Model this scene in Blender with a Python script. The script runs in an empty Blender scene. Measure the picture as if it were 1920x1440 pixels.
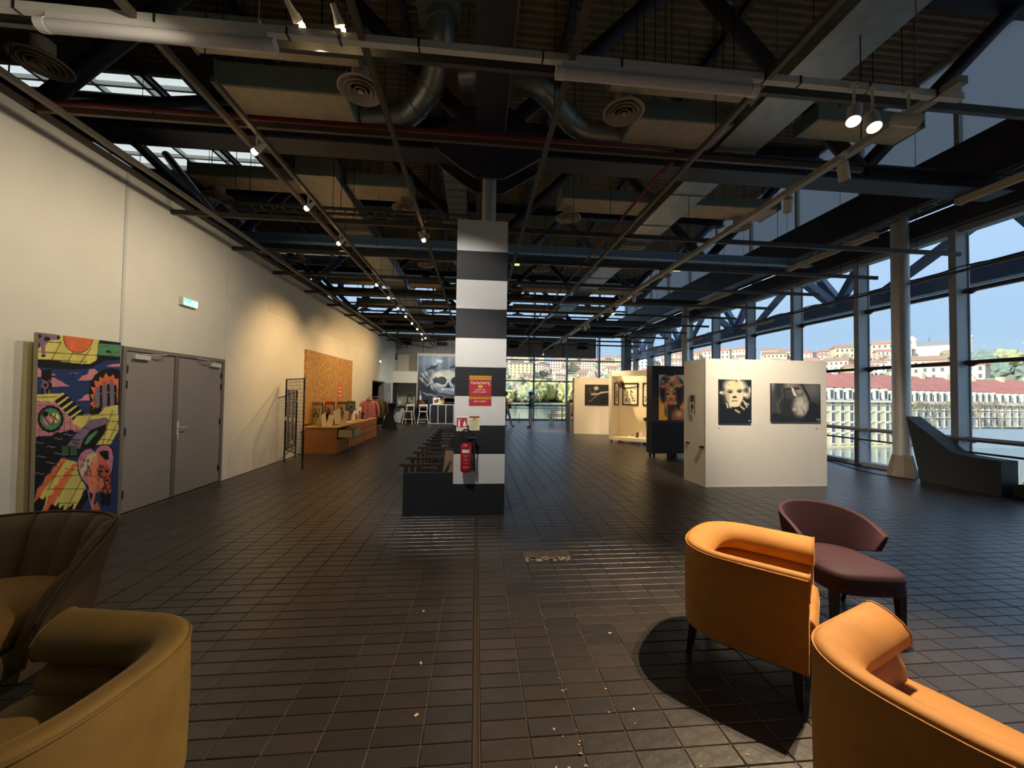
import bpy, bmesh, math, random
import numpy as np
from mathutils import Vector, Matrix
R = math.radians
random.seed(7)
SC = bpy.context.scene
COL = SC.collection

# ------------------------------------------------------------------ camera
cd = bpy.data.cameras.new('camera'); cam = bpy.data.objects.new('camera', cd); COL.objects.link(cam)
cd.sensor_width = 36; cd.lens = 13.5; cd.clip_start = 0.05; cd.clip_end = 3000
CM = ((0.9956026, -0.0163645, -0.0922372), (-0.0926266, -0.0248847, -0.9953899), (0.0139938, 0.9995564, -0.0262911))
m4 = Matrix(CM).to_4x4(); m4.translation = Vector((0, 0, 1.6)); cam.matrix_world = m4
SC.camera = cam
# ------------------------------------------------------------------ exposure
SC.view_settings.view_transform = 'Standard'; SC.view_settings.look = 'None'
SC.view_settings.gamma = 1; SC.view_settings.use_curve_mapping = False
SC.view_settings.exposure = 0.72
# ------------------------------------------------------------------ world: clear winter sky
W = bpy.data.worlds.new('sky'); SC.world = W; W.use_nodes = True
nt = W.node_tree; nt.nodes.clear()
wo = nt.nodes.new('ShaderNodeOutputWorld'); bg = nt.nodes.new('ShaderNodeBackground')
tc = nt.nodes.new('ShaderNodeTexCoord'); sx = nt.nodes.new('ShaderNodeSeparateXYZ'); rp = nt.nodes.new('ShaderNodeValToRGB')
nt.links.new(tc.outputs['Generated'], sx.inputs[0]); nt.links.new(sx.outputs['Z'], rp.inputs[0])
e = rp.color_ramp.elements
e[0].position = 0.0; e[0].color = (0.37, 0.47, 0.56, 1)
e[1].position = 1.0; e[1].color = (0.31, 0.43, 0.63, 1)
e2 = rp.color_ramp.elements.new(0.12); e2.color = (0.29, 0.42, 0.57, 1)
e3 = rp.color_ramp.elements.new(0.40); e3.color = (0.33, 0.46, 0.66, 1)
nt.links.new(rp.outputs[0], bg.inputs[0]); bg.inputs[1].default_value = 1.0
nt.links.new(bg.outputs[0], wo.inputs[0])
# ------------------------------------------------------------------ sun from behind and to the left of the building
sl = bpy.data.lights.new('sun', 'SUN'); sl.energy = 4.4; sl.angle = 0.01; sl.color = (1, 0.95, 0.86)
so = bpy.data.objects.new('sun', sl); COL.objects.link(so)
so.rotation_euler = Vector((0.80, 0.42, -0.44)).to_track_quat('-Z', 'Y').to_euler()

# ------------------------------------------------------------------ helpers
def lin(c):
    return tuple(((v/12.92) if v <= 0.04045 else ((v+0.055)/1.055)**2.4) for v in c)
def S(r, g, b):
    return lin((r/255, g/255, b/255))
MATS = {}
def mat(name, col, rough=0.6, metal=0.0, var=0.0, scale=8.0, bump=0.0, bscale=40.0, emit=None, es=0, spec=0.5, stretch=None, col2=None, sheen=0):
    if name in MATS: return MATS[name]
    m = bpy.data.materials.new(name); m.use_nodes = True; n = m.node_tree; b = n.nodes['Principled BSDF']
    b.inputs['Base Color'].default_value = (*col, 1); b.inputs['Roughness'].default_value = rough
    b.inputs['Metallic'].default_value = metal; b.inputs['Specular IOR Level'].default_value = spec
    if sheen:
        b.inputs['Sheen Weight'].default_value = sheen; b.inputs['Sheen Roughness'].default_value = 0.4
        b.inputs['Sheen Tint'].default_value = (*[min(1, c*1.6+0.1) for c in col], 1)
    if var or bump or col2:
        t = n.nodes.new('ShaderNodeTexCoord'); mp = n.nodes.new('ShaderNodeMapping')
        n.links.new(t.outputs['Object'], mp.inputs[0])
        if stretch: mp.inputs['Scale'].default_value = stretch
    if var or col2:
        nz = n.nodes.new('ShaderNodeTexNoise'); nz.inputs['Scale'].default_value = scale; nz.inputs['Detail'].default_value = 5
        n.links.new(mp.outputs[0], nz.inputs['Vector'])
        r = n.nodes.new('ShaderNodeValToRGB'); r.color_ramp.elements[0].position = 0.3; r.color_ramp.elements[1].position = 0.7
        c2 = col2 or tuple(min(1, c*(1+var)) for c in col); c1 = tuple(c*(1-var) for c in col) if not col2 else col
        r.color_ramp.elements[0].color = (*c1, 1); r.color_ramp.elements[1].color = (*c2, 1)
        n.links.new(nz.outputs[0], r.inputs[0]); n.links.new(r.outputs[0], b.inputs['Base Color'])
    if bump:
        nb = n.nodes.new('ShaderNodeTexNoise'); nb.inputs['Scale'].default_value = bscale; nb.inputs['Detail'].default_value = 4
        n.links.new(mp.outputs[0], nb.inputs['Vector'])
        bp = n.nodes.new('ShaderNodeBump'); bp.inputs['Strength'].default_value = bump; bp.inputs['Distance'].default_value = 0.01
        n.links.new(nb.outputs[0], bp.inputs['Height']); n.links.new(bp.outputs[0], b.inputs['Normal'])
    if emit:
        b.inputs['Emission Color'].default_value = (*emit, 1); b.inputs['Emission Strength'].default_value = es
    MATS[name] = m; return m
def attr_mat(name, rough=0.7, spec=0.3):
    if name in MATS: return MATS[name]
    m = bpy.data.materials.new(name); m.use_nodes = True; n = m.node_tree; b = n.nodes['Principled BSDF']
    a = n.nodes.new('ShaderNodeAttribute'); a.attribute_name = 'paint'
    n.links.new(a.outputs['Color'], b.inputs['Base Color']); b.inputs['Roughness'].default_value = rough
    b.inputs['Specular IOR Level'].default_value = spec
    MATS[name] = m; return m
def glass_mat():
    m = bpy.data.materials.new('window_glass'); m.use_nodes = True; n = m.node_tree; n.nodes.clear()
    o = n.nodes.new('ShaderNodeOutputMaterial'); mx = n.nodes.new('ShaderNodeMixShader'); t = n.nodes.new('ShaderNodeBsdfTransparent')
    g = n.nodes.new('ShaderNodeBsdfGlossy'); g.inputs['Roughness'].default_value = 0.02
    t.inputs[0].default_value = (0.965, 0.98, 0.985, 1)
    lw = n.nodes.new('ShaderNodeFresnel'); lw.inputs[0].default_value = 1.35
    ge = n.nodes.new('ShaderNodeNewGeometry'); iv = n.nodes.new('ShaderNodeMath'); iv.operation = 'SUBTRACT'; iv.inputs[0].default_value = 1
    n.links.new(ge.outputs['Backfacing'], iv.inputs[1]); ml = n.nodes.new('ShaderNodeMath'); ml.operation = 'MULTIPLY'
    n.links.new(lw.outputs[0], ml.inputs[0]); n.links.new(iv.outputs[0], ml.inputs[1])
    n.links.new(ml.outputs[0], mx.inputs[0]); n.links.new(t.outputs[0], mx.inputs[1]); n.links.new(g.outputs[0], mx.inputs[2])
    n.links.new(mx.outputs[0], o.inputs[0]); return m

def frosted(name, c, al=0.75):
    m = bpy.data.materials.new(name); m.use_nodes = True; n = m.node_tree; n.nodes.clear()
    o = n.nodes.new('ShaderNodeOutputMaterial'); mx = n.nodes.new('ShaderNodeMixShader'); t = n.nodes.new('ShaderNodeBsdfTranslucent'); d = n.nodes.new('ShaderNodeBsdfDiffuse')
    t.inputs[0].default_value = (*c, 1); d.inputs[0].default_value = (*c, 1); mx.inputs[0].default_value = 1-al
    n.links.new(t.outputs[0], mx.inputs[1]); n.links.new(d.outputs[0], mx.inputs[2]); n.links.new(mx.outputs[0], o.inputs[0]); return m

class MB:
    def __init__(s): s.v = []; s.f = []; s.m = []
    def add(s, vs, fs, m=0):
        k = len(s.v); s.v += [tuple(p) for p in vs]; s.f += [tuple(i+k for i in q) for q in fs]; s.m += [m]*len(fs); return s
    def box(s, x0, x1, y0, y1, z0, z1, m=0):
        return s.add([(x0,y0,z0),(x1,y0,z0),(x1,y1,z0),(x0,y1,z0),(x0,y0,z1),(x1,y0,z1),(x1,y1,z1),(x0,y1,z1)],
              [(0,3,2,1),(4,5,6,7),(0,1,5,4),(1,2,6,5),(2,3,7,6),(3,0,4,7)], m)
    def obox(s, c, size, rot=None, m=0):
        a, b, d = [q/2 for q in size]; M = rot or Matrix.Identity(3); c = Vector(c)
        P = [c + M @ Vector(q) for q in ((-a,-b,-d),(a,-b,-d),(a,b,-d),(-a,b,-d),(-a,-b,d),(a,-b,d),(a,b,d),(-a,b,d))]
        return s.add(P, [(0,3,2,1),(4,5,6,7),(0,1,5,4),(1,2,6,5),(2,3,7,6),(3,0,4,7)], m)
    def bar(s, p, q, w, h=None, m=0):
        p = Vector(p); q = Vector(q); d = (q-p); L = d.length; z = d.normalized()
        up = Vector((0,0,1)) if abs(z.z) < 0.95 else Vector((0,1,0))
        x = up.cross(z).normalized(); y = z.cross(x)
        M = Matrix((x, y, z)).transposed()
        return s.obox((p+q)/2, (w, h or w, L), M, m)
    def tube(s, p, q, r, n=10, r2=None, m=0, cap=True):
        p = Vector(p); q = Vector(q); z = (q-p).normalized(); up = Vector((0,0,1)) if abs(z.z) < 0.95 else Vector((0,1,0))
        x = up.cross(z).normalized(); y = z.cross(x); r2 = r if r2 is None else r2; V = []
        for c, rr in ((p, r), (q, r2)):
            for i in range(n):
                a = 2*math.pi*i/n; V.append(c + x*(rr*math.cos(a)) + y*(rr*math.sin(a)))
        F = [(i, (i+1) % n, n+(i+1) % n, n+i) for i in range(n)]
        if cap: F += [tuple(range(n-1, -1, -1)), tuple(range(n, 2*n))]
        return s.add(V, F, m)
    def path(s, pts, r, n=8, m=0, rfun=None):
        pts = [Vector(p) for p in pts]; V = []; N = len(pts); px = None
        for k, c in enumerate(pts):
            t = (pts[min(k+1, N-1)] - pts[max(k-1, 0)]).normalized()
            if px is None:
                up = Vector((0,0,1)) if abs(t.z) < 0.9 else Vector((0,1,0)); px = up.cross(t).normalized()
            px = (px - t*px.dot(t)).normalized(); py = t.cross(px); rr = rfun(k) if rfun else r
            for i in range(n):
                a = 2*math.pi*i/n; V.append(c + px*(rr*math.cos(a)) + py*(rr*math.sin(a)))
        F = []
        for k in range(N-1):
            for i in range(n): F.append((k*n+i, k*n+(i+1) % n, (k+1)*n+(i+1) % n, (k+1)*n+i))
        F += [tuple(range(n-1, -1, -1)), tuple(range((N-1)*n, N*n))]
        return s.add(V, F, m)
    def lathe(s, prof, c=(0,0,0), n=20, m=0):
        V = []; F = []
        for r, z in prof:
            for i in range(n):
                a = 2*math.pi*i/n; V.append((c[0]+r*math.cos(a), c[1]+r*math.sin(a), c[2]+z))
        for k in range(len(prof)-1):
            for i in range(n): F.append((k*n+i, k*n+(i+1) % n, (k+1)*n+(i+1) % n, (k+1)*n+i))
        F += [tuple(range(n-1, -1, -1)), tuple(range((len(prof)-1)*n, len(prof)*n))]
        return s.add(V, F, m)
    def prism(s, poly, f0, f1, m=0):
        n = len(poly); V = [f0(*p) for p in poly] + [f1(*p) for p in poly]
        F = [tuple(range(n-1, -1, -1)), tuple(range(n, 2*n))] + [(i, (i+1) % n, n+(i+1) % n, n+i) for i in range(n)]
        return s.add(V, F, m)
    def mesh(s, name, mats, smooth=None):
        me = bpy.data.meshes.new(name); me.from_pydata(s.v, [], s.f)
        for q in (mats if isinstance(mats, (list, tuple)) else [mats]): me.materials.append(q)
        if any(s.m): me.polygons.foreach_set('material_index', s.m)
        bm = bmesh.new(); bm.from_mesh(me); bmesh.ops.recalc_face_normals(bm, faces=bm.faces)
        if smooth:
            for f in bm.faces: f.smooth = True
            for ed in bm.edges:
                if len(ed.link_faces) == 2 and ed.calc_face_angle(0) > R(smooth): ed.smooth = False
        bm.to_mesh(me); bm.free(); return me
    def build(s, name, mats, parent=None, smooth=None, loc=None, rot=None):
        return link(name, s.mesh(name, mats, smooth), parent, loc, rot)
def link(name, me, parent=None, loc=None, rot=None):
    o = bpy.data.objects.new(name, me); COL.objects.link(o)
    if parent: o.parent = parent
    if loc: o.location = loc
    if rot is not None: o.rotation_euler = rot if hasattr(rot, '__len__') else (0, 0, rot)
    return o
def tag(o, label=None, cat=None, group=None, kind=None):
    if label: o['label'] = label
    if cat: o['category'] = cat
    if group: o['group'] = group
    if kind: o['kind'] = kind
    return o
def T(name, label, cat, loc=(0,0,0), rz=0, group=None):
    o = bpy.data.objects.new(name, None); COL.objects.link(o); o.location = loc
    o.rotation_euler = rz if hasattr(rz, '__len__') else (0, 0, rz); o.empty_display_size = 0.1
    return tag(o, label, cat, group)
KIDS = {}
def dup(o, loc=None, rz=None, label=None, group=None, parent=None):
    c = o.copy(); COL.objects.link(c)
    if parent is not None: c.parent = parent
    if loc is not None: c.location = loc
    if rz is not None: c.rotation_euler = rz if hasattr(rz, '__len__') else (0, 0, rz)
    if label: c['label'] = label
    if group: c['group'] = group
    for ch in list(o.children): dup(ch, parent=c)
    return c
def bevel(o, w=0.01, seg=2):
    b = o.modifiers.new('bevel', 'BEVEL'); b.width = w; b.segments = seg; b.limit_method = 'ANGLE'; b.angle_limit = R(40); return o
def subd(o, lv=1):
    b = o.modifiers.new('subdivision', 'SUBSURF'); b.levels = lv; b.render_levels = lv
    for p in o.data.polygons: p.use_smooth = True
    return o
def text(s, size, mat_, parent, loc, rot, name='lettering', extrude=0.0006, align='CENTER', shear=0, sx=1.0):
    cu = bpy.data.curves.new(name, 'FONT'); cu.body = s; cu.size = size; cu.align_x = align; cu.align_y = 'CENTER'
    cu.extrude = extrude; cu.shear = shear; cu.resolution_u = 3
    o = bpy.data.objects.new(name, cu); COL.objects.link(o)
    dg = bpy.context.evaluated_depsgraph_get(); me = bpy.data.meshes.new_from_object(o.evaluated_get(dg))
    bpy.data.objects.remove(o); me.materials.clear(); me.materials.append(mat_)
    t = link(name, me, parent, loc, rot); t.scale = (sx, 1, 1); return t

# ---- painted pictures: colour stored per vertex of a fine grid
class Canvas:
    def __init__(s, w, h, bgc, quad=None):
        s.w, s.h = w, h; s.a = np.ones((h, w, 3))*np.array(bgc)
        yy, xx = np.mgrid[0:h, 0:w]; s.u = (xx+0.5)/w; s.v = (yy+0.5)/h; s.Hm = None
        if quad:   # corners TL TR BR BL in source units -> unit square
            A = []; B = []
            for (x, y), (u, v) in zip(quad, ((0,0),(1,0),(1,1),(0,1))):
                A.append([x,y,1,0,0,0,-u*x,-u*y]); B.append(u)
                A.append([0,0,0,x,y,1,-v*x,-v*y]); B.append(v)
            hh = np.linalg.solve(np.array(A, float), np.array(B, float)); s.Hm = np.append(hh, 1).reshape(3, 3)
            Hi = np.linalg.inv(s.Hm); q = Hi @ np.stack([s.u.ravel(), s.v.ravel(), np.ones(w*h)])
            s.X = (q[0]/q[2]).reshape(h, w); s.Y = (q[1]/q[2]).reshape(h, w)
        else: s.X, s.Y = s.u, s.v
    def put(s, mask, c, al=1.0):
        k = (mask*al)[..., None]; s.a = s.a*(1-k) + np.array(c)*k
    def poly(s, pts, c, al=1.0):
        ins = np.zeros(s.X.shape, bool); n = len(pts)
        for i in range(n):
            x1, y1 = pts[i]; x2, y2 = pts[(i+1) % n]
            if y1 == y2: continue
            cnd = ((y1 > s.Y) != (y2 > s.Y)) & (s.X < (x2-x1)*(s.Y-y1)/(y2-y1)+x1); ins ^= cnd
        s.put(ins.astype(float), c, al)
    def ell(s, cx, cy, rx, ry, c, soft=0.05, al=1.0, rot=0):
        ca, sa = math.cos(rot), math.sin(rot); dx = s.X-cx; dy = s.Y-cy
        d = np.sqrt(((dx*ca+dy*sa)/rx)**2 + ((-dx*sa+dy*ca)/ry)**2)
        s.put(np.clip((1+soft-d)/(2*soft), 0, 1), c, al)
    def line(s, pts, w, c, al=1.0):
        for (x1, y1), (x2, y2) in zip(pts[:-1], pts[1:]):
            dx, dy = x2-x1, y2-y1; L = dx*dx+dy*dy+1e-9; t = np.clip(((s.X-x1)*dx+(s.Y-y1)*dy)/L, 0, 1)
            d = np.hypot(s.X-x1-t*dx, s.Y-y1-t*dy); s.put(np.clip(1.5-d/(w/2), 0, 1), c, al)
    def noise(s, amt, sc=6, seed=1):
        rg = np.random.default_rng(seed); g = rg.random((sc+2, sc+2)); x = s.u*sc; y = s.v*sc
        i = x.astype(int); j = y.astype(int); fx = x-i; fy = y-j
        v = (g[j,i]*(1-fx)*(1-fy)+g[j,i+1]*fx*(1-fy)+g[j+1,i]*(1-fx)*fy+g[j+1,i+1]*fx*fy)-0.5
        s.a = np.clip(s.a*(1+amt*2*v[..., None]), 0, 1)
    def build(s, name, W_, H_, parent=None, loc=None, rot=None, thick=0.02, rough=0.6, label=None, edge=(0.02, 0.02, 0.022)):
        """upright panel: width along local x, height along local z, painted side faces -y"""
        w, h = s.w, s.h; xs = np.linspace(-W_/2, W_/2, w); zs = np.linspace(H_, 0, h)
        gx, gz = np.meshgrid(xs, zs); V = np.stack([gx.ravel(), np.zeros(w*h), gz.ravel()], 1)
        idx = np.arange(w*h).reshape(h, w)
        F = np.stack([idx[:-1,:-1].ravel(), idx[1:,:-1].ravel(), idx[1:,1:].ravel(), idx[:-1,1:].ravel()], 1)
        x0, x1 = -W_/2, W_/2; k = w*h
        ex = np.array([(x0,0,H_),(x1,0,H_),(x1,0,0),(x0,0,0),(x0,thick,H_),(x1,thick,H_),(x1,thick,0),(x0,thick,0)])
        V = np.vstack([V, ex]); EF = [(k+4,k+5,k+1,k+0),(k+5,k+6,k+2,k+1),(k+6,k+7,k+3,k+2),(k+7,k+4,k+0,k+3),(k+4,k+7,k+6,k+5)]
        me = bpy.data.meshes.new(name); me.from_pydata(V.tolist(), [], F.tolist()+EF)
        a = s.a; lin_ = np.where(a <= 0.04045, a/12.92, ((np.clip(a, 0, 1)+0.055)/1.055)**2.4)
        cc = np.ones((len(V), 4)); cc[:k, :3] = lin_.reshape(-1, 3); cc[k:, :3] = edge
        at = me.color_attributes.new('paint', 'FLOAT_COLOR', 'POINT'); at.data.foreach_set('color', cc.ravel())
        me.materials.append(attr_mat('painted_surface_%d' % int(rough*100), rough)); me.update()
        o = link(name, me, parent, loc, rot)
        if label: o['label'] = label
        return o
def c8(r, g, b): return (r/255, g/255, b/255)

# ------------------------------------------------------------------ materials
M_tile = [mat('tile_dark_%d' % i, c, 0.36, var=0.18, scale=9, bump=0.3, bscale=14, spec=1.0) for i, c in enumerate((S(47,43,42), S(54,48,46), S(42,39,39), S(50,44,40)))]
M_mortar = mat('mortar', S(80,68,57), 0.85, var=0.3, scale=20)
M_white = mat('white_wall_paint', S(222,216,203), 0.7, var=0.035, scale=2, bump=0.05, bscale=60)
M_white2 = mat('white_panel_paint', S(226,220,208), 0.6, var=0.02, scale=3)
M_doorg = mat('door_grey', S(142,134,128), 0.5, var=0.03)
M_steel = mat('brushed_steel', S(222,222,220), 0.42, 0.5, var=0.08, scale=10, stretch=(6,6,0.6))
M_alu = mat('aluminium_frame', S(168,176,184), 0.5, 0.25, var=0.05)
M_navy = mat('navy_steelwork', S(56,54,66), 0.5, var=0.15, scale=3)
M_blue = mat('blue_grey_steelwork', S(96,112,138), 0.5, var=0.08)
M_deck = mat('roof_deck_brown', S(150,130,104), 0.75, var=0.15, scale=4)
M_rail = mat('bronze_rail', S(92,84,74), 0.5, 0.2)
M_green = mat('duct_green_grey', S(132,146,138), 0.5, 0.2, var=0.06)
M_galv = mat('galvanised_duct', S(160,162,158), 0.38, 0.7, var=0.12, scale=6)
M_beige = mat('insulation_board', S(206,184,152), 0.8, var=0.12, scale=5)
M_diff = mat('diffuser_cream', S(176,160,142), 0.6)
M_red = mat('red_pipe_paint', S(120,32,30), 0.45)
M_batten = mat('white_batten', S(214,214,208), 0.5)
M_tube = mat('fluorescent_tube_cover', S(200,198,200), 0.35)
M_spot = mat('white_spot_housing', S(206,204,196), 0.45)
M_bulb = mat('glowing_bulb', (1,0.8,0.5), 0.3, emit=(1,0.72,0.38), es=25)
M_black = mat('black_paint', S(34,38,44), 0.6, var=0.05)
M_blk2 = mat('black_metal', S(30,30,32), 0.45, 0.3)
M_rubber = mat('black_rubber', S(18,18,20), 0.7)
M_glass = glass_mat()
M_osb = mat('osb_board', S(214,168,98), 0.7, col2=S(128,86,40), scale=17, stretch=(1,1.5,0.6), bump=0.2, bscale=60)
M_osb2 = mat('osb_counter', S(176,116,58), 0.65, col2=S(142,90,42), scale=30, bump=0.15, bscale=60)
M_wood = mat('dark_wood', S(42,32,27), 0.5, var=0.2, scale=12, stretch=(1,1,8))
M_lwood = mat('brown_board', S(128,98,72), 0.7, var=0.1)
M_velO = mat('orange_velvet', S(178,122,52), 0.75, var=0.12, scale=7, bump=0.08, bscale=200, sheen=0.35)
M_velM = mat('mustard_velvet', S(116,90,36), 0.75, var=0.14, scale=7, bump=0.08, bscale=200, sheen=0.3)
M_velG = mat('olive_mustard_velvet', S(78,60,28), 0.75, var=0.14, scale=7, bump=0.08, bscale=200, sheen=0.3)
M_velP = mat('aubergine_velvet', S(52,20,36), 0.75, var=0.12, scale=7, bump=0.08, bscale=200, sheen=0.08)
M_leg = mat('dark_leg', S(34,24,20), 0.4)
M_pipe = mat('piping_dark', S(92,58,24), 0.7)
M_wstripe = mat('stripe_white', S(214,214,212), 0.6, var=0.02)
M_bstripe = mat('stripe_black', S(28,31,36), 0.6, var=0.06)
M_frost = frosted('frosted_rooflight', (0.86, 0.87, 0.82)); M_frost2 = frosted('frosted_grey_glass', (0.60, 0.61, 0.63), 0.8)
M_lav = mat('beige_lamp_body', S(190,180,158), 0.5)
# =================================================================== FLOOR
GX, GY = 0.231, 0.105
floor = MB().box(-12, 9.6, -5, 24, -0.25, -0.0055).build('floor', M_mortar); tag(floor, 'dark tiled hall floor', None, None, 'structure')
def tile_mesh(k, wx=GX, wy=GY):
    g = 0.003; a, b = wx/2-g, wy/2-g; c = 0.0025
    V = [(-a,-b,-0.0075),(a,-b,-0.0075),(a,b,-0.0075),(-a,b,-0.0075),(-a,-b,-c),(a,-b,-c),(a,b,-c),(-a,b,-c),
         (-a+c,-b+c,0),(a-c,-b+c,0),(a-c,b-c,0),(-a+c,b-c,0)]
    F = [(0,1,5,4),(1,2,6,5),(2,3,7,6),(3,0,4,7),(4,5,9,8),(5,6,10,9),(6,7,11,10),(7,4,8,11),(8,9,10,11)]
    return V, F
tmesh = []
V0, F0 = tile_mesh(0)
for m in M_tile:
    me = bpy.data.meshes.new('tile'); me.from_pydata(V0, [], F0); me.materials.append(m); tmesh.append(me)
cells = []
rg = random.Random(3)
for j in range(-10, 226):
    y = 1.765 + 0.105*(j-2) + 0.0
    for side, x0, n, s in (('R', 0.043, 41, 1), ('L', 0.007, 20, -1)):
        for i in range(n):
            x = x0 + s*(i+0.5)*GX
            if x < -4.45+GX/2-0.02 or x > 9.3: continue
            if 0.486 < x < 0.97 and 3.69 < y < 3.93: continue
            if -0.16 < x < 0.27 and 5.2 < y < 5.73: continue
            cells.append((x, y))
def seen(x, y):
    return y > 1.55 and abs(x+0.03) < 1.36*y
near = sorted([c for c in cells if seen(*c)], key=lambda c: c[0]**2*0.6 + c[1]**2)[:298]
ns = set(near)
for x, y in near:
    o = link('tile', rg.choice(tmesh), floor, (x, y, rg.uniform(-0.0012, 0.0008)), (rg.gauss(0, 0.003), rg.gauss(0, 0.002), 0))
rest = [c for c in cells if c not in ns]
n = len(rest); base = np.array(V0); Vs = np.tile(base, (n, 1)).reshape(n, 12, 3)
rgn = np.random.default_rng(5)
off = np.array([(x, y, 0) for x, y in rest]); off[:, 2] = rgn.uniform(-0.0012, 0.0008, n)
tx = rgn.normal(0, 0.0028, n); ty = rgn.normal(0, 0.0018, n)
Vs[:, :, 2] += tx[:, None]*Vs[:, :, 1] + ty[:, None]*Vs[:, :, 0]
Vs += off[:, None, :]
Fs = (np.array(F0)[None] + 12*np.arange(n)[:, None, None]).reshape(-1, 4)
me = bpy.data.meshes.new('tiles'); me.from_pydata(Vs.reshape(-1, 3).tolist(), [], Fs.tolist())
for m in M_tile: me.materials.append(m)
me.polygons.foreach_set('material_index', np.repeat(rgn.integers(0, 4, n), 9).astype(np.int32))
tag(link('tiles', me, floor), kind='stuff')
MB().box(0.009, 0.016, -5, 5.1, -0.016, 0.0).box(0.034, 0.041, -5, 5.1, -0.016, 0.0).box(0.016, 0.034, -5, 5.1, -0.016, -0.003).build('joint_strip', mat('joint_metal', S(58,50,43), 0.6, 0.2), floor)
# broken-out tile bed
mb = MB(); rr = random.Random(2)
for i in range(26):
    mb.obox((rr.uniform(0.5, 0.93), rr.uniform(3.7, 3.76), -0.003), (rr.uniform(0.02, 0.07), rr.uniform(0.01, 0.04), 0.012), Matrix.Rotation(rr.uniform(0, 3), 3, 'Z'))
tag(mb.build('mortar_crumbs', mat('pale_mortar', S(150,146,140), 0.8)), 'pale mortar crumbs in the broken-out patch of floor tiles', 'debris', kind='stuff')
mb = MB()
for i in range(34):
    t = rr.random()
    if i < 22: x, y = 0.5+rr.uniform(-0.012, 0.012), 1.62+1.25*t**1.5
    else: x, y = rr.uniform(0.3, 1.3), rr.uniform(1.6, 2.3)
    s_ = rr.uniform(0.002, 0.007)
    mb.obox((x, y, 0.0025), (s_, s_*1.8, 0.003), Matrix.Rotation(rr.uniform(0, 3), 3, 'Z'))
for x, y in ((-0.36, 2.9), (-0.27, 1.98), (-0.3, 2.35), (0.92, 2.55)):
    mb.obox((x, y, 0.003), (0.012, 0.022, 0.004), Matrix.Rotation(rr.uniform(0, 3), 3, 'Z'))
tag(mb.build('plaster_flakes', mat('flake', S(196,168,138), 0.8)), 'light flakes of plaster scattered along the near floor joints', 'debris', kind='stuff')

# =================================================================== LEFT WALL
XW = -4.45; ZT = 4.34
wall = MB().box(XW-0.26, XW-0.03, -5, 5.32, 0, ZT-0.02).box(XW-0.26, XW-0.03, 5.32, 7.19, 2.1, ZT-0.02).box(XW-0.26, XW-0.03, 7.19, 16.95, 0, ZT-0.02)\
  .box(XW-0.26, XW-0.03, 16.95, 19.1, 2.08, ZT-0.02).box(XW-0.26, XW-0.03, 19.1, 21.5, 0, ZT-0.02)
wall = wall.build('wall_left', mat('wall_core', S(120,116,108), 0.8)); tag(wall, 'long white exhibition wall on the left', kind='structure')
def wp(y0, y1, z0, z1, nm='wall_panel', m=M_white):
    g = 0.004; return MB().box(XW-0.03, XW, y0+g, y1-g, z0, z1).build(nm, m, wall)
wp(-5, -2.2, 0, ZT); wp(-2.2, 1.5, 0, ZT); wp(1.5, 5.25, 0, ZT)
wp(5.25, 7.25, 2.14, ZT); wp(7.25, 17.02, 0, ZT)
wp(17.02, 18.2, 2.12, ZT, m=mat('cool_white_paint', S(214,216,208), 0.7, var=0.02)); wp(18.2, 21.5, 2.12, ZT, m=MATS['cool_white_paint']); wp(19.15, 21.5, 0, 2.12, m=MATS['cool_white_paint'])
MB().box(XW-0.28, XW+0.05, -5, 21.5, ZT, ZT+0.06).build('cap_rail', mat('cap_brown', S(84,76,62), 0.6), wall)
MB().box(XW, XW+0.012, 5.215, 5.25, 2.14, ZT).build('cover_strip', mat('strip', S(200,198,192), 0.5), wall)
for y0, y1, z0 in ((7.0, 16.9, 3.3), ):
    MB().box(XW, XW+0.004, y0+1.6, y1, z0+0.0, z0+0.9).build('plaster_band', mat('plaster_warm', S(216,208,192), 0.8), wall)
# double door
door = MB().box(XW-0.20, XW+0.01, 5.27, 5.32, 0, 2.14).box(XW-0.20, XW+0.01, 7.19, 7.24, 0, 2.14).box(XW-0.20, XW+0.01, 5.32, 7.19, 2.09, 2.14)
door = door.build('door_1', mat('door_frame', S(120,113,108), 0.5)); tag(door, 'pair of grey double doors in the white wall', kind='structure')
for k, (y0, y1) in enumerate(((5.325, 6.15), (6.16, 7.185))):
    lf = bevel(MB().box(XW-0.055, XW-0.012, y0, y1, 0.012, 2.085).build('door_leaf', M_doorg, door), 0.003)
    hy = y0 if k == 0 else y1
    mb = MB()
    for z in (0.25, 1.05, 1.65, 1.85): mb.tube((XW-0.004, hy+(0.02 if k == 0 else -0.02), z-0.05), (XW-0.004, hy+(0.02 if k == 0 else -0.02), z+0.05), 0.011)
    mb.build('hinges', M_blk2, lf)
    if k == 1:
        mb = MB().box(XW-0.012, XW-0.002, 6.19, 6.24, 0.88, 1.12)
        mb.tube((XW-0.01, 6.215, 1.03), (XW+0.05, 6.215, 1.03), 0.009).tube((XW+0.05, 6.21, 1.03), (XW+0.05, 6.34, 1.03), 0.009)
        mb.tube((XW-0.01, 6.215, 0.93), (XW+0.01, 6.215, 0.93), 0.016).box(XW, XW+0.006, 6.205, 6.225, 0.83, 0.93)
        mb.build('door_handle', M_steel, lf)
    mb = MB(); yc = y0+0.2 if k == 0 else y1-0.22; sg = 1 if k == 0 else -1
    mb.box(XW-0.012, XW+0.04, yc-0.12, yc+0.12, 1.99, 2.05).bar((XW+0.03, yc, 2.06), (XW+0.09, yc+sg*0.30, 2.08), 0.016, 0.008).bar((XW+0.09, yc+sg*0.30, 2.08), (XW+0.012, yc+sg*0.42, 2.10), 0.016, 0.008)
    mb.build('door_closer', M_steel, lf)
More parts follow.
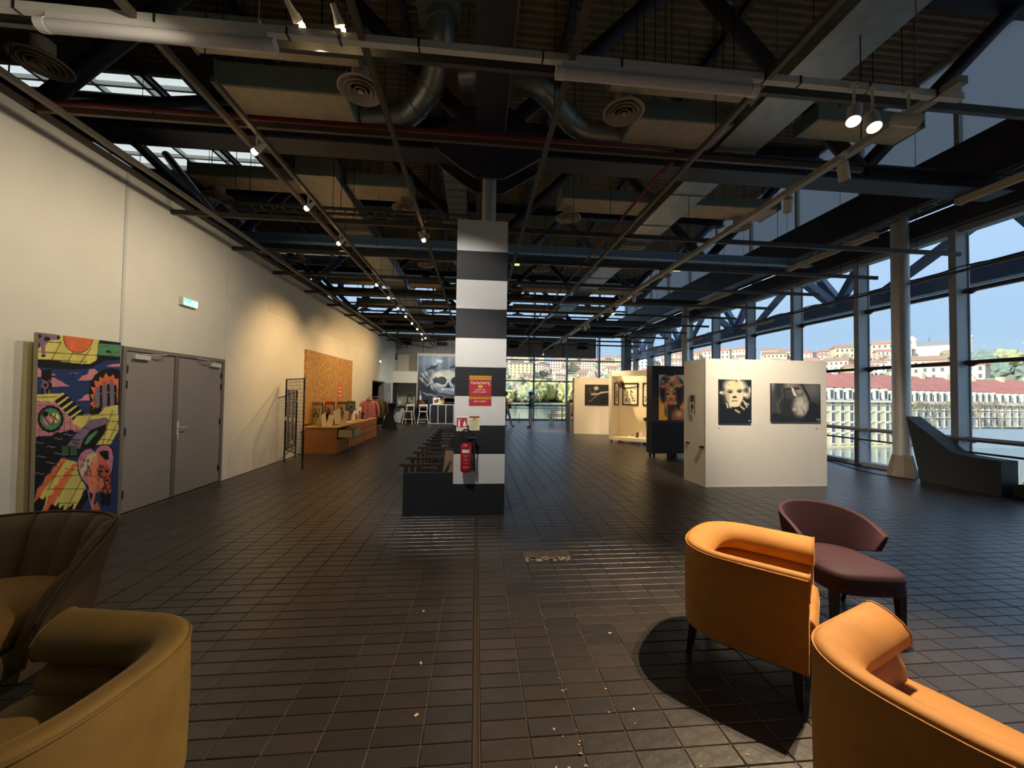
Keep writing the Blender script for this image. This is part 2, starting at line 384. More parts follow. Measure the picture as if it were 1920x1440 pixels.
MB().box(XW-0.012, XW+0.004, 6.12, 6.19, 0.012, 2.085).build('meeting_strip', mat('door_strip', S(104,98,94), 0.5), door)
# side doorway further along
dr = MB().box(XW-0.26, XW+0.01, 16.95, 17.0, 0, 2.12).box(XW-0.26, XW+0.01, 19.05, 19.1, 0, 2.12).box(XW-0.26, XW+0.01, 17.0, 19.05, 2.07, 2.12)
dr = dr.build('door_2', mat('door_frame', S(120,113,108), 0.5)); tag(dr, 'open doorway with a grey leaf far along the left wall', kind='structure')
lf = MB().box(XW-0.02, XW+0.03, 19.1, 20.4, 0.01, 2.07).build('door_leaf', mat('leaf_pale_grey', S(150,152,156), 0.5), dr)
MB().tube((XW+0.03, 20.3, 1.02), (XW+0.08, 20.3, 1.02), 0.01).tube((XW+0.08, 20.3, 1.02), (XW+0.08, 20.18, 1.02), 0.01).build('door_handle', M_steel, lf)
MB().box(XW+0.031, XW+0.034, 19.85, 19.98, 1.2, 1.62).build('notice', M_white2, lf)
rc = MB().box(-7.2, -7.1, 16, 20.5, 0, 2.6).box(-7.1, XW-0.26, 20.2, 20.3, 0, 2.6).box(-7.1, XW-0.26, 16.2, 16.3, 0, 2.6).box(-7.1, XW-0.26, 16.2, 20.3, 2.5, 2.6)
tag(rc.build('wall_side_room', mat('side_room_grey', S(120,120,118), 0.8)), 'grey side room behind the open doorway', kind='structure')

# outer left wall, back wall, roof
tag(MB().box(-12.2, -12, -5, 24, 0, 8.6).build('wall_outer_left', mat('outer_wall', S(120,120,124), 0.8)), 'outer left wall of the hall behind the white wall', kind='structure')
tag(MB().box(-12, 9.6, -5.2, -5, 0, 8.6).build('wall_back', mat('back_wall', S(150,146,138), 0.8)), 'end wall behind the camera', kind='structure')
def deck(x0, x1, y0, y1, mb):
    p = 0.15; V = []; F = []; n = int(round((y1-y0)/p)); k = 0
    for i in range(n):
        ya = y0+i*p
        for yy, zz in ((ya, 8.5), (ya+0.05, 8.5), (ya+0.075, 8.56), (ya+0.125, 8.56)):
            V += [(x0, yy, zz), (x1, yy, zz)]
    V += [(x0, y1, 8.5), (x1, y1, 8.5)]
    F = [(2*i, 2*i+1, 2*i+3, 2*i+2) for i in range(len(V)//2-1)]
    mb.add(V, F); mb.box(x0, x1, y0, y1, 8.6, 8.7)
mb = MB(); deck(-6.6, 9.75, -5.1, 23.7, mb)
for y0, y1 in ((-5.1, 8.9), (9.9, 11.5), (12.8, 19.0), (20.05, 23.7)): deck(-12.1, -6.6, y0, y1, mb)
for x0, x1 in ((-12.1, -10.9),): mb.box(x0, x1, 8.9, 20.1, 8.6, 8.62)
tag(mb.build('ceiling', M_deck), 'dark brown ribbed metal roof deck', kind='structure')
for k, (y0, y1) in enumerate(((8.9, 9.9), (11.5, 12.8), (19.0, 20.05))):
    w = MB()
    for x in np.linspace(-10.9, -6.6, 5): w.box(x-0.04, x+0.04, y0, y1, 8.5, 8.62)
    w.box(-10.9, -6.6, y0, y0+0.06, 8.45, 8.62).box(-10.9, -6.6, y1-0.06, y1, 8.45, 8.62).box(-10.9, -6.6, (y0+y1)/2-0.03, (y0+y1)/2+0.03, 8.5, 8.6)
    o = tag(w.build('window_%d' % (k+5), M_batten), 'rooflight in the roof deck beyond the white wall', kind='structure')
    MB().box(-10.9, -6.6, y0, y1, 8.605, 8.615).build('glass_pane', M_frost, o)

# =================================================================== FAR END
XE0, XE1, YE = -3.2, 1.35, 21.05
we = MB().box(XE0, XE1, YE, YE+0.25, 0, 3.74).build('wall_far', mat('end_wall_beige', S(214,202,178), 0.75)); tag(we, 'short end wall carrying the skull mural', kind='structure')
kb = MB().box(-4.45, -3.2, 22.6, 22.7, 0, 2.9).box(-4.72, -4.45, 21.5, 22.7, 0, 3.4).box(-4.45, -3.2, YE, YE+0.2, 2.12, 2.75)
tag(kb.build('wall_kitchen', mat('kitchen_cream', S(206,200,178), 0.75)), 'cream walls of the small kitchen recess at the far end', kind='structure')
MB().box(-4.42, -3.22, 21.9, 22.0, 2.75, 3.75).build('wall_upper', mat('upper_panel', S(186,176,156), 0.8), we)
d3 = MB().box(-4.42, -4.22, YE-0.06, YE, 0, 2.12).box(-4.42, -3.2, YE-0.06, YE, 2.04, 2.12).build('door_3', M_blk2); tag(d3, 'black framed kitchen opening beside the mural', kind='structure')
# ribbed cladding gallery with vents
cl = MB().box(-6.0, 7.0, 22.06, 22.4, 3.78, 4.94)
cl = cl.build('wall_cladding', mat('cladding_grey', S(150,152,148), 0.55, 0.1, var=0.06)); tag(cl, 'ribbed grey cladding band across the far end', kind='structure')
mb = MB()
for i in range(130):
    x = -6.0+i*0.1; mb.prism([(x+0.01, 0), (x+0.03, 0.025), (x+0.07, 0.025), (x+0.09, 0)], lambda a, b: (a, 22.06-b, 3.80), lambda a, b: (a, 22.06-b, 4.92))
tag(mb.build('cladding_ribs', mat('cladding_grey', S(150,152,148), 0.55)), kind='stuff').parent = cl
for i in range(7): MB().box(-5.05+i*2.02-0.015, -5.05+i*2.02+0.015, 22.02, 22.06, 3.79, 4.93).build('joint_strip', M_navy, cl)
for i in range(6):
    x = -4.0+i*2.03; v = MB().box(x-0.30, x+0.30, 21.99, 22.05, 4.28, 4.66)
    v.build('vent', M_blk2, cl)

# glazing -------------------------------------------------------------
def gusset(mb, x, y, z, ax):
    if ax == 'y': mb.prism([(0, -0.05), (0.14, 0.02), (0, 0.05), (-0.14, 0.02)], lambda a, b: (x-0.03, y+a, z+b), lambda a, b: (x+0.03, y+a, z+b))
    else: mb.prism([(0, -0.05), (0.12, 0.02), (0, 0.05), (-0.12, 0.02)], lambda a, b: (x+a, y-0.03, z+b), lambda a, b: (x+a, y+0.03, z+b))
XG = 9.4
ymull = [6.59+1.905*i for i in range(-5, 9)]
win = MB().box(XG-0.12, XG+0.12, -5, 23.6, 0.0, 0.09).box(XG-0.1, XG+0.1, -5, 23.6, 4.86, 5.0)
win = win.build('window_1', M_alu); tag(win, 'tall glazed facade along the right side of the hall', kind='structure')
for y in ymull:
    mb = MB().box(XG-0.2, XG+0.06, y-0.035, y+0.035, 0.05, 4.9); mb.box(XG-0.22, XG-0.2, y-0.06, y+0.06, 0.05, 4.9).box(XG+0.06, XG+0.08, y-0.06, y+0.06, 0.05, 4.9)
    m_ = mb.build('mullion', M_alu, win)
yb = [-5]+ymull+[23.5]
for a, b in zip(yb[:-1], yb[1:]):
    for z in (2.33, 3.72, 0.87):
        mb = MB().box(XG-0.05, XG+0.05, a+0.06, b-0.06, z-0.035, z+0.035); gusset(mb, XG, b-0.12, z-0.03, 'y'); gusset(mb, XG, a+0.12, z-0.03, 'y')
        mb.build('transom', M_navy if z > 1 else M_alu, win)
    for z0, z1 in ((0.09, 0.835), (0.905, 2.295), (2.365, 3.685), (3.755, 4.86)):
        MB().box(XG+0.0, XG+0.008, a+0.035, b-0.035, z0, z1).build('glass_pane', M_glass, win)
hd = MB().box(9.1, 9.6, -5, 23.6, 4.98, 5.36).build('trim_1', M_navy); tag(hd, 'dark head beam above the right glazing', kind='structure')
# upper glazing on the right, above the beam
w2 = MB().box(XG-0.06, XG+0.06, -5, 23.6, 6.16, 6.26).box(XG-0.06, XG+0.06, -5, 23.6, 8.36, 8.5).build('window_2', M_alu); tag(w2, 'upper glazing above the dark beam on the right', kind='structure')
M_sb = mat('grey_clerestory_panel', S(150,156,164), 0.6)
for i, (a, b) in enumerate(zip(yb[:-1], yb[1:])):
    MB().box(XG-0.08, XG+0.04, b-0.04, b+0.04, 6.2, 8.45).build('mullion', M_batten, w2)
    MB().box(XG, XG+0.008, a+0.04, b-0.04, 6.26, 8.36).build('glass_pane', M_frost2, w2)
# far facade
YF = 23.45
xm = [1.45+2.06*i for i in range(4)]
w3 = MB().box(1.35, 9.4, YF-0.08, YF+0.08, 0, 0.1).box(-12, 9.4, YF-0.08, YF+0.08, 8.3, 8.5)
w3 = w3.build('window_3', M_alu); tag(w3, 'glazed end facade looking over the river', kind='structure')
xs3 = [-12+0.1]+[1.45+2.06*i for i in range(-6, 0)]+xm+[9.35]
for x in xs3:
    MB().box(x-0.045, x+0.045, YF-0.14, YF+0.06, 0.05, 8.4).build('mullion', M_alu, w3)
for a, b in zip(xs3[:-1], xs3[1:]):
    zs = (0.93, 2.42, 3.72, 6.45, 6.9, 7.4) if a > 1.3 else (6.45, 6.9, 7.4)
    for z in zs:
        mb = MB().box(a+0.05, b-0.05, YF-0.06, YF+0.03, z-0.04, z+0.04); gusset(mb, a+0.13, YF-0.02, z-0.03, 'x'); gusset(mb, b-0.13, YF-0.02, z-0.03, 'x')
        mb.build('transom', M_alu if z < 5 else M_navy, w3)
    zz = [0.1, 0.89, 0.97, 2.38, 2.46, 3.68, 3.76, 5.15, 6.1, 8.3] if a > 1.3 else [4.9, 5.2, 6.1, 8.3]
    for z0, z1 in zip(zz[0::2], zz[1::2]):
        MB().box(a+0.045, b-0.045, YF, YF+0.008, z0, z1).build('glass_pane', M_glass, w3)
wfl = MB().box(-12, -4.72, YF-0.1, YF, 0, 4.9).box(-4.72, 1.35, YF-0.1, YF, 0, 3.76); tag(wfl.build('wall_far_back', mat('outer_wall', S(120,120,124), 0.8)), 'rear wall behind the mural', kind='structure')
# corner column box
tag(MB().box(9.0, 9.42, 22.7, 23.3, 0, 5.3).box(9.2, 9.4, 23.3, 23.5, 0, 5.3).build('trim_2', mat('corner_grey', S(104,106,108), 0.6)), 'grey corner casing where the two facades meet', kind='structure')
# handrail inside right facade
hr = MB().box(9.12, 9.2, -5, 22.6, 0.84, 0.89).build('handrail', mat('rail_brown_grey', S(112,108,104), 0.5)); tag(hr, 'long dark two-bar handrail in front of the right glazing', 'handrail')
MB().box(9.14, 9.18, -5, 22.6, 0.62, 0.655).build('lower_bar', M_navy, hr)
for y in ymull:
    MB().box(9.135, 9.185, y-0.03, y+0.03, 0, 0.84).build('post', M_navy, hr)
hr2 = MB().box(1.4, 9.0, 23.1, 23.16, 0.9, 0.95).build('handrail', mat('rail_brown_grey', S(112,108,104), 0.5)); tag(hr2, 'dark handrail in front of the far river window', 'handrail')
MB().box(1.4, 9.0, 23.11, 23.15, 0.74, 0.77).build('lower_bar', M_navy, hr2)
for i in range(5):
    x = 1.5+1.87*i; MB().box(x-0.025, x+0.025, 23.1, 23.16, 0, 0.9).build('post', M_navy, hr2)
# threshold debris / cable along the sill
tag(MB().path([(9.1+0.05*math.sin(k*1.3), 6.2+k*0.25, 0.012) for k in range(18)], 0.010, 6).build('cable', M_rubber), 'black cable lying along the foot of the right glazing', 'cable')
# =================================================================== STEELWORK
def hbeam(mb, p, q, w, h, t=0.03):
    """H section: two flanges and a web between p and q (horizontal)"""
    p = Vector(p); q = Vector(q)
    up = Vector((0, 0, 1))
    mb.bar(p+up*(h/2-t/2), q+up*(h/2-t/2), w, t); mb.bar(p-up*(h/2-t/2), q-up*(h/2-t/2), w, t); mb.bar(p, q, t, h-2*t)
    return mb
XC, YC = 0.13, 5.45
TY = (5.45, 9.6, 13.75, 18.0, 21.6)
LX = (XC,)
for k, y in enumerate(TY):
    bl = M_navy if k != 1 else M_blue
    t = T('roof_truss', ['dark cross truss meeting the striped pillar with a gusset plate', 'blue-grey cross truss, second from the camera', 'dark cross truss, third from the camera', 'dark cross truss, fourth from the camera', 'dark cross truss nearest the far glazing'][k], 'truss', (0, y, 0), 0)
    mb = MB(); hbeam(mb, (-11.9, 0, 5.08), (8.5, 0, 5.08), 0.36 if k == 0 else 0.22, 0.26)
    mb.build('bottom_chord', bl, t)
    mb = MB(); hbeam(mb, (-11.9, 0, 8.25), (9.3, 0, 8.25), 0.25, 0.3); mb.build('top_chord', M_navy, t)
    bn = [-11.7, -5.8, XC, 6.0]; tn = [-8.8, -2.9, 3.1, 8.8]
    for i in range(4):
        for s in ((bn[i], tn[i]),) + (((bn[i+1], tn[i]),) if i < 3 else ()):
            MB().tube((s[0], 0, 5.2), (s[1], 0, 8.12), 0.11, 12).build('diagonal', M_navy if k != 2 else M_blue, t, smooth=40)
    if k in (0, 2):
        mb = MB(); g = [(-0.78, 0.1), (-0.55, 0.24), (-0.28, 0.5), (0.28, 0.5), (0.6, 0.24), (0.85, 0.1), (0.8, -0.12), (0.4, -0.38), (0.2, -0.5), (-0.2, -0.5), (-0.4, -0.38), (-0.75, -0.12)]
        mb.prism(g, lambda a, b: (XC+a, -0.22, 5.08+b), lambda a, b: (XC+a, -0.18, 5.08+b))
        mb.prism(g, lambda a, b: (XC+a, 0.18, 5.08+b), lambda a, b: (XC+a, 0.22, 5.08+b))
        for sx_ in (-1, 1):
            for u in range(5): mb.tube((XC+sx_*(0.3+0.09*u), -0.235, 5.08-0.02*u), (XC+sx_*(0.3+0.09*u), -0.22, 5.08-0.02*u), 0.018, 6)
        mb.build('gusset_plate', M_navy, t)
t = T('long_truss', 'dark lengthwise truss running over the striped pillar', 'truss')
mb = MB(); hbeam(mb, (XC, -4.9, 5.36), (XC, 23, 5.36), 0.38, 0.30); mb.build('bottom_chord', M_navy, t)
mb = MB(); hbeam(mb, (XC, -4.9, 8.0), (XC, 23, 8.0), 0.25, 0.25); mb.build('top_chord', M_navy, t)
for y0, y1 in ((5.45, 2.4), (-0.7, 2.4), (5.45, 9.6), (13.75, 9.6), (13.75, 17.7), (21.6, 17.7)):
    MB().tube((XC, y0, 5.5), (XC, y1, 7.9), 0.11, 12).build('diagonal', M_navy, t, smooth=40)
MB().box(XC+0.19, XC+0.215, -4.9, 5.2, 5.2, 5.5).build('rusty_edge', mat('flaking_edge', S(96,80,66), 0.8, var=0.4, scale=30), t)
# bracing tubes under the deck seen top right / top centre
br = T('deck_bracing', 'dark diagonal bracing tubes under the roof deck near the camera', 'bracing')
for p, q in (((1.3,3.6,7.7),(3.0,5.4,8.3)), ((3.0,5.4,8.3),(4.6,3.4,8.0)), ((-1.0,3.9,8.0),(-3.0,5.4,8.3)), ((4.6,3.4,8.0),(6.2,5.4,8.3)), ((6.2,5.4,8.3),(8.3,3.0,8.3)), ((-5.8,5.4,8.3),(-3.9,3.4,8.1)), ((-5.8,9.2,5.3),(-8.8,11.5,8.2)), ((-5.0,9.0,8.2),(-7.6,6.0,5.4))):
    MB().tube(p, q, 0.10, 12).build('diagonal', M_navy, br, smooth=40)
# purlins
pr = T('roof_purlins', 'row of dark lengthwise purlins under the roof deck', 'purlin')
for x in (-10.5, -7.3, -4.4, -1.4, 1.6, 4.6, 7.4):
    hbeam(MB(), (x, -4.9, 8.42), (x, 23.3, 8.42), 0.1, 0.14, 0.012).build('purlin', M_navy, pr)
b = MB(); hbeam(b, (-11.8,8.95,5.02), (8.4,8.95,5.02), 0.16, 0.18); tag(b.build('cross_beam', mat('light_blue_paint', S(128,160,190), 0.5)), 'light blue cross beam behind the second row of diffusers', 'beam')
# perimeter beams
b = MB(); b.box(8.5, 9.1, -4.9, 23.0, 6.12, 6.18).box(8.5, 9.1, -4.9, 23.0, 5.38, 5.44).box(8.52, 8.56, -4.9, 23, 5.44, 6.12).box(9.04, 9.08, -4.9, 23, 5.44, 6.12)
b = b.build('edge_beam', M_navy); tag(b, 'deep dark steel beam along the right side above the windows', 'beam')
b = MB().box(-11.9, 8.5, 22.75, 23.2, 5.14, 5.2).box(-11.9, 8.5, 22.75, 23.2, 6.02, 6.08).box(-11.9, 8.5, 22.8, 23.15, 5.2, 6.02).build('edge_beam', M_navy)
tag(b, 'deep dark steel beam across the far glazed end', 'beam')
mb = MB()
for i in range(90): mb.box(8.30, 8.46, 0+i*0.25, 0.02+i*0.25, 5.22, 5.235)
mb.box(8.29, 8.305, -1, 22.5, 5.21, 5.27).box(8.455, 8.47, -1, 22.5, 5.21, 5.27)
tag(mb.build('cable_ladder', M_galv), 'thin cable ladder running below the right edge beam', 'cable ladder')
mb = MB()
for i in range(24): mb.box(-4.2+i*0.17, -4.185+i*0.17, 6.75, 6.95, 4.72, 4.735)
mb.box(-4.25, -0.2, 6.74, 6.755, 4.71, 4.76).box(-4.25, -0.2, 6.945, 6.96, 4.71, 4.76)
cl_ = tag(mb.build('cable_ladder', M_rail), 'bronze cable ladder crossing left of the striped pillar', 'cable ladder')
for x in (-3.9, -2.4, -0.9): MB().tube((x, 6.85, 4.72), (x, 6.85, 8.4), 0.006, 5).build('hanger', M_blk2, cl_)
# steel posts
def post(x, y, zt, lab, r=0.145):
    t = T('steel_post', lab, 'post', (x, y, 0))
    MB().tube((0,0,0.35), (0,0,zt), r, 28).build('tube', M_steel, t, smooth=40)
    MB().lathe([(0.235,0),(0.225,0.12),(0.165,0.42),(0.15,0.46)], (0,0,0), 8).build('concrete_foot', mat('concrete', S(150,140,124), 0.85, var=0.1), t)
post(8.86, 7.25, 5.38, 'brushed steel post behind the black sloped lounger')
post(8.86, 15.6, 5.38, 'brushed steel post rising behind the white portrait stand')
# far diag pipes (outside truss) --------------------------------------
ext = T('outside_truss', 'blue-grey steel truss running outside the right windows', 'truss')
mb = MB(); mb.box(10.75, 11.05, -5, 26, 4.15, 4.58); mb.build('bottom_chord', M_blue, ext)
MB().box(10.75, 11.05, -5, 26, 7.6, 7.95).build('top_chord', M_blue, ext)
yy = 10.6-9.2; k = 0
while yy < 26:
    MB().bar((10.9, yy, 4.5), (10.9, yy-2.3, 7.7), 0.2).build('diagonal', M_blue, ext)
    MB().bar((10.9, yy, 4.5), (10.9, yy+2.3, 7.7), 0.2).build('diagonal', M_blue, ext)
    MB().bar((9.6, yy, 5.2), (10.75, yy, 4.4), 0.2).build('bracket', M_blue, ext)
    MB().bar((9.6, yy, 5.3), (10.75, yy+3.2, 4.45), 0.16).build('bracket', M_blue, ext)
    yy += 4.6

# =================================================================== DUCTS
def duct(x0, x1, y0, y1, z0, z1, m, lab, under=None, axis='x', step=1.2, nm='air_duct'):
    t = T(nm, lab, 'duct', ((x0+x1)/2, (y0+y1)/2, z0))
    a, b, h = (x1-x0)/2, (y1-y0)/2, z1-z0
    MB().box(-a, a, -b, b, 0.012, h).build('casing', m, t)
    if under: MB().box(-a+0.02, a-0.02, -b+0.02, b-0.02, 0, 0.012).build('underside_board', under, t)
    L = 2*(a if axis == 'x' else b); n = max(1, int(L/step))
    for i in range(n+1):
        c = -L/2 + L*i/n
        f = MB()
        if axis == 'x': f.box(c-0.012, c+0.012, -b-0.014, b+0.014, -0.004, h+0.014)
        else: f.box(-a-0.014, a+0.014, c-0.012, c+0.012, -0.004, h+0.014)
        f.build('flange', m, t)
    for i in range(2):
        c = L*(0.3 if i else -0.3)
        for s in (-1, 1):
            if axis == 'x': MB().tube((c, s*b, h), (c, s*b, 8.4-z0), 0.006, 5).build('hanger', M_blk2, t)
            else: MB().tube((s*a, c, h), (s*a, c, 8.4-z0), 0.006, 5).build('hanger', M_blk2, t)
    return t
LW = 'left of the striped pillar'; RW = 'right of the striped pillar'
duct(-3.1, -1.35, 4.15, 4.42, 5.28, 5.5, M_green, 'green-grey box duct nearest the camera above the left diffuser', M_beige)
duct(-3.15, -1.65, 4.78, 5.75, 5.23, 5.52, M_green, 'green-grey box duct with beige underside behind the near left diffuser', M_beige)
duct(1.5, 3.35, 4.20, 4.40, 5.24, 5.48, M_green, 'pale green box duct above the near right diffuser', M_beige)
duct(2.0, 3.35, 4.75, 5.85, 5.23, 5.5, M_green, 'box duct with stained beige underside behind the near right diffuser', M_beige)
for j, y in enumerate((7.2, 10.45, 13.4, 16.6, 19.6)):
    far = ['second row', 'third row', 'fourth row', 'fifth row', 'sixth row'][j]
    duct(-5.0, -3.1, y-0.2, y+0.25, 5.3, 5.52, M_green, 'green-grey cross duct in the %s, against the white wall' % far, M_beige)
    duct(-2.35, -1.25, y-0.2, y+0.35, 5.3, 5.52, M_galv if j else M_green, 'short cross duct in the %s, just %s' % (far, LW), M_beige)
    duct(1.55, 3.35, y-0.2, y+0.35, 5.3, 5.5, M_green, 'cross duct in the %s, just %s' % (far, RW), M_beige)
    duct(4.15, 5.9, y-0.25, y+0.3, 5.3, 5.5, M_green, 'cross duct in the %s, near the right edge beam' % far, M_beige)
duct(3.42, 4.05, -3.5, 21.5, 5.2, 5.52, M_galv, 'long grey main duct running to the far end on the right', axis='y')
duct(-3.05, -2.42, 6.6, 21.5, 5.2, 5.52, M_galv, 'long grey main duct running to the far end on the left', axis='y')
duct(-0.75, -0.28, 4.35, 4.7, 6.1, 6.9, M_green, 'small green-grey plenum box above the elbow pipe', nm='plenum_box')
duct(-0.62, -0.24, 6.0, 9.0, 5.3, 5.6, M_galv, 'narrow ribbed duct just behind the top of the striped pillar', axis='y', step=0.25)
duct(4.6, 6.2, 4.75, 5.15, 5.42, 5.62, M_green, 'box duct with pale underside behind the lit spotlights', M_beige)
def spline(pts, n=8):
    out = []
    P = [Vector(p) for p in pts]; P = [P[0]*2-P[1]]+P+[P[-1]*2-P[-2]]
    for i in range(1, len(P)-2):
        for k in range(n):
            t = k/n; a, b_, c, d = P[i-1], P[i], P[i+1], P[i+2]
            out.append(0.5*((2*b_)+(c-a)*t+(2*a-5*b_+4*c-d)*t*t+(3*b_-a-3*c+d)*t**3))
    out.append(P[-2]); return out
def spiral(pts, r, lab):
    pp = spline(pts, 10); t = T('spiral_duct', lab, 'duct')
    MB().path(pp, r, 20, rfun=lambda k: r*(1.0 if k % 2 else 0.975)).build('tube', M_galv, t, smooth=60)
    for q in range(3, len(pp)-1, 9):
        MB().tube(pp[q], pp[q]+(pp[q+1]-pp[q]).normalized()*0.03, r*1.07, 20).build('collar', M_galv, t, smooth=40)
    return t
spiral([(-0.52,4.52,6.1),(-0.50,4.58,5.85),(-0.62,4.9,5.6),(-0.85,5.2,5.5),(-1.1,5.35,5.42),(-1.62,5.38,5.38)], 0.165, 'bent round metal duct coming down from the plenum box')
spiral([(-0.28,4.95,5.72),(0.3,4.86,5.72),(0.78,4.86,5.6),(1.25,5.2,5.45),(1.55,5.3,5.38),(2.0,5.3,5.36)], 0.15, 'round ribbed metal duct crossing right over the central beam')
for j, y in enumerate((10.6, 13.75, 16.8)):
    spiral([(-0.9,y-0.1,6.4),(-0.5,y-0.05,6.0),(-0.45,y,5.5),(-0.8,y+0.05,5.38),(-1.26,y+0.05,5.38)], 0.14, 'round elbow duct dropping to the %s row of left diffusers' % ['third','fourth','fifth'][j])
    spiral([(0.5,y-0.1,6.2),(0.6,y-0.05,5.8),(0.9,y,5.5),(1.2,y+0.05,5.4),(1.56,y+0.05,5.38)], 0.14, 'round elbow duct dropping to the %s row of right diffusers' % ['third','fourth','fifth'][j])
# ceiling diffusers ----------------------------------------------------
def diffuser():
    t = T('ceiling_diffuser', 'x', 'diffuser')
    MB().lathe([(0.07,0.17),(0.08,0.05),(0.245,0.0),(0.255,-0.012),(0.235,-0.02),(0.20,0.01),(0.09,0.03)], n=32).build('outer_cone', M_diff, t, smooth=50)
    for r, z in ((0.185,-0.018),(0.135,-0.026),(0.085,-0.032)):
        MB().lathe([(r-0.03,0.02),(r-0.004,z+0.002),(r,z-0.004),(r-0.006,z-0.008),(r-0.034,0.012)], n=32).build('ring', M_diff, t, smooth=60)
    MB().lathe([(0.02,0.0),(0.036,-0.034),(0.03,-0.042),(0.01,-0.044)], n=20).build('centre_cap', M_diff, t, smooth=50)
    MB().tube((0,0,0.1), (0,0,0.24), 0.1, 16).build('neck', M_diff, t, smooth=40)
    return t
d0 = diffuser(); first = True
cols = (-4.75, -1.4, 1.76, 5.35); rows = (4.53, 7.4, 10.65, 13.75, 16.8, 19.8)
cn = ('over the white wall', 'left of the pillar line', 'right of the pillar line', 'nearest the windows'); rn = ('nearest', 'second', 'third', 'fourth', 'fifth', 'farthest')
for j, y in enumerate(rows):
    for i, x in enumerate(cols):
        if i == 3 and j == 0: continue
        lab = 'round concentric ceiling diffuser %s, %s row from the camera' % (cn[i], rn[j])
        if first: d0.location = (x, y, 5.12); d0['label'] = lab; d0['group'] = 'round ceiling diffusers'; first = False
        else: dup(d0, (x, y, 5.12), label=lab, group='round ceiling diffusers')
# =================================================================== RAIL GRID
xr = (-3.80, -2.33, -0.845, 0.67, 2.23)
nmr = ('beside the white wall', 'second from the white wall', 'just left of the striped pillar', 'just right of the striped pillar', 'second right of the striped pillar')
for x, nn in zip(xr, nmr):
    r_ = MB().box(x-0.022, x+0.022, -3, 21.5, 4.08, 4.13).build('ceiling_rail', M_rail); tag(r_, 'thin bronze lengthwise ceiling rail %s' % nn, 'rail', 'lengthwise ceiling rails')
    for y in (0.5, 3.4, 6.3, 9.4, 12.5, 15.6, 18.7): MB().tube((x, y, 4.13), (x, y, 8.35), 0.005, 5).build('hanger', M_blk2, r_)
for j, y in enumerate((2.95, 5.95, 7.35, 8.75, 10.3, 11.8, 13.3, 14.8, 16.3, 17.8, 19.3)):
    r_ = MB().box(-5.9, 8.45, y-0.02, y+0.02, 4.14, 4.21).build('cross_rail', mat('cross_rail_paint', S(72,70,62), 0.5)); tag(r_, 'dark cross rail of the ceiling grid, number %d from the camera' % (j+1), 'rail', 'cross ceiling rails')
    r_['label'] = 'dark thin cross rail of the ceiling grid, %s from the camera' % ('nearest','second','third','fourth','fifth','sixth','seventh','eighth','ninth','tenth','farthest')[j]
    for x in (-4.9, -1.9, 1.5, 5.0, 7.6): MB().tube((x, y, 4.21), (x, y, 8.3), 0.004, 5).build('hanger', M_blk2, r_)
r_ = MB().box(-4.9, 4.6, 4.15, 4.19, 4.34, 4.40).build('channel_rail', mat('channel_brown', S(92,72,60), 0.5)); tag(r_, 'brown steel channel crossing under the red sprinkler pipe', 'rail')
rp_ = T('sprinkler_pipe', 'red sprinkler pipe crossing the hall then turning towards the far end', 'pipe')
MB().path([(-4.8,4.25,4.5),(2.22,4.25,4.5),(2.27,4.3,4.5),(2.27,4.3,4.36)], 0.028, 10).build('cross_pipe', M_red, rp_, smooth=50)
MB().path([(2.27,4.3,4.37),(2.22,4.5,4.36),(2.12,18,4.36)], 0.02, 8).build('long_pipe', M_red, rp_, smooth=50)
for x in (-3.4, -1.2, 1.4): MB().tube((x, 4.25, 4.5), (x, 4.25, 4.42), 0.012, 8).tube((x+0.03,4.25,4.40), (x-0.03,4.25,4.40), 0.018, 8).build('sprinkler_head', M_red, rp_)
# =================================================================== WHITE BATTEN WITH TUBES
bt = T('lighting_batten', 'white batten hanging across the hall close overhead', 'batten', (0, 2.76, 4.1))
MB().box(-4.6, 3.95, -0.025, 0.025, -0.025, 0.03).build('rail', M_batten, bt)
for x in (-4.2, -1.55, 1.43, 3.55): MB().tube((x,0,0.03), (x,0,4.2), 0.004, 6).tube((x,0,0.03), (x,0,0.07), 0.016, 8).build('hanger', M_galv, bt)
mb = MB()
for x in (-3.05, -2.2, -1.35, -1.0, -0.45, 0.45, 1.05, 2.2, 2.5, 3.1, 3.7): mb.box(x-0.006, x+0.006, -0.03, 0.03, -0.03, 0.035)
mb.build('clips', M_blk2, bt)
def tube_lamp(x0, x1, lab):
    t = T('fluorescent_lamp', lab, 'lamp', ((x0+x1)/2, 2.76, 4.0)); L = (x1-x0)/2
    MB().path([(-L+0.05,0,0),(L-0.05,0,0)], 0.042, 14).build('tube_cover', M_tube, t, smooth=50)
    for s in (-1, 1): MB().tube((s*(L-0.06),0,0), (s*L,0,0), 0.046, 14).build('end_cap', M_batten, t, smooth=50)
    MB().box(-L+0.05, L-0.05, -0.02, 0.02, 0.03, 0.075).build('gear_tray', M_batten, t)
tube_lamp(-2.92, -1.43, 'unlit white fluorescent tube at the left end of the batten')
tube_lamp(0.55, 2.15, 'unlit white fluorescent tube right of centre on the batten')
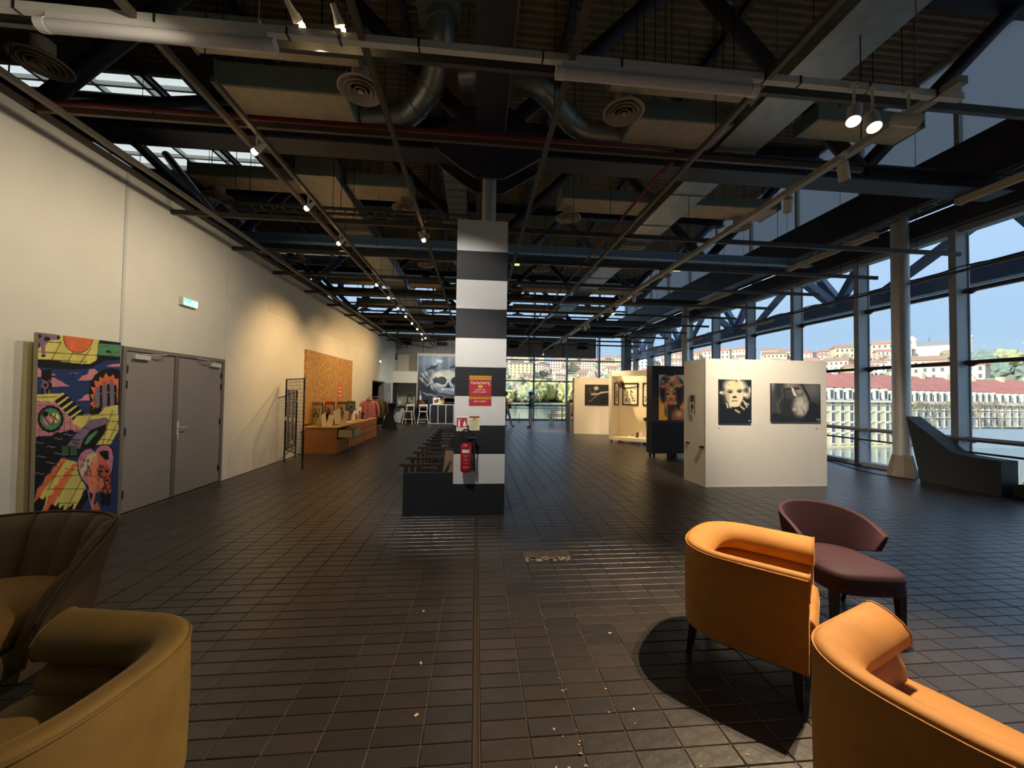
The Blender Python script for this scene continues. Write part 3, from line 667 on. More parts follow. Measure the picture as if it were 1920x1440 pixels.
# beige strip lamps along the windows
def strip(y0, y1, lab, x=7.95, z=4.9):
    t = T('strip_lamp', lab, 'lamp', (x, (y0+y1)/2, z)); L = (y1-y0)/2
    mb = MB(); mb.prism([(-0.07,0.05),(-0.045,-0.02),(0.045,-0.02),(0.07,0.05)], lambda a, b: (a, -L, b), lambda a, b: (a, L, b)); mb.build('housing', M_lav, t)
    MB().path([(0,-L+0.04,-0.03),(0,L-0.04,-0.03)], 0.03, 10).build('tube_cover', mat('lamp_diffuser', S(206,196,170), 0.4), t, smooth=50)
    for s in (-1, 1):
        MB().box(-0.07, 0.07, s*L-0.015, s*L+0.015, -0.05, 0.055).build('end_cap', M_lav, t); MB().tube((0, s*L*0.6, 0.05), (0.5, s*L*0.6, 0.5), 0.006, 5).build('hanger', M_blk2, t)
strip(6.95, 9.1, 'beige strip lamp nearest the steel post by the windows'); strip(3.2, 5.6, 'beige strip lamp at the top right corner of the view')
strip(11.4, 13.8, 'beige strip lamp above the white portrait stand'); strip(15.3, 17.5, 'beige strip lamp above the black portrait board', 7.75); strip(19.3, 21.0, 'farthest beige strip lamp by the corner', 7.7)
tb = MB().box(8.9, 8.94, -3, 22, 3.98, 4.02).build('window_rail', M_rail); tag(tb, 'thin conduit rail hung in front of the right windows', 'rail')
for y in (4.4, 8.2, 12, 16, 20): MB().tube((8.92, y, 4.0), (8.92, y, 5.4), 0.005, 5).build('hanger', M_blk2, tb)
pp = []
for k in range(60): pp.append((8.9+0.03*math.sin(k*2.1), 1.5+k*0.3, 4.06+0.03*math.sin(k*1.7)))
MB().path(pp, 0.012, 6).build('cable', M_rubber, tb)
def strip2(y0, y1, lab):
    t = T('window_lamp', lab, 'lamp', (8.92, (y0+y1)/2, 3.95)); L = (y1-y0)/2
    MB().box(-0.04, 0.04, -L, L, -0.01, 0.03).build('housing', M_lav, t); MB().path([(0,-L+.03,-0.03),(0,L-.03,-0.03)], 0.025, 8).build('tube_cover', MATS['lamp_diffuser'], t)
strip2(10.8, 12.2, 'small strip lamp on the window rail above the portrait stand'); strip2(14.5, 15.9, 'small strip lamp on the window rail past the white stand'); strip2(18.2, 19.6, 'small strip lamp on the window rail near the far corner')

# =================================================================== SPOT LAMPS
def spot_lamp(loc, aim, lab, on=True, kind='cap', power=60, ang=70, grp=None, top=None, size=0.05, blend=0.6, colr=(1, 0.70, 0.38)):
    """loc = head centre, aim = target point"""
    t = T('spot_lamp', lab, 'spotlight', loc, 0, grp)
    d = (Vector(aim)-Vector(loc)).normalized(); q = d.to_track_quat('-Z', 'Y')
    hd = MB()
    if kind == 'cap': hd.lathe([(0.03,0.11),(0.048,0.10),(0.05,-0.07),(0.046,-0.075),(0.044,-0.02)], n=16)
    else: hd.lathe([(0.018,0.11),(0.024,0.05),(0.034,0.01),(0.036,-0.005),(0.02,-0.01)], n=16)
    h = hd.build('lamp_head', M_spot, t, smooth=50); h.rotation_euler = q.to_euler()
    b = MB().lathe([(0.012,0.0),(0.024,-0.010),(0.030,-0.026),(0.026,-0.044),(0.010,-0.054)] if kind != 'cap' else [(0.01,-0.02),(0.038,-0.025),(0.042,-0.05),(0.03,-0.058),(0.006,-0.06)], n=14).build('bulb', M_bulb if on else M_batten, t, smooth=60); b.rotation_euler = q.to_euler()
    tp = top if top is not None else 4.08-loc[2]
    MB().tube((0,0,0.05), (0,0,tp), 0.01, 8).box(-0.02, 0.02, -0.03, 0.03, tp-0.02, tp+0.01).build('stem', M_spot, t)
    if on:
        L = bpy.data.lights.new('spot_light', 'SPOT'); L.energy = power; L.spot_size = R(ang); L.spot_blend = blend; L.color = colr; L.shadow_soft_size = size
        lo = bpy.data.objects.new('spot_light', L); COL.objects.link(lo); lo.parent = t; lo.location = d*0.085; lo.rotation_euler = q.to_euler()
    return t
# right pair of halogens over the chairs
spot_lamp((2.94,2.72,3.84), (1.2,1.5,0.0), 'lit halogen spot at the right end of the batten, left one of the pair', power=530, ang=78, size=0.02, colr=(1,0.76,0.48))
spot_lamp((3.10,2.72,3.80), (2.0,1.0,0.0), 'lit halogen spot at the right end of the batten, right one of the pair', power=270, ang=78, size=0.02, colr=(1,0.76,0.48))
spot_lamp((3.42,2.72,3.84), (4.2,2.4,3.6), 'unlit white can spot just right of the lit pair', on=False, top=0.24)
spot_lamp((3.66,3.5,3.88), (3.9,3.6,3.0), 'unlit white can spot hanging from the right track', on=False)
spot_lamp((-1.28,2.74,4.18), (-0.2,5.1,2.6), 'lit round bulb spot on the batten, left one near the top', kind='b', power=170, ang=46, top=-0.06, colr=(1,0.93,0.84))
spot_lamp((-1.00,2.74,4.18), (0.0,5.1,0.9), 'lit round bulb spot on the batten, right one near the top', kind='b', power=380, ang=50, top=-0.06, colr=(1,0.93,0.84))
# left track
tk = MB().box(-2.15, -2.11, 3.2, 21.0, 4.05, 4.09).build('lighting_track', M_rail); tag(tk, 'bronze lighting track that carries the spots facing the white wall', 'track')
ords = ('first','second','third','fourth','fifth','sixth','seventh','eighth','ninth','tenth','eleventh','twelfth')
for k in range(12):
    y = 3.83+1.13*k
    if k == 3: continue
    pw = (46, 46, 46, 0, 110, 115, 100, 95, 66, 66, 66, 60)[k]
    tgt = {4: 9.0, 5: 9.3, 6: 11.4, 7: 12.6}.get(k, y+0.3)
    spot_lamp((-2.13, y, 3.9), (-4.45, tgt, 1.9 if k in (4,5,6,7) else 2.2), 'lit spot on the left track facing the white wall, %s from the camera' % ords[k], kind='b', power=pw, ang=(120 if k < 4 else 80 if k < 8 else 120), grp='spots on the left track', blend=1.0, colr=((1,0.84,0.62) if k < 4 else (1,0.66,0.30)))
spot_lamp((-0.85, 5.9, 3.95), (0, 6.4, 2.5), 'lit small spot hanging near the top of the striped pillar', kind='b', power=40, ang=120, top=0.13)
spot_lamp((-0.95, 6.9, 4.35), (-1.2, 6.4, 3.6), 'unlit white spot pointing down beside the second diffuser', on=False, top=0.3)
# right track
tk = MB().box(3.71, 3.79, 2.6, 22.4, 4.08, 4.14).build('lighting_track', mat('track_pale', S(166,160,148), 0.5)); tag(tk, 'pale lighting track running along the exhibition stands to the far end', 'track')
for y in (3.4, 6.5, 9.6, 12.7, 15.8, 18.9): MB().tube((3.75, y, 4.14), (3.75, y, 8.35), 0.005, 5).build('hanger', M_blk2, tk)
tk2 = []
for (y, tg, pw, w) in ((10.3, (5.0, 6.5, 1.4), 0, 0), (8.9, (5.4, 12.9, 1.2), 260, 60), (12.7, (5.2, 13.4, 1.2), 420, 64), (13.1, (4.9, 15.3, 1.4), 260, 64), (16.0, (4.6, 18, 0), 120, 70), (16.4, (3.0, 18, 0), 100, 70), (21.6, (4.5, 21, 0), 100, 80)):
    if not pw: continue
    spot_lamp((3.75, y, 3.94), tg, 'lit spot on the right track, %s' % {8.9:'nearest the camera',12.7:'first of the close pair',13.1:'second of the close pair',16.0:'before the far third',16.4:'just past it',21.6:'at the very far end'}[y], power=pw, ang=w, grp='spots on the right track')
spot_lamp((3.75, 10.4, 3.94), (4.6, 9.5, 1.6), 'large lit spot on the right track aimed at the black portrait board', power=160, ang=70)
spot_lamp((3.75, 4.3, 3.94), (5.3, 6.5, 1.5), 'spot on the right track aimed at the white portrait stand', power=520, ang=70, blend=1.0, colr=(1,0.84,0.64))
for y0, y1 in ((9.2, 10.1), (13.6, 15.2), (17.0, 18.0)):
    t = T('track_tube', 'white tube lamp fixed under the right track, %s' % {9.2:'nearest',13.6:'middle',17.0:'farthest'}[y0], 'lamp', (3.75, (y0+y1)/2, 4.03)); L = (y1-y0)/2
    MB().path([(0,-L,0),(0,L,0)], 0.035, 10).build('tube_cover', M_tube, t); MB().box(-0.025, 0.025, -L, L, 0.02, 0.05).build('gear_tray', M_batten, t)
spot_lamp((-0.85, 17.6, 3.9), (-1.6, 21.0, 1.9), 'spot added near the far end to brighten the skull mural', kind='b', power=230, ang=100, blend=1.0, top=0.18, colr=(1,0.95,0.90))  # added lamp, lifts the dim mural in place of daylight
spot_lamp((-2.33, 16.6, 3.9), (-3.2, 20.6, 0.8), 'spot added near the far end to brighten the bar stools', kind='b', power=220, ang=90, blend=1.0, top=0.18, colr=(1,0.93,0.84))  # second added lamp, lifts the stools at the dim far end
# emergency lamps
for k, (x, y, z) in enumerate(((-2.6, 7.7, 4.3), (0.78, 8.0, 4.36), (4.3, 7.9, 4.36))):
    t = T('emergency_lamp', 'small yellow-green emergency lamp, %s' % ('left of the pillar', 'right beside the pillar', 'by the right track')[k], 'lamp', (x, y, z))
    MB().box(-0.1, 0.1, -0.05, 0.05, -0.03, 0.03).build('housing', M_batten, t); MB().box(-0.08, 0.08, -0.052, -0.05, -0.028, 0.028).box(-0.08, 0.08, -0.04, 0.04, -0.034, -0.03).build('lens', mat('yellow_lens', S(220,220,110), 0.4, emit=S(230,235,120), es=1.0), t)
    MB().tube((0,0,0.03), (0,0,1.0), 0.005, 5).build('hanger', M_blk2, t)
# unseen spots added to brighten the near part of the white wall
spot_lamp((-1.6, 0.6, 3.85), (-4.45, 1.6, 2.0), 'added unseen spot brightening the near white wall', power=46, ang=130, top=0.3, blend=1.0, colr=(1,0.86,0.66))
spot_lamp((-1.6, 2.2, 3.9), (-4.45, 3.4, 2.0), 'added unseen spot brightening the wall by the painted board', power=46, ang=120, top=0.22, blend=1.0, colr=(1,0.86,0.66))
# =================================================================== CHAIRS
def upath(w, df, dbk, rs, n=44, ex=2.6):
    """U outline seen from above, from the +x front tip round the back to the -x front tip; returns point + inward normal"""
    L = []
    for t in np.linspace(0, 1, 12): L.append((w, df+(rs-df)*t))
    for a in np.linspace(0, math.pi, n)[1:-1]:
        c, s = math.cos(a), math.sin(a); e = 2/ex
        L.append((w*math.copysign(abs(c)**e, c), rs-(dbk+rs)*abs(s)**e))
    for t in np.linspace(0, 1, 12): L.append((-w, rs+(df-rs)*t))
    P = [np.array(p) for p in L]; out = []
    # resample evenly
    d = np.cumsum([0]+[np.linalg.norm(P[i+1]-P[i]) for i in range(len(P)-1)]); A = np.array(P)
    t = np.linspace(0, d[-1], n+16); X = np.interp(t, d, A[:, 0]); Y = np.interp(t, d, A[:, 1])
    for i in range(len(t)):
        a, b = max(0, i-1), min(len(t)-1, i+1); tx, ty = X[b]-X[a], Y[b]-Y[a]; l = math.hypot(tx, ty)
        out.append((X[i], Y[i], ty/l*-1*-1, -tx/l*-1*-1, t[i]/d[-1]))
    # inward normal must point to the centre
    res = []
    for x, y, nx, ny, s in out:
        cx, cy = -x, 0.05-y
        if nx*cx+ny*cy < 0: nx, ny = -nx, -ny
        res.append((x, y, nx, ny, s))
    return res
def sweep(path, prof, mb=None, fn=None, caps=True):
    """prof: closed list of (inward, z)"""
    mb = mb or MB(); V = []; n = len(prof); N = len(path)
    for x, y, nx, ny, s in path:
        for d, z in prof:
            if fn: d, z = fn(s, d, z)
            V.append((x+nx*d, y+ny*d, z))
    F = []
    for k in range(N-1):
        for i in range(n): F.append((k*n+i, k*n+(i+1) % n, (k+1)*n+(i+1) % n, (k+1)*n+i))
    if caps: F += [tuple(range(n)), tuple(range((N-1)*n, N*n))]
    return mb.add(V, F)
def tleg(mb, x, y, zt, w0, w1, dx=0, dy=0):
    a, b = w0/2, w1/2
    return mb.add([(x-a,y-a,zt),(x+a,y-a,zt),(x+a,y+a,zt),(x-a,y+a,zt),(x+dx-b,y+dy-b,0),(x+dx+b,y+dy-b,0),(x+dx+b,y+dy+b,0),(x+dx-b,y+dy+b,0)],
                  [(0,1,2,3),(7,6,5,4),(0,4,5,1),(1,5,6,2),(2,6,7,3),(3,7,4,0)])
def cushion(pts, z0, z1, r=0.03, crown=0.02):
    """rounded cushion from an outline"""
    n = len(pts); cx = sum(p[0] for p in pts)/n; cy = sum(p[1] for p in pts)/n; V = []; F = []
    prof = [(1-2.2*r, z0), (1-0.6*r, z0+0.15*(z1-z0)), (1, z0+0.5*(z1-z0)), (1-0.6*r, z0+0.85*(z1-z0)), (1-2.4*r, z1), (0.6, z1+crown*0.8), (0.25, z1+crown)]
    for s, z in prof:
        for x, y in pts: V.append((cx+(x-cx)*s, cy+(y-cy)*s, z))
    for k in range(len(prof)-1):
        for i in range(n): F.append((k*n+i, k*n+(i+1) % n, (k+1)*n+(i+1) % n, (k+1)*n+i))
    F += [tuple(range(n-1, -1, -1)), tuple(range((len(prof)-1)*n, len(prof)*n))]
    return MB().add(V, F)
def tub_chair(loc, rz, vel, lab):
    t = T('tub_chair', lab, 'chair', (loc[0], loc[1], 0), rz)
    w, df, dbk, rs = 0.379, 0.362, 0.299, 0.029; H = 0.693
    pth = upath(w, df, dbk, rs)
    sweep(pth, [(0,0.20),(-0.004,0.45),(0,0.655),(0.006,0.672),(0.022,0.672),(0.03,0.62),(0.03,0.20)]).build('outer_shell', vel, t, smooth=45)
    roll = [(0.004,H-0.020),(0.010,H-0.005),(0.03,H+0.002),(0.06,H-0.004),(0.095,H-0.018),(0.13,H-0.042),(0.152,H-0.075),(0.155,H-0.108),(0.14,H-0.138),(0.112,H-0.155),(0.085,H-0.155),(0.03,H-0.14)]
    bevel(sweep(pth, roll).build('bolster', vel, t, smooth=50), 0.008)
    pad = [(0.03,0.535),(0.075,0.535),(0.112,0.52),(0.138,0.48),(0.145,0.42),(0.138,0.34),(0.12,0.28),(0.03,0.27)]
    bevel(sweep(pth, pad).build('inner_pad', vel, t, smooth=50), 0.008)
    # piping along the top seam
    MB().path([(x+nx*0.001, y+ny*0.001, H-0.021) for x, y, nx, ny, s in pth], 0.005, 6).build('seam_piping', vel, t, smooth=60)
    for k in (0, -1):
        x, y, nx, ny, s = pth[k]
        MB().path([(x+nx*d, y+0.003, z) for d, z in roll+roll[:1]], 0.004, 6).build('end_piping', vel, t, smooth=60)
    # seat
    inn = [(x+nx*0.115, y+ny*0.115) for x, y, nx, ny, s in pth if y < df-0.02]
    seat = [(inn[0][0], df+0.03)]+inn+[(inn[-1][0], df+0.03)]
    seat = seat + [(seat[-1][0]+(seat[0][0]-seat[-1][0])*q/6, df+0.035) for q in range(1, 6)]
    bevel(cushion(seat, 0.30, 0.43).build('seat_cushion', vel, t, smooth=50), 0.004)
    MB().box(-w+0.10, w-0.10, df-0.02, df+0.012, 0.20, 0.305).build('front_rail', vel, t)
    sweep(pth, [(0.02,0.185),(0.02,0.202),(0.36,0.202),(0.36,0.185)], fn=lambda s, d, z: (min(d, 0.34), z)).build('base_frame', M_leg, t)
    for sx_ in (-1, 1):
        tleg(MB(), sx_*(w-0.055), df-0.05, 0.2, 0.05, 0.028, sx_*0.012, 0.012).build('leg', M_leg, t)
        tleg(MB(), sx_*(w-0.14), -dbk+0.09, 0.2, 0.05, 0.028, sx_*0.01, -0.03).build('leg', M_leg, t)
    return t
tub_chair((1.699, 2.342), -2.354, M_velO, 'orange velvet tub chair seen from behind, standing whole right of centre')
tub_chair((1.572, 1.125), -1.19, M_velO, 'orange velvet tub chair cut by the bottom right corner of the view')
tub_chair((-1.345, 1.36), 1.41, M_velM, 'mustard velvet tub chair at the bottom left, nearest the camera')
# channel-back chair -----------------------------------------------------
t = T('channel_chair', 'dark olive velvet armchair with channel-tufted back at the left edge', 'chair', (-2.65, 2.36, 0), R(178))
pth = upath(0.49, 0.20, 0.40, 0.06, n=110, ex=2.1)
def zt(s):
    a = abs(s-0.5)*2
    return 0.79 if a < 0.55 else 0.79-0.36*((a-0.55)/0.45)**1.9
def f_out(s, d, z):
    u = (z-0.14)/0.66; top = zt(s); zz = 0.14+u*(top-0.14); a = abs(s-0.5)*2
    return d-0.085*u**1.5*(1 if a < 0.7 else 1-0.5*(a-0.7)/0.3), zz
sweep(pth, [(0.06,0.14),(0.05,0.3),(0.03,0.5),(0.012,0.7),(0.0,0.79),(0.012,0.80),(0.03,0.79),(0.05,0.6),(0.08,0.14)], fn=f_out).build('outer_shell', M_velG, t, smooth=50)
def f_in(s, d, z):
    d2, z2 = f_out(s, d, z); sc = abs(math.sin(s*math.pi*10)); 
    if d > 0.045: d2 += 0.065*(sc**0.5)-0.03
    return d2, z2
sweep(pth, [(0.02,0.775),(0.035,0.792),(0.055,0.785),(0.085,0.70),(0.10,0.58),(0.115,0.46),(0.13,0.36),(0.13,0.30),(0.03,0.30)], fn=f_in).build('channel_back', M_velG, t, smooth=70)
MB().path([(x+nx*f_out(s,0.03,0.795)[0], y+ny*f_out(s,0.03,0.795)[0], f_out(s,0,0.80)[1]) for x, y, nx, ny, s in pth], 0.006, 6).build('rim_piping', M_velG, t, smooth=60)
inn = [(x+nx*0.11, y+ny*0.11) for x, y, nx, ny, s in pth if y < 0.30]
seat = [(inn[0][0], 0.36)]+inn+[(inn[-1][0], 0.36)]+[(inn[-1][0]*(1-q/4)+inn[0][0]*q/4, 0.40) for q in (1, 2, 3)]
cushion(seat, 0.30, 0.45, crown=0.03).build('seat_cushion', mat('seat_ochre_velvet', S(124,90,36), 0.75, var=0.1, scale=7, sheen=0.3), t, smooth=50)
cushion([(x*1.0, y) for x, y in seat], 0.15, 0.30, crown=0).build('seat_base', M_velG, t, smooth=50)
for sx_ in (-1, 1):
    for y in (0.28, -0.26): tleg(MB(), sx_*0.30, y, 0.16, 0.045, 0.025, sx_*0.03, 0.03 if y > 0 else -0.03).build('leg', M_leg, t)
# purple occasional chair --------------------------------------------------
t = T('wing_chair', 'dark aubergine velvet chair with curved winged back, behind the orange one', 'chair', (2.66, 2.61, 0), R(171))
so_ = []
for a in np.linspace(0, 2*math.pi, 44, endpoint=False):
    c, s = math.cos(a), math.sin(a); e = 2/(4.2 if s > 0 else 2.3)
    so_.append((0.26*math.copysign(abs(c)**e, c)*(1.0 if s > 0 else 0.96), 0.30*math.copysign(abs(s)**e, s)+0.02))
cushion(so_, 0.35, 0.45, r=0.03, crown=0.018).build('seat_cushion', M_velP, t, smooth=50)
cushion([(x*1.01,y*1.01) for x,y in so_], 0.315, 0.375, r=0.008, crown=0).build('seat_rail', M_velP, t, smooth=50)
pth = upath(0.262, 0.05, 0.35, -0.1, n=60, ex=2.1)
def f_p(s, d, z):
    a = abs(s-0.5)*2; u = (z-0.4)/0.38; top = 0.755-0.14*a**2.2; bot = 0.40+0.11*max(0, (a-0.55)/0.45)**0.7
    return d-0.05*u, bot+u*(top-bot)
bevel(sweep(pth, [(0.0,0.40),(-0.004,0.6),(0.0,0.77),(0.012,0.785),(0.03,0.775),(0.045,0.6),(0.05,0.40)], fn=f_p).build('curved_back', M_velP, t, smooth=50), 0.006)
MB().path([(x+nx*f_p(s,0.002,0.775)[0], y+ny*f_p(s,0.002,0.775)[0], f_p(s,0,0.775)[1]) for x, y, nx, ny, s in pth], 0.005, 6).build('rim_piping', M_velP, t, smooth=60)
for sx_ in (-1, 1):
    tleg(MB(), sx_*0.205, 0.24, 0.345, 0.05, 0.03, sx_*0.01, 0.01).build('leg', M_leg, t)
    MB().path([(sx_*0.22,-0.2,0.345),(sx_*0.222,-0.205,0.24),(sx_*0.225,-0.225,0.12),(sx_*0.235,-0.275,0.0)], 0.02, 8, rfun=lambda k: 0.026-0.004*k).build('leg', M_leg, t, smooth=50)

# =================================================================== STRIPED PILLAR
PX0, PX1, PY0, PY1 = -0.285, 0.392, 5.13, 5.80
t = T('striped_pillar', 'square pillar casing painted in black and white bands', 'pillar', (0.0535, 5.465, 0))
zl = [0.0, 0.407, 0.80, 1.178, 1.566, 1.952, 2.34, 2.733, 3.122, 3.512, 3.935]
for i in range(10):
    MB().box(PX0-0.0535, PX1-0.0535, -0.335, 0.335, zl[i]+0.001, zl[i+1]-0.001).build('painted_band', M_bstripe if i % 2 == 0 else M_wstripe, t)
MB().tube((0.085,0,3.93), (0.085,0,4.96), 0.098, 28).build('steel_tube', M_steel, t, smooth=40)
# notices on the pillar -----------------------------------------------------
def sheet(w, h, m, name='notice'): return MB().box(-w/2, w/2, 0, 0.003, -h/2, h/2)
FR = (R(90), 0, 0)
M_paper = mat('paper_white', S(236,232,222), 0.7); M_pred = mat('poster_red', S(176,46,52), 0.6); M_gold = mat('poster_gold', S(196,150,50), 0.6)
t = T('poster', 'red poster with white lettering on the striped pillar', 'poster', (0.0525, 5.126, 1.64))
sheet(0.297, 0.40, M_pred).build('sheet', M_pred, t)
MB().box(-0.147, 0.147, -0.001, 0.0, 0.145, 0.198).box(-0.147, 0.147, -0.001, 0, -0.112, -0.085).build('gold_band', M_gold, t)
mb = MB()
for i in range(15): x = -0.14+i*0.02; mb.prism([(0,-0.009),(0.008,0),(0,0.009),(-0.008,0)], lambda a, b: (x+a, -0.0015, 0.172+b), lambda a, b: (x+a, -0.001, 0.172+b))
for i in range(20): x = -0.14+i*0.0147; mb.prism([(0,-0.006),(0.005,0),(0,0.006),(-0.005,0)], lambda a, b: (x+a, -0.0015, -0.098+b), lambda a, b: (x+a, -0.001, -0.098+b))
mb.build('gold_pattern', mat('pattern_dark', S(120,84,24), 0.6), t)
text("l'amarterie", 0.058, M_paper, t, (0, -0.001, 0.105), FR)
text("BIS", 0.02, M_paper, t, (0.118, -0.001, 0.076), FR)
MB().prism([(0.034*math.cos(a), 0.02*math.sin(a)) for a in np.linspace(0, 2*math.pi, 20, endpoint=False)], lambda a, b: (a, -0.0015, 0.056+b), lambda a, b: (a, 0, 0.056+b)).build('yellow_badge', mat('badge_yellow', S(230,190,50), 0.6), t)
text("0·0", 0.024, mat('pattern_dark', S(120,84,24)), t, (0, -0.0018, 0.056), FR)
text("prend vie", 0.034, M_paper, t, (0, -0.001, 0.016), FR)
text("petit à petit !", 0.034, M_paper, t, (0, -0.001, -0.016), FR)
text("Stay tuned !", 0.036, M_paper, t, (0, -0.001, -0.140), FR, shear=0.25)
text("2025", 0.016, M_paper, t, (0, -0.001, -0.178), FR) if False else None
t = T('safety_notice', 'red fire extinguisher pictogram notice on the striped pillar', 'sign', (-0.183, 5.126, 1.203))
sheet(0.143, 0.2, M_paper).build('sheet', M_paper, t)
MB().box(-0.068, 0.068, -0.001, 0, -0.052, 0.075).build('red_field', M_pred, t)
mb = MB(); mb.box(-0.05, -0.022, -0.002, -0.001, -0.045, 0.03).box(-0.042, -0.03, -0.002, -0.001, 0.03, 0.045).box(-0.05, -0.01, -0.002, -0.001, 0.045, 0.052)
mb.prism([(0.02,-0.04),(0.05,-0.04),(0.056,-0.01),(0.045,0.02),(0.035,0.045),(0.025,0.02),(0.014,-0.01)], lambda a, b: (a, -0.002, b), lambda a, b: (a, -0.001, b))
mb.build('pictogram', M_paper, t)
text("EXTINCTEUR", 0.018, mat('ink', S(40,38,44)), t, (0, -0.001, -0.075), FR, sx=1.0)
t = T('safety_notice', 'cream notice with a brown header on the striped pillar', 'sign', (-0.018, 5.126, 1.207))
sheet(0.138, 0.19, M_paper).build('sheet', mat('paper_cream', S(226,222,176), 0.7), t)
MB().box(-0.066, 0.066, -0.001, 0, 0.07, 0.092).box(-0.066, 0.066, -0.001, 0, 0.034, 0.038).build('header', mat('header_brown', S(140,48,36), 0.6), t)
text("123", 0.022, mat('ink', S(40,38,44)), t, (0, -0.001, 0.054), FR) if False else None
mb = MB()
for i in range(7): mb.box(-0.055, 0.055-0.012*(i % 3), -0.001, 0, 0.016-i*0.015, 0.020-i*0.015)
for i in range(3): mb.box(-0.022+i*0.018, -0.012+i*0.018, -0.001, 0, 0.042, 0.066)
mb.build('text_lines', mat('ink_soft', S(110,104,80), 0.7), t)
# fire extinguisher ------------------------------------------------------------
t = T('fire_extinguisher', 'red fire extinguisher hung on the striped pillar', 'extinguisher', (-0.115, 5.035, 0.585))
M_exr = mat('extinguisher_red', S(168,28,36), 0.3)
MB().lathe([(0.055,0.0),(0.072,0.012),(0.076,0.03),(0.076,0.31),(0.07,0.345),(0.045,0.372),(0.022,0.38)], n=26).build('cylinder', M_exr, t, smooth=50)
MB().lathe([(0.02,0.375),(0.024,0.385),(0.024,0.41),(0.014,0.42)], n=14).box(-0.03, 0.11, -0.012, 0.012, 0.425, 0.437).box(-0.03, 0.03, -0.01, 0.01, 0.405, 0.425).build('valve', M_blk2, t)
MB().bar((0.0,0,0.43), (0.12,-0.01,0.452), 0.02, 0.006).build('lever', mat('lever_grey', S(110,116,150), 0.5), t)
MB().path(spline([(-0.03,0,0.41),(-0.06,-0.01,0.45),(-0.065,-0.01,0.50),(-0.02,-0.01,0.545),(0.04,-0.01,0.53),(0.085,0.0,0.47),(0.10,0.0,0.40),(0.10,0.0,0.1)], 6), 0.0115, 8).build('hose', M_rubber, t, smooth=50)
MB().lathe([(0.014,0.0),(0.020,0.02),(0.018,0.12),(0.012,0.16)], (0.10,0,0.01), 12).build('nozzle', M_rubber, t, smooth=50)
def curved(z0, z1, a0, a1, m, nm, r=0.0765):
    mb = MB(); V = []; n = 10
    for i in range(n+1):
        a = R(a0+(a1-a0)*i/n); V += [(r*math.cos(a), r*math.sin(a), z0), (r*math.cos(a), r*math.sin(a), z1)]
    mb.add(V, [(2*i, 2*i+1, 2*i+3, 2*i+2) for i in range(n)]); return mb.build(nm, m, t, smooth=60)
curved(0.255, 0.295, 225, 300, M_paper, 'white_label')
for z, a0, a1 in ((0.22,240,290),(0.205,245,285),(0.17,235,295),(0.155,250,280),(0.12,240,262),(0.12,268,290),(0.075,232,300),(0.062,238,292)): curved(z, z+0.006, a0, a1, mat('label_pink', S(226,150,150), 0.6), 'print_line')
MB().box(-0.05, 0.05, 0.07, 0.095, 0.28, 0.33).build('wall_bracket', M_blk2, t)
# bench end + row of dark armchairs -----------------------------------------------
b = bevel(MB().box(-0.93, -0.29, 5.13, 5.17, 0, 0.557).build('bench_end_panel', M_bstripe), 0.003); tag(b, 'black end board beside the foot of the striped pillar', 'panel')
def arm_chair():
    t = T('wooden_armchair', 'x', 'chair')
    for y in (-0.27, 0.27):
        MB().box(-0.42, 0.12, y-0.025, y+0.025, 0.62, 0.65).build('armrest', M_wood, t)
        MB().box(-0.36, -0.31, y-0.022, y+0.022, 0, 0.62).build('leg', M_wood, t)
        MB().bar((0.02, y, 0), (0.10, y, 0.62), 0.045).build('leg', M_wood, t)
    MB().box(-0.33, 0.10, -0.245, 0.245, 0.33, 0.37).build('seat', M_wood, t)
    MB().bar((0.10,0,0.36), (0.22,0,0.60), 0.49, 0.04).build('backrest', M_black, t)
    MB().bar((0.085,0,0.36), (0.195,0,0.58), 0.40, 0.03).build('back_pad', M_lwood, t)
    return t
a0 = arm_chair()
for k, (y, nn) in enumerate(((5.52, 'nearest, right behind the black end board'), (6.62, 'second from the black end board'), (7.72, 'third from the black end board'), (8.82, 'fourth from the black end board'), (9.95, 'farthest from the black end board'))):
    lab = 'low dark wooden armchair behind the pillar, ' + nn
    if k == 0: a0.location = (-0.58, y, 0); a0['label'] = lab; a0['group'] = 'armchairs in a row behind the pillar'
    else: dup(a0, (-0.58, y, 0), label=lab, group='armchairs in a row behind the pillar')
for k in range(4):
    b = MB().bar((-0.44+0.045*k, 0, 0.0), (-0.36+0.03*k, 0, 0.70+0.01*k), 0.34 if k else 0.2, 0.018).build('folded_board', M_black if k else M_lwood, None, loc=(0, 6.07+0.012*k, 0))
    tag(b, ('brown board leaning foremost against the side of the pillar', 'dark board leaning second against the pillar, behind the brown one', 'dark board leaning third against the pillar', 'dark board leaning last, closest to the pillar')[k], 'board')

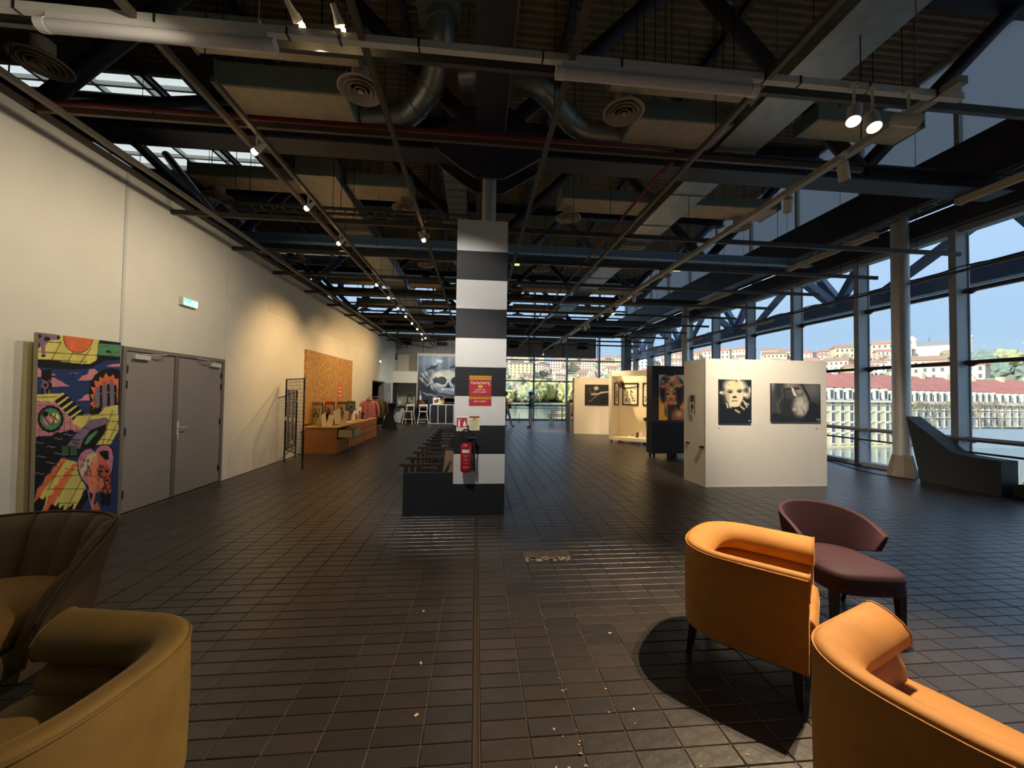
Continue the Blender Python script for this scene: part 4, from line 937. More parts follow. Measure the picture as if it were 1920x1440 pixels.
# =================================================================== LEFT WALL THINGS
# exit signs
def exit_sign(y0, y1, z0, z1, lab):
    t = T('exit_sign', lab, 'sign', (XW, (y0+y1)/2, (z0+z1)/2)); w, h = (y1-y0)/2, (z1-z0)/2
    MB().box(0, 0.05, -w-0.03, w, -h, h).build('housing', M_batten, t)
    MB().box(0.05, 0.052, -w, w-0.01, -h+0.008, h-0.008).build('green_face', mat('exit_green', S(60,190,130), 0.4, emit=S(120,220,170), es=1.2), t)
    mb = MB(); s = 0.0525; P = lambda pts: mb.prism(pts, lambda a, b: (s, a, b), lambda a, b: (s+0.001, a, b))
    q = h/0.05
    P([(-0.10*q,-0.03*q),(-0.03*q,-0.03*q),(-0.03*q,-0.045*q+0.03*q),(-0.10*q,-0.005*q)]); P([(-0.12*q,-0.017*q),(-0.10*q,0.005*q),(-0.10*q,-0.04*q)])
    P([(0.0,-0.035*q),(0.02*q,-0.01*q),(0.03*q,0.01*q),(0.01*q,0.015*q),(-0.005*q,0.0)]); P([(0.02*q,0.018*q),(0.035*q,0.018*q),(0.035*q,0.034*q),(0.02*q,0.034*q)])
    P([(0.03*q,0.0),(0.05*q,-0.035*q),(0.06*q,-0.03*q),(0.042*q,0.01*q)]); P([(0.07*q,-0.036*q),(0.12*q,-0.036*q),(0.12*q,0.036*q),(0.07*q,0.036*q)])
    mb.build('pictogram', mat('exit_white', S(240,255,250), 0.4, emit=(0.9,1,0.95), es=1.6), t)
exit_sign(6.17, 6.46, 2.87, 2.99, 'lit green and white exit sign above the grey double doors')
exit_sign(17.9, 18.2, 2.95, 3.07, 'small lit exit sign above the side doorway')
# OSB sheet on the wall
t = T('osb_wall_board', 'large wood-strand board fixed to the white wall above the counter', 'board', (XW, 12.25, 0.75))
for k in range(3):
    MB().box(0, 0.05, -1.86+k*1.24+0.002, -0.62+k*1.24-0.002, 0, 1.94).build('board_sheet', M_osb, t)
MB().box(0.05, 0.053, 0.50, 0.78, 0.66, 1.05).build('red_notice', mat('notice_red', S(200,64,44), 0.6), t)
mb = MB()
for i in range(3): mb.box(0.0531, 0.054, 0.54, 0.74, 0.70+i*0.12, 0.76+i*0.12)
mb.build('notice_print', mat('notice_cream', S(236,180,140), 0.6), t)
# counter with drawers
t = T('osb_counter', 'low wood-strand counter with drawers standing against the wall', 'counter', (0, 0, 0))
M_ed = mat('opening_shade', S(40,28,18), 0.8)
MB().box(-4.36, -3.56, 10.30, 14.2, 0.0, 0.66).build('body', M_osb2, t)
bevel(MB().box(-4.38, -3.53, 10.28, 14.22, 0.66, 0.69).build('worktop', mat('counter_top', S(206,150,90), 0.5, var=0.15, scale=20), t), 0.004)
for y0, y1, z0, z1 in ((10.34, 11.06, 0.03, 0.36), (11.12, 12.65, 0.03, 0.24), (11.12, 12.65, 0.26, 0.45), (11.12, 12.65, 0.47, 0.65), (12.68, 14.17, 0.03, 0.24), (12.68, 14.17, 0.26, 0.45), (12.68, 14.17, 0.47, 0.65)):
    bevel(MB().box(-3.56, -3.53, y0, y1, z0, z1).build('drawer_front', M_osb2, t), 0.004)
MB().box(-3.56, -3.555, 10.32, 11.08, 0.37, 0.65).build('recess', M_ed, t)  # flat dark sheet, paints the shade inside the drawer opening
mb = MB().box(-3.56, -3.18, 10.40, 10.42, 0.42, 0.60).box(-3.56, -3.18, 11.0, 11.02, 0.42, 0.60).box(-3.56, -3.18, 10.40, 11.02, 0.41, 0.42).box(-3.2, -3.18, 10.40, 11.02, 0.42, 0.60)
mb.build('open_drawer', mat('drawer_box', S(190,184,130), 0.6), t)
mb = MB()
for k in range(6): mb.box(-3.5+k*0.05, -3.48+k*0.05, 10.44, 10.98, 0.43, 0.60+0.015*(k % 3))
tag(mb.build('prints', M_lwood), 'row of prints filed in the open counter drawer', 'print', kind='stuff')
# framed prints leaning at the back of the counter
cols_ = ((S(150,120,160), S(206,204,140)), (S(214,96,44), S(224,216,206)), (S(140,104,150), S(224,214,200)), (S(84,150,120), S(130,170,190)))
for k, (y, h) in enumerate(((10.75, 0.62), (11.6, 0.62), (12.6, 0.60), (13.5, 0.60))):
    t = T('framed_print', ('botanical print with mauve top band, first on the counter', 'print with orange top band, second on the counter', 'portrait print with mauve top band, third on the counter', 'blue-green print, last on the counter')[k], 'picture', (-4.24, y, 0.69), (0, 0, R(-38)))
    MB().box(-0.22, 0.22, 0, 0.03, 0, h).build('backing', M_black, t)
    MB().box(-0.215, 0.215, -0.004, 0, 0.0, h-0.09).build('sheet', mat('print_ground_%d' % k, cols_[k][1], 0.6), t)
    MB().box(-0.215, 0.215, -0.004, 0, h-0.09, h).build('top_band', mat('print_band_%d' % k, cols_[k][0], 0.6), t)
    mb = MB(); r_ = random.Random(k)
    for i in range(16):
        x, z, q = r_.uniform(-0.13, 0.13), r_.uniform(0.12, 0.42), r_.uniform(0.012, 0.035)
        if k in (1, 2): x *= 0.5
        a0_ = r_.uniform(0, 3)
        mb.prism([(x+q*math.cos(a0_+a), z+q*1.6*math.sin(a0_+a)) for a in (0, 1, 2, 3, 4.2, 5.2)], lambda a, b: (a, -0.006, b), lambda a, b: (a, -0.004, b))
    mb.build('drawing', mat('print_ink_%d' % k, (S(96,120,80), S(90,90,80), S(86,80,90), S(60,90,110))[k], 0.7), t)
# print racks, boxes and papers on the counter
def vrack(loc, rz, lab, m1, n=7, h=0.32, w=0.3):
    t = T('print_rack', lab, 'rack', loc, rz)
    MB().bar((-0.12,0,0), (-0.22,0,h), w, 0.012).bar((0.0,0,0), (0.16,0,h*0.85), w, 0.012).box(-0.13, 0.01, -w/2, w/2, 0, 0.012).build('side_boards', mat('pale_ply', S(206,186,150), 0.6), t)
    for i in range(n):
        x = -0.11+0.016*i; MB().bar((x,0,0.012), (x-0.06+0.022*i,0,h*(0.95+0.03*(i % 2))), w-0.03, 0.004).build('print', m1[i % len(m1)], t)
    return t
pm = [M_paper, mat('print_grey', S(170,160,150), 0.6), mat('print_rose', S(190,140,130), 0.6), mat('print_brown', S(120,84,64), 0.6)]
vrack((-3.95, 10.62, 0.69), R(90), 'V-shaped rack of prints at the near end of the counter', pm)
vrack((-3.82, 11.35, 0.69), R(75), 'V-shaped rack of prints in the middle of the counter', pm[::-1], h=0.4)
vrack((-3.98, 12.3, 0.69), R(80), 'rack of small cards behind the papers on the counter', pm, n=9, h=0.25)
def pile(loc, w, d, n, lab, m, cat='papers', nm='paper_pile', rz=0):
    t = T(nm, lab, cat, loc, rz)
    for i in range(n): MB().box(-w/2, w/2, -d/2, d/2, 0.004*i, 0.004*i+0.003).build('sheet', m[i % len(m)], t, rot=(0, 0, R(5*math.sin(i*2.3))))
    return t
pile((-3.72, 11.75, 0.69), 0.30, 0.42, 6, 'fan of white papers on the front edge of the counter', [M_paper], rz=R(20))
pile((-3.75, 12.45, 0.69), 0.22, 0.32, 4, 'yellow flyers on the counter beside the white papers', [mat('flyer_yellow', S(200,160,60), 0.6)])
pile((-3.85, 10.95, 0.69), 0.16, 0.22, 4, 'brown postcards between the racks on the counter', [M_lwood])
pile((-3.9, 13.55, 0.69), 0.36, 0.5, 5, 'dark folded cloth at the far end of the counter', [mat('cloth_plum', S(70,52,64), 0.8)], cat='cloth', nm='folded_cloth')
for k, (y, h, w) in enumerate(((11.95, 0.34, 0.16), (12.85, 0.30, 0.2), (13.05, 0.42, 0.18), (13.3, 0.22, 0.12))):
    t = T('display_stand', ('small upright display of cards by the white papers', 'low card display beside the yellow flyers', 'tall clear display near the far end of the counter', 'short black and white display card at the far end of the counter')[k], 'display', (-3.95+0.05*k, y, 0.69), R(60))
    MB().bar((0,0,0), (0.05,0,h), w, 0.008).box(-0.02, 0.10, -w/2, w/2, 0, 0.008).build('stand', M_paper if k != 3 else M_blk2, t)
    for i in range(3): MB().box(0.015-0.02*0+i*0.012, 0.02+i*0.012, -w/2+0.01, w/2-0.01, 0.01, h*(0.7-0.15*i)).build('card', pm[(i+k) % 4], t)
# black grid stand ---------------------------------------------------------------
t = T('grid_stand', 'black folding wire-grid display stand in front of the counter', 'display stand', (0, 0, 0))
def gridwing(p, q, z0, z1, nm, n=15):
    p = Vector(p); q = Vector(q); u = (q-p)
    fr = MB()
    for c in (p, q): fr.tube((c.x, c.y, 0), (c.x, c.y, z1), 0.016, 8)
    fr.tube((p.x,p.y,z1-0.01), (q.x,q.y,z1-0.01), 0.012, 8).tube((p.x,p.y,z0), (q.x,q.y,z0), 0.012, 8); fr.build('frame', M_blk2, t)
    gm = MB(); 
    for i in range(1, n): c = p+u*(i/n); gm.bar((c.x,c.y,z0), (c.x,c.y,z1-0.02), 0.006)
    m_ = int((z1-z0)/(u.length/n))
    for i in range(1, m_): z = z0+(z1-z0)*i/m_; gm.bar((p.x,p.y,z), (q.x,q.y,z), 0.006)
    gm.build(nm, M_blk2, t)
gridwing((-4.28, 9.12, 0), (-3.53, 8.28, 0), 0.28, 1.87, 'wire_grid')
gridwing((-4.28, 9.12, 0), (-4.40, 9.92, 0), 0.28, 1.62, 'wire_grid', 12)
for k, (f, z) in enumerate(((0.1, 0.98), (0.35, 0.97), (0.6, 0.98), (0.5, 0.5), (0.75, 1.4))):
    x = -4.28+0.75*f; y = 9.12-0.84*f
    b = MB().box(-0.03, 0.03, -0.004, 0.004, -0.035, 0.035).tube((0,0,0.035), (0,0,0.06), 0.003, 5).build('hanging_tag', M_paper, None, loc=(x-0.02, y-0.02, z), rot=R(-48))
    tag(b, 'small white tag clipped to the black wire grid, ' + ('at its left edge', 'left of the grid middle', 'right of the grid middle', 'lowest of the tags', 'highest of the tags')[k], 'tag')
# garment rack --------------------------------------------------------------------
t = T('garment_rack', 'metal rail of hanging clothes behind the counter', 'clothes rack', (-3.95, 15.6, 0))
for y in (-1.0, 1.0): MB().tube((0,y,0.04), (0,y,1.42), 0.014, 8).tube((-0.28,y,0.03), (0.28,y,0.03), 0.014, 8).build('stand', M_galv, t)
MB().tube((0,-1.0,1.42), (0,1.0,1.42), 0.013, 8).build('rail', M_galv, t)
def garment(loc, m, lab, w=0.30, L=0.68, hood=False, rz=0, nm='hanging_shirt'):
    t = T(nm, lab, 'clothing', loc, rz)
    V = []; F = []; rings = []
    outl = [(0.07,0.0,0.03),(0.16,-0.03,0.045),(w-0.05,-0.07,0.05),(w,-0.12,0.05)]
    b_ = MB()
    sec = [(-0.01,0.08,0.03),(-0.05,0.20,0.05),(-0.11,w-0.03,0.06),(-0.25,w-0.05,0.075),(-0.45,w-0.055,0.08),(-L,w-0.04,0.085)]
    n = 20
    for z, a, b in sec:
        for i in range(n):
            th = 2*math.pi*i/n; fo = 1+0.10*math.sin(th*5+z*4)*(-z/L)
            V.append((a*math.cos(th)*fo, b*math.sin(th)*fo, z))
    for k in range(len(sec)-1):
        for i in range(n): F.append((k*n+i, k*n+(i+1) % n, (k+1)*n+(i+1) % n, (k+1)*n+i))
    F += [tuple(range(n)), tuple(range((len(sec)-1)*n, len(sec)*n))]
    b_.add(V, F).build('body', m, t, smooth=60)
    for s in (-1, 1): MB().path([(s*(w-0.08),0,-0.09),(s*(w+0.0),0,-0.2),(s*(w+0.035),0.01,-0.42),(s*(w+0.03),0.02,-0.60)], 0.05, 10, rfun=lambda k: (0.062,0.056,0.05,0.042)[k]).build('sleeve', m, t, smooth=60)
    if hood: MB().lathe([(0.10,-0.02),(0.12,0.01),(0.10,0.05),(0.05,0.06)], n=14).build('hood', m, t, smooth=60)
    MB().path([(0,0,0.0),(0,0,0.05),(0.02,0,0.075),(0,0,0.095),(-0.02,0,0.08)], 0.004, 6).tube((-w+0.12,0,-0.05), (0,0,0.0), 0.006, 6).tube((w-0.12,0,-0.05), (0,0,0.0), 0.006, 6).build('hanger', M_galv, t)
    return t
gm = [(mat('cloth_pink', S(206,130,134), 0.85), 'pink hooded sweatshirt hanging foremost on the clothes rail', True), (mat('cloth_darkgreen', S(46,56,48), 0.85), 'dark green garment second on the clothes rail', False),
      (mat('cloth_khaki', S(116,98,72), 0.85), 'khaki jacket third on the clothes rail', False), (mat('cloth_brown', S(84,70,56), 0.85), 'brown jacket fourth on the clothes rail', False),
      (mat('cloth_black', S(30,30,32), 0.85), 'black garment fifth on the clothes rail', False), (mat('cloth_olive', S(92,88,60), 0.85), 'olive garment last on the clothes rail', False)]
for k, (m, lab, hd_) in enumerate(gm): garment((-3.95, 14.72+0.28*k, 1.31), m, lab, hood=hd_, nm='hanging_hoodie' if hd_ else 'hanging_jacket', L=0.68 if k != 4 else 1.0, rz=R(8 if k else 0))
t = T('covered_table', 'standing table in a tight black cloth beside the clothes rail', 'table', (-3.75, 17.2, 0))
MB().lathe([(0.36,0.0),(0.30,0.15),(0.15,0.6),(0.20,0.95),(0.34,1.10),(0.345,1.12)], n=20).build('stretch_cloth', mat('cloth_black', S(30,30,32), 0.85), t, smooth=60)
MB().lathe([(0.34,1.12),(0.34,1.135)], n=20).build('table_top', M_blk2, t)
# little things seen through the side doorway
t = T('shelf_unit', 'dark shelf unit with a small picture inside the side room', 'shelf', (-6.2, 18.6, 0))
MB().box(-0.5, -0.46, -0.2, 0.2, 0, 1.7).box(0.46, 0.5, -0.2, 0.2, 0, 1.7).build('sides', M_wood, t)
for z in (0.05, 0.5, 0.95, 1.4, 1.68): MB().box(-0.46, 0.46, -0.2, 0.2, z, z+0.02).build('shelf_board', M_wood, t)
# kitchen end -------------------------------------------------------------------------
t = T('kitchen_counter', 'small dark kitchen counter in the recess at the far end', 'counter', (-3.7, 21.75, 0))
MB().box(-0.55, 0.42, -0.3, 0.3, 0, 0.86).build('body', M_wood, t); MB().box(-0.57, 0.44, -0.32, 0.3, 0.86, 0.9).build('worktop', mat('kitchen_top', S(96,88,78), 0.5), t)
MB().path(spline([(-0.1,0,0.9),(-0.1,0,1.25),(-0.04,-0.02,1.42),(0.06,-0.03,1.45),(0.14,-0.04,1.36),(0.15,-0.04,1.22)], 6), 0.028, 10).build('tap', M_blk2, t, smooth=60)
for k, (x, y, lab) in enumerate(((-3.42, 20.15, 'white bar stool left of the pair at the far end, in front of the kitchen'), (-2.70, 20.1, 'white bar stool right of the pair, in front of the mural'))):
    M_ws = mat('stool_white', S(214,210,190), 0.5)
    if k == 0:
        t = T('bar_stool', lab, 'stool', (x, y, 0), R(170), 'white bar stools')
        for sx_, sy_ in ((-1,-1),(1,-1),(1,1),(-1,1)): MB().bar((sx_*0.17, sy_*0.14, 0.64), (sx_*0.27, sy_*0.24, 0), 0.035).build('leg', M_ws, t)
        bevel(MB().box(-0.21, 0.21, -0.19, 0.19, 0.62, 0.66).build('seat', M_ws, t), 0.01)
        for s in (-1, 1): MB().bar((s*0.19,-0.17,0.64), (s*0.20,-0.22,1.0), 0.035, 0.03).build('back_post', M_ws, t)
        MB().box(-0.21, 0.21, -0.235, -0.205, 0.9, 1.0).build('back_rail', M_ws, t)
        for s in (-1, 1): MB().bar((s*0.235,-0.2,0.25), (s*0.235,0.2,0.25), 0.025).build('side_stretcher', M_ws, t)
        MB().bar((-0.24,0.205,0.25), (0.24,0.205,0.25), 0.03).build('footrest', M_ws, t); bs = t
    else: dup(bs, (x, y, 0), R(186), lab, 'white bar stools')
t = T('folding_table', 'narrow standing table with a grey cloth left of the bar stools', 'table', (-4.05, 20.0, 0))
MB().box(-0.34, 0.30, -0.25, 0.25, 0.84, 0.87).build('table_top', M_blk2, t)
for s in (-1, 1): MB().bar((s*0.2,-0.2,0), (s*-0.12,-0.2,0.84), 0.03).bar((s*0.2,0.2,0), (s*-0.12,0.2,0.84), 0.03).build('cross_legs', M_galv, t)
MB().bar((0.02,0,0.1), (0.22,0,0.82), 0.42, 0.02).build('draped_cloth', mat('cloth_grey', S(176,178,176), 0.8), t)
t = T('floor_stand', 'slim white upright stand with a round foot near the bar stools', 'stand', (-4.1, 19.3, 0))
MB().lathe([(0.17,0),(0.17,0.02),(0.03,0.03),(0.025,0.9),(0.04,0.93),(0.06,0.98),(0.03,1.02)], n=14).build('pole', M_batten, t, smooth=40)
# white frame shelf with records
t = T('frame_shelf', 'white metal-framed shelf with black compartments in front of the mural', 'shelf', (-1.35, 20.3, 0))
for x in (-1.0, -0.60, -0.2, 0.2, 0.6, 1.0):
    for y in (-0.2, 0.2): MB().box(x-0.018, x+0.018, y-0.018, y+0.018, 0, 1.02).build('upright', M_batten, t)
for z in (0.03, 1.0):
    for y in (-0.2, 0.2): MB().box(-1.0, 1.0, y-0.015, y+0.015, z-0.015, z+0.015).build('cross_bar', M_batten, t)
MB().box(-1.0, 1.0, -0.19, 0.2, 1.0, 1.02).build('top_board', M_batten, t)
for i in range(5): MB().box(-0.97+0.4*i, -0.63+0.4*i, -0.14, 0.16, 0.05, 0.90).build('black_bag', mat('bag_black', S(28,30,36), 0.7), t)
t = T('record_box', 'low box of bright orange record sleeves on the white frame shelf', 'box', (-1.05, 20.3, 1.02))
MB().box(-0.62, 0.62, -0.16, 0.16, 0, 0.14).build('crate', M_wood, t)
rr = random.Random(4); mo = [mat('sleeve_%d' % i, c, 0.6) for i, c in enumerate((S(232,128,52), S(226,160,80), S(236,196,150), S(190,80,40)))]
for i in range(30):
    x = -0.58+i*0.04; MB().bar((x,-0.0,0.02), (x+rr.uniform(-0.03,0.05),0,0.30+rr.uniform(-0.02,0.03)), 0.29, 0.006).build('record_sleeve', mo[rr.randrange(4)], t)
t = T('leaning_picture', 'cream picture standing at the left end of the white frame shelf', 'picture', (-2.05, 20.25, 1.02), R(8))
MB().box(-0.18, 0.18, 0, 0.02, 0, 0.34).build('card', M_paper, t); MB().box(-0.12, 0.05, -0.002, 0, 0.06, 0.22).box(0.0, 0.12, -0.002, 0, 0.1, 0.28).build('print', mat('print_brown', S(120,84,64)), t)
for k in range(3):
    b = MB().lathe([(0.035,0),(0.035,0.16),(0.012,0.2),(0.012,0.25)], n=10).build('bottle', mat('bottle_yellow_green', S(190,196,90), 0.3) if k else mat('bottle_pale', S(220,214,180), 0.3), None, loc=(-1.83+0.07*k, 20.2+0.03*k, 1.02))
    tag(b, ('pale bottle beside the cream picture on the frame shelf', 'yellow-green bottle in the middle of three on the frame shelf', 'yellow-green bottle next to the orange sleeves')[k], 'bottle', 'bottles on the frame shelf')
t = T('tea_barrel', 'brown barrel-shaped dispenser on a stand in front of the mural', 'barrel', (-2.85, 20.75, 0))
MB().lathe([(0.22,0.80),(0.25,0.95),(0.22,1.1),(0.22,1.18)], n=18).build('barrel', mat('barrel_brown', S(96,56,40), 0.5), t, smooth=50)
MB().box(-0.28, 0.28, -0.22, 0.22, 1.18, 1.21).box(-0.3, 0.3, -0.25, 0.25, 0.76, 0.80).build('boards', M_blk2, t)
for sx_ in (-1, 1):
    for sy_ in (-1, 1): MB().box(sx_*0.26-0.02, sx_*0.26+0.02, sy_*0.2-0.02, sy_*0.2+0.02, 0, 0.78).build('leg', M_blk2, t)
t = T('drink_tower', 'clear pump bottle standing on the brown barrel stand', 'bottle', (-2.95, 20.75, 1.21))
MB().lathe([(0.06,0),(0.06,0.2),(0.02,0.26),(0.012,0.45),(0.02,0.5)], n=12).build('bottle', mat('clear_grey', S(190,200,206), 0.2), t, smooth=50)
MB().box(-0.02, 0.08, -0.012, 0.012, 0.5, 0.52).build('pump', M_blk2, t)

# =================================================================== RIGHT SIDE
def stand_box(nm, lab, corners, z0, z1, m, cat='display stand'):
    t = T(nm, lab, cat)
    MB().prism(corners, lambda a, b: (a, b, z0), lambda a, b: (a, b, z1)).build('panel', m, t); return t
tA = stand_box('portrait_stand', 'thick white free-standing panel carrying two black and white portraits', [(4.07,6.5),(6.415,6.5),(6.42,7.15),(4.035,7.15)], 0, 2.285, M_white2)
MB().box(4.065, 4.075, 6.497, 6.505, 0, 2.285).build('corner_bead', mat('bead', S(210,204,196), 0.5), tA)
for (y, z) in ((7.02, 0.72), (6.58, 0.70)): MB().box(4.03, 4.066, y-0.05, y+0.05, z-0.015, z+0.015).build('slot', M_blk2, tA)
MB().box(4.07, 6.41, 6.492, 6.5, 0, 0.012).build('foot_strip', mat('bead', S(210,204,196), 0.5), tA)
for (x, lab) in ((4.33, 'small caption label under the blonde portrait'), (6.22, 'small caption label under the bearded portrait')):
    b = MB().box(-0.035, 0.035, -0.003, 0, -0.02, 0.02).build('caption', mat('caption_paper', S(224,218,206), 0.7), None, loc=(x, 6.5, 1.05)); tag(b, lab, 'label')
    MB().box(-0.025, 0.0, -0.0036, -0.003, 0.0, 0.008).box(-0.025, 0.015, -0.0036, -0.003, -0.012, -0.006).build('print', mat('ink', S(40,38,44)), b)
tB = T('portrait_board', 'tall black display board on short legs with a colourful portrait', 'display stand', (4.5, 9.5, 0))
MB().box(0, 2.2, 0, 0.32, 0.13, 2.385).build('panel', mat('board_black', S(34,36,40), 0.6), tB)
for x in (0.08, 1.1, 2.1):
    for y in (0.05, 0.27): tleg(MB(), x, y, 0.13, 0.05, 0.03).build('leg', M_blk2, tB)
MB().box(0.55, 0.68, 0.02, 0.30, 0.0, 0.13).build('wheel_box', M_blk2, tB)
# alcove stand
tC = T('alcove_stand', 'white open-fronted display booth on feet with framed drawings inside', 'display stand', (4.56, 12.85, 0), math.atan2(-0.677, 0.735))
WW, DD = 2.1, 0.85
def bx(a0, a1, b0, b1, z0, z1, nm, m=M_white2, par=tC): return MB().box(a0, a1, b0, b1, z0, z1).build(nm, m, par)
M_cream = mat('booth_cream', S(232,222,196), 0.6)
bx(0, 0.07, 0, DD, 0.12, 2.42, 'side_panel', M_cream); bx(WW-0.07, WW, 0, DD, 0.12, 2.42, 'side_panel', M_cream); bx(0.07, WW-0.07, DD-0.05, DD, 0.12, 2.42, 'back_panel', M_cream)
bx(0, WW, -0.02, 0.03, 2.26, 2.44, 'top_fascia', mat('fascia', S(206,200,190), 0.6)); bx(-0.005, 0.09, -0.02, 0.0, 0.10, 2.44, 'front_edge', MATS['fascia'])
bx(0.09, WW, -0.02, DD, 0.10, 0.2, 'floor_board', M_cream)
for x in (0.06, 0.95, WW-0.06):
    for y in (0.06, DD-0.06):
        MB().tube((x-0.03,y,0.045), (x+0.03,y,0.045), 0.045, 12).box(x-0.02, x+0.02, y-0.02, y+0.02, 0.045, 0.11).build('caster', M_galv if x < 1.5 else M_blk2, tC)
rr = random.Random(9)
oc = ('tiny white paper model', 'tiny dark-footed model', 'tiny white model with a red dot', 'tiny grey model', 'tiny brown block', 'tiny olive upright stick')
for k, (x, y, h) in enumerate(((0.55, 0.45, 0.05), (0.85, 0.35, 0.18), (0.97, 0.38, 0.2), (1.15, 0.4, 0.1), (1.28, 0.35, 0.08), (1.4, 0.3, 0.28))):
    c, s = math.cos(tC.rotation_euler.z), math.sin(tC.rotation_euler.z)
    b = MB()
    if k == 5: b.box(-0.018, 0.018, -0.018, 0.018, 0, h)
    else:
        b.prism([(-0.05,0),(0.05,0),(0.03,h*0.5),(0.045,h*0.8),(0,h),(-0.04,h*0.7),(-0.02,h*0.4)], lambda a, b_: (a, -0.01, b_), lambda a, b_: (a, 0.01, b_)); b.box(-0.05, 0.05, -0.03, 0.03, 0, 0.012)
    o = b.build('paper_model', (M_paper, M_black, M_paper, mat('print_grey', S(170,160,150)), M_lwood, mat('olive_stick', S(120,108,40), 0.6))[k], None, loc=(4.56+x*c-y*s, 12.85+x*s+y*c, 0.2), rot=tC.rotation_euler.z)
    tag(o, oc[k] + ' standing on the floor of the white booth', 'model')
# far white panel
pD = stand_box('partition_panel', 'white free-standing panel with a dark painting, past the white booth', [(4.06,15.66),(6.3,15.07),(6.36,15.28),(4.10,15.90)], 0, 2.31, M_white2)
MB().box(4.045, 4.09, 15.68, 15.9, 0, 2.31).build('end_edge', mat('panel_edge', S(206,188,160), 0.6), pD)
t = T('wall_sticker', 'round red sticker on the end of the far white panel', 'sticker', (4.04, 15.79, 1.86))
MB().prism([(0.10*math.cos(a), 0.15*math.sin(a)) for a in np.linspace(0, 6.28, 18, endpoint=False)], lambda a, b: (0, a, b), lambda a, b: (0.004, a, b)).build('disc', mat('sticker_red', S(206,40,48), 0.5), t)
t = T('grey_partition', 'low grey end board with a pink top edge leaning at the far white panel', 'panel', (3.98, 16.1, 0))
MB().box(0, 0.05, 0, 0.6, 0, 1.3).build('panel', mat('grey_board', S(120,124,128), 0.6), t)

# sloped lounger
t = T('sloped_lounger', 'dark grey block lounger with a high sloping back by the windows', 'lounger', (0, 0, 0))
prof = [(7.06,1.262),(6.86,1.09),(6.68,0.955),(6.50,0.80),(6.38,0.70),(6.30,0.645),(6.16,0.615),(5.95,0.605),(5.65,0.60),(5.65,0.0),(6.82,0.0)]
mb = MB(); n = len(prof)
V = [(8.72, y, z) for y, z in prof]+[(9.06, y, z) for y, z in prof]
mb.add(V, [tuple(range(n)), tuple(range(2*n-1, n-1, -1))]+[(i, (i+1) % n, n+(i+1) % n, n+i) for i in range(n)])
o = mb.build('body', mat('lounger_dark', S(50,56,60), 0.6, var=0.04), t); bevel(o, 0.006)
# floor projector
t = T('stage_light', 'black stage lamp lying on the floor at the right edge', 'stage light', (8.98, 5.48, 0))
MB().tube((-0.12,-0.02,0.14), (0.16,0.06,0.15), 0.10, 18).tube((-0.16,-0.03,0.14), (-0.12,-0.02,0.14), 0.115, 18).build('barrel', M_blk2, t, smooth=40)
MB().bar((-0.1,0,0.27), (0.14,0,0.30), 0.03, 0.015).build('bracket', M_blk2, t)
MB().bar((-0.15,-0.1,0.02), (0.2,-0.08,0.02), 0.06, 0.03).bar((-0.15,0.1,0.02), (0.2,0.12,0.02), 0.06, 0.03).bar((0,0,0.03), (0,0,0.06), 0.2, 0.2).build('foot', M_blk2, t)
tag(MB().path(spline([(8.7,6.9,0.012),(8.5,7.6,0.012),(8.75,8.4,0.012),(9.0,9.2,0.012),(8.9,9.8,0.012)], 8), 0.009, 6).build('cable', M_rubber), 'thin black cable on the floor by the steel post', 'cable')

# picnic table and benches at far end
M_mint = mat('mint_steel', S(130,190,180), 0.5); M_ctop = mat('coral_top', S(214,150,130), 0.5)
t = T('picnic_table', 'folding table with coral top and mint legs by the far window', 'table', (5.1, 21.0, 0))
bevel(MB().box(-1.1, 1.1, -0.35, 0.35, 0.74, 0.78).build('table_top', M_ctop, t), 0.01)
for x in (-0.85, 0.85):
    for y in (-0.27, 0.27): MB().bar((x, y, 0.74), (x-0.04, y, 0), 0.045).build('leg', M_mint, t)
    MB().bar((x, -0.27, 0.2), (x, 0.27, 0.2), 0.04).build('brace', M_mint, t)
for k, (x, y, L) in enumerate(((4.75, 20.2, 0.95), (5.2, 21.7, 1.1))):
    t = T('picnic_bench', ('coral and mint bench in front of the picnic table', 'coral and mint bench on the window side of the picnic table')[k], 'bench', (x, y, 0))
    bevel(MB().box(-L, L, -0.13, 0.13, 0.44, 0.48).build('seat', M_ctop, t), 0.008)
    for s in (-1, 1):
        MB().bar((s*(L-0.15), -0.1, 0.44), (s*(L-0.12), -0.12, 0), 0.04).bar((s*(L-0.15), 0.1, 0.44), (s*(L-0.12), 0.12, 0), 0.04).bar((s*(L-0.13), -0.11, 0.05), (s*(L-0.13), 0.11, 0.05), 0.04).build('leg_frame', M_mint, t)
t = T('floor_stick', 'thin dark upright rod on the floor in front of the far window', 'stand', (1.55+0.9, 21.8, 0))
MB().lathe([(0.1,0),(0.1,0.015),(0.015,0.03),(0.015,0.55)], n=10).build('rod', M_blk2, t)
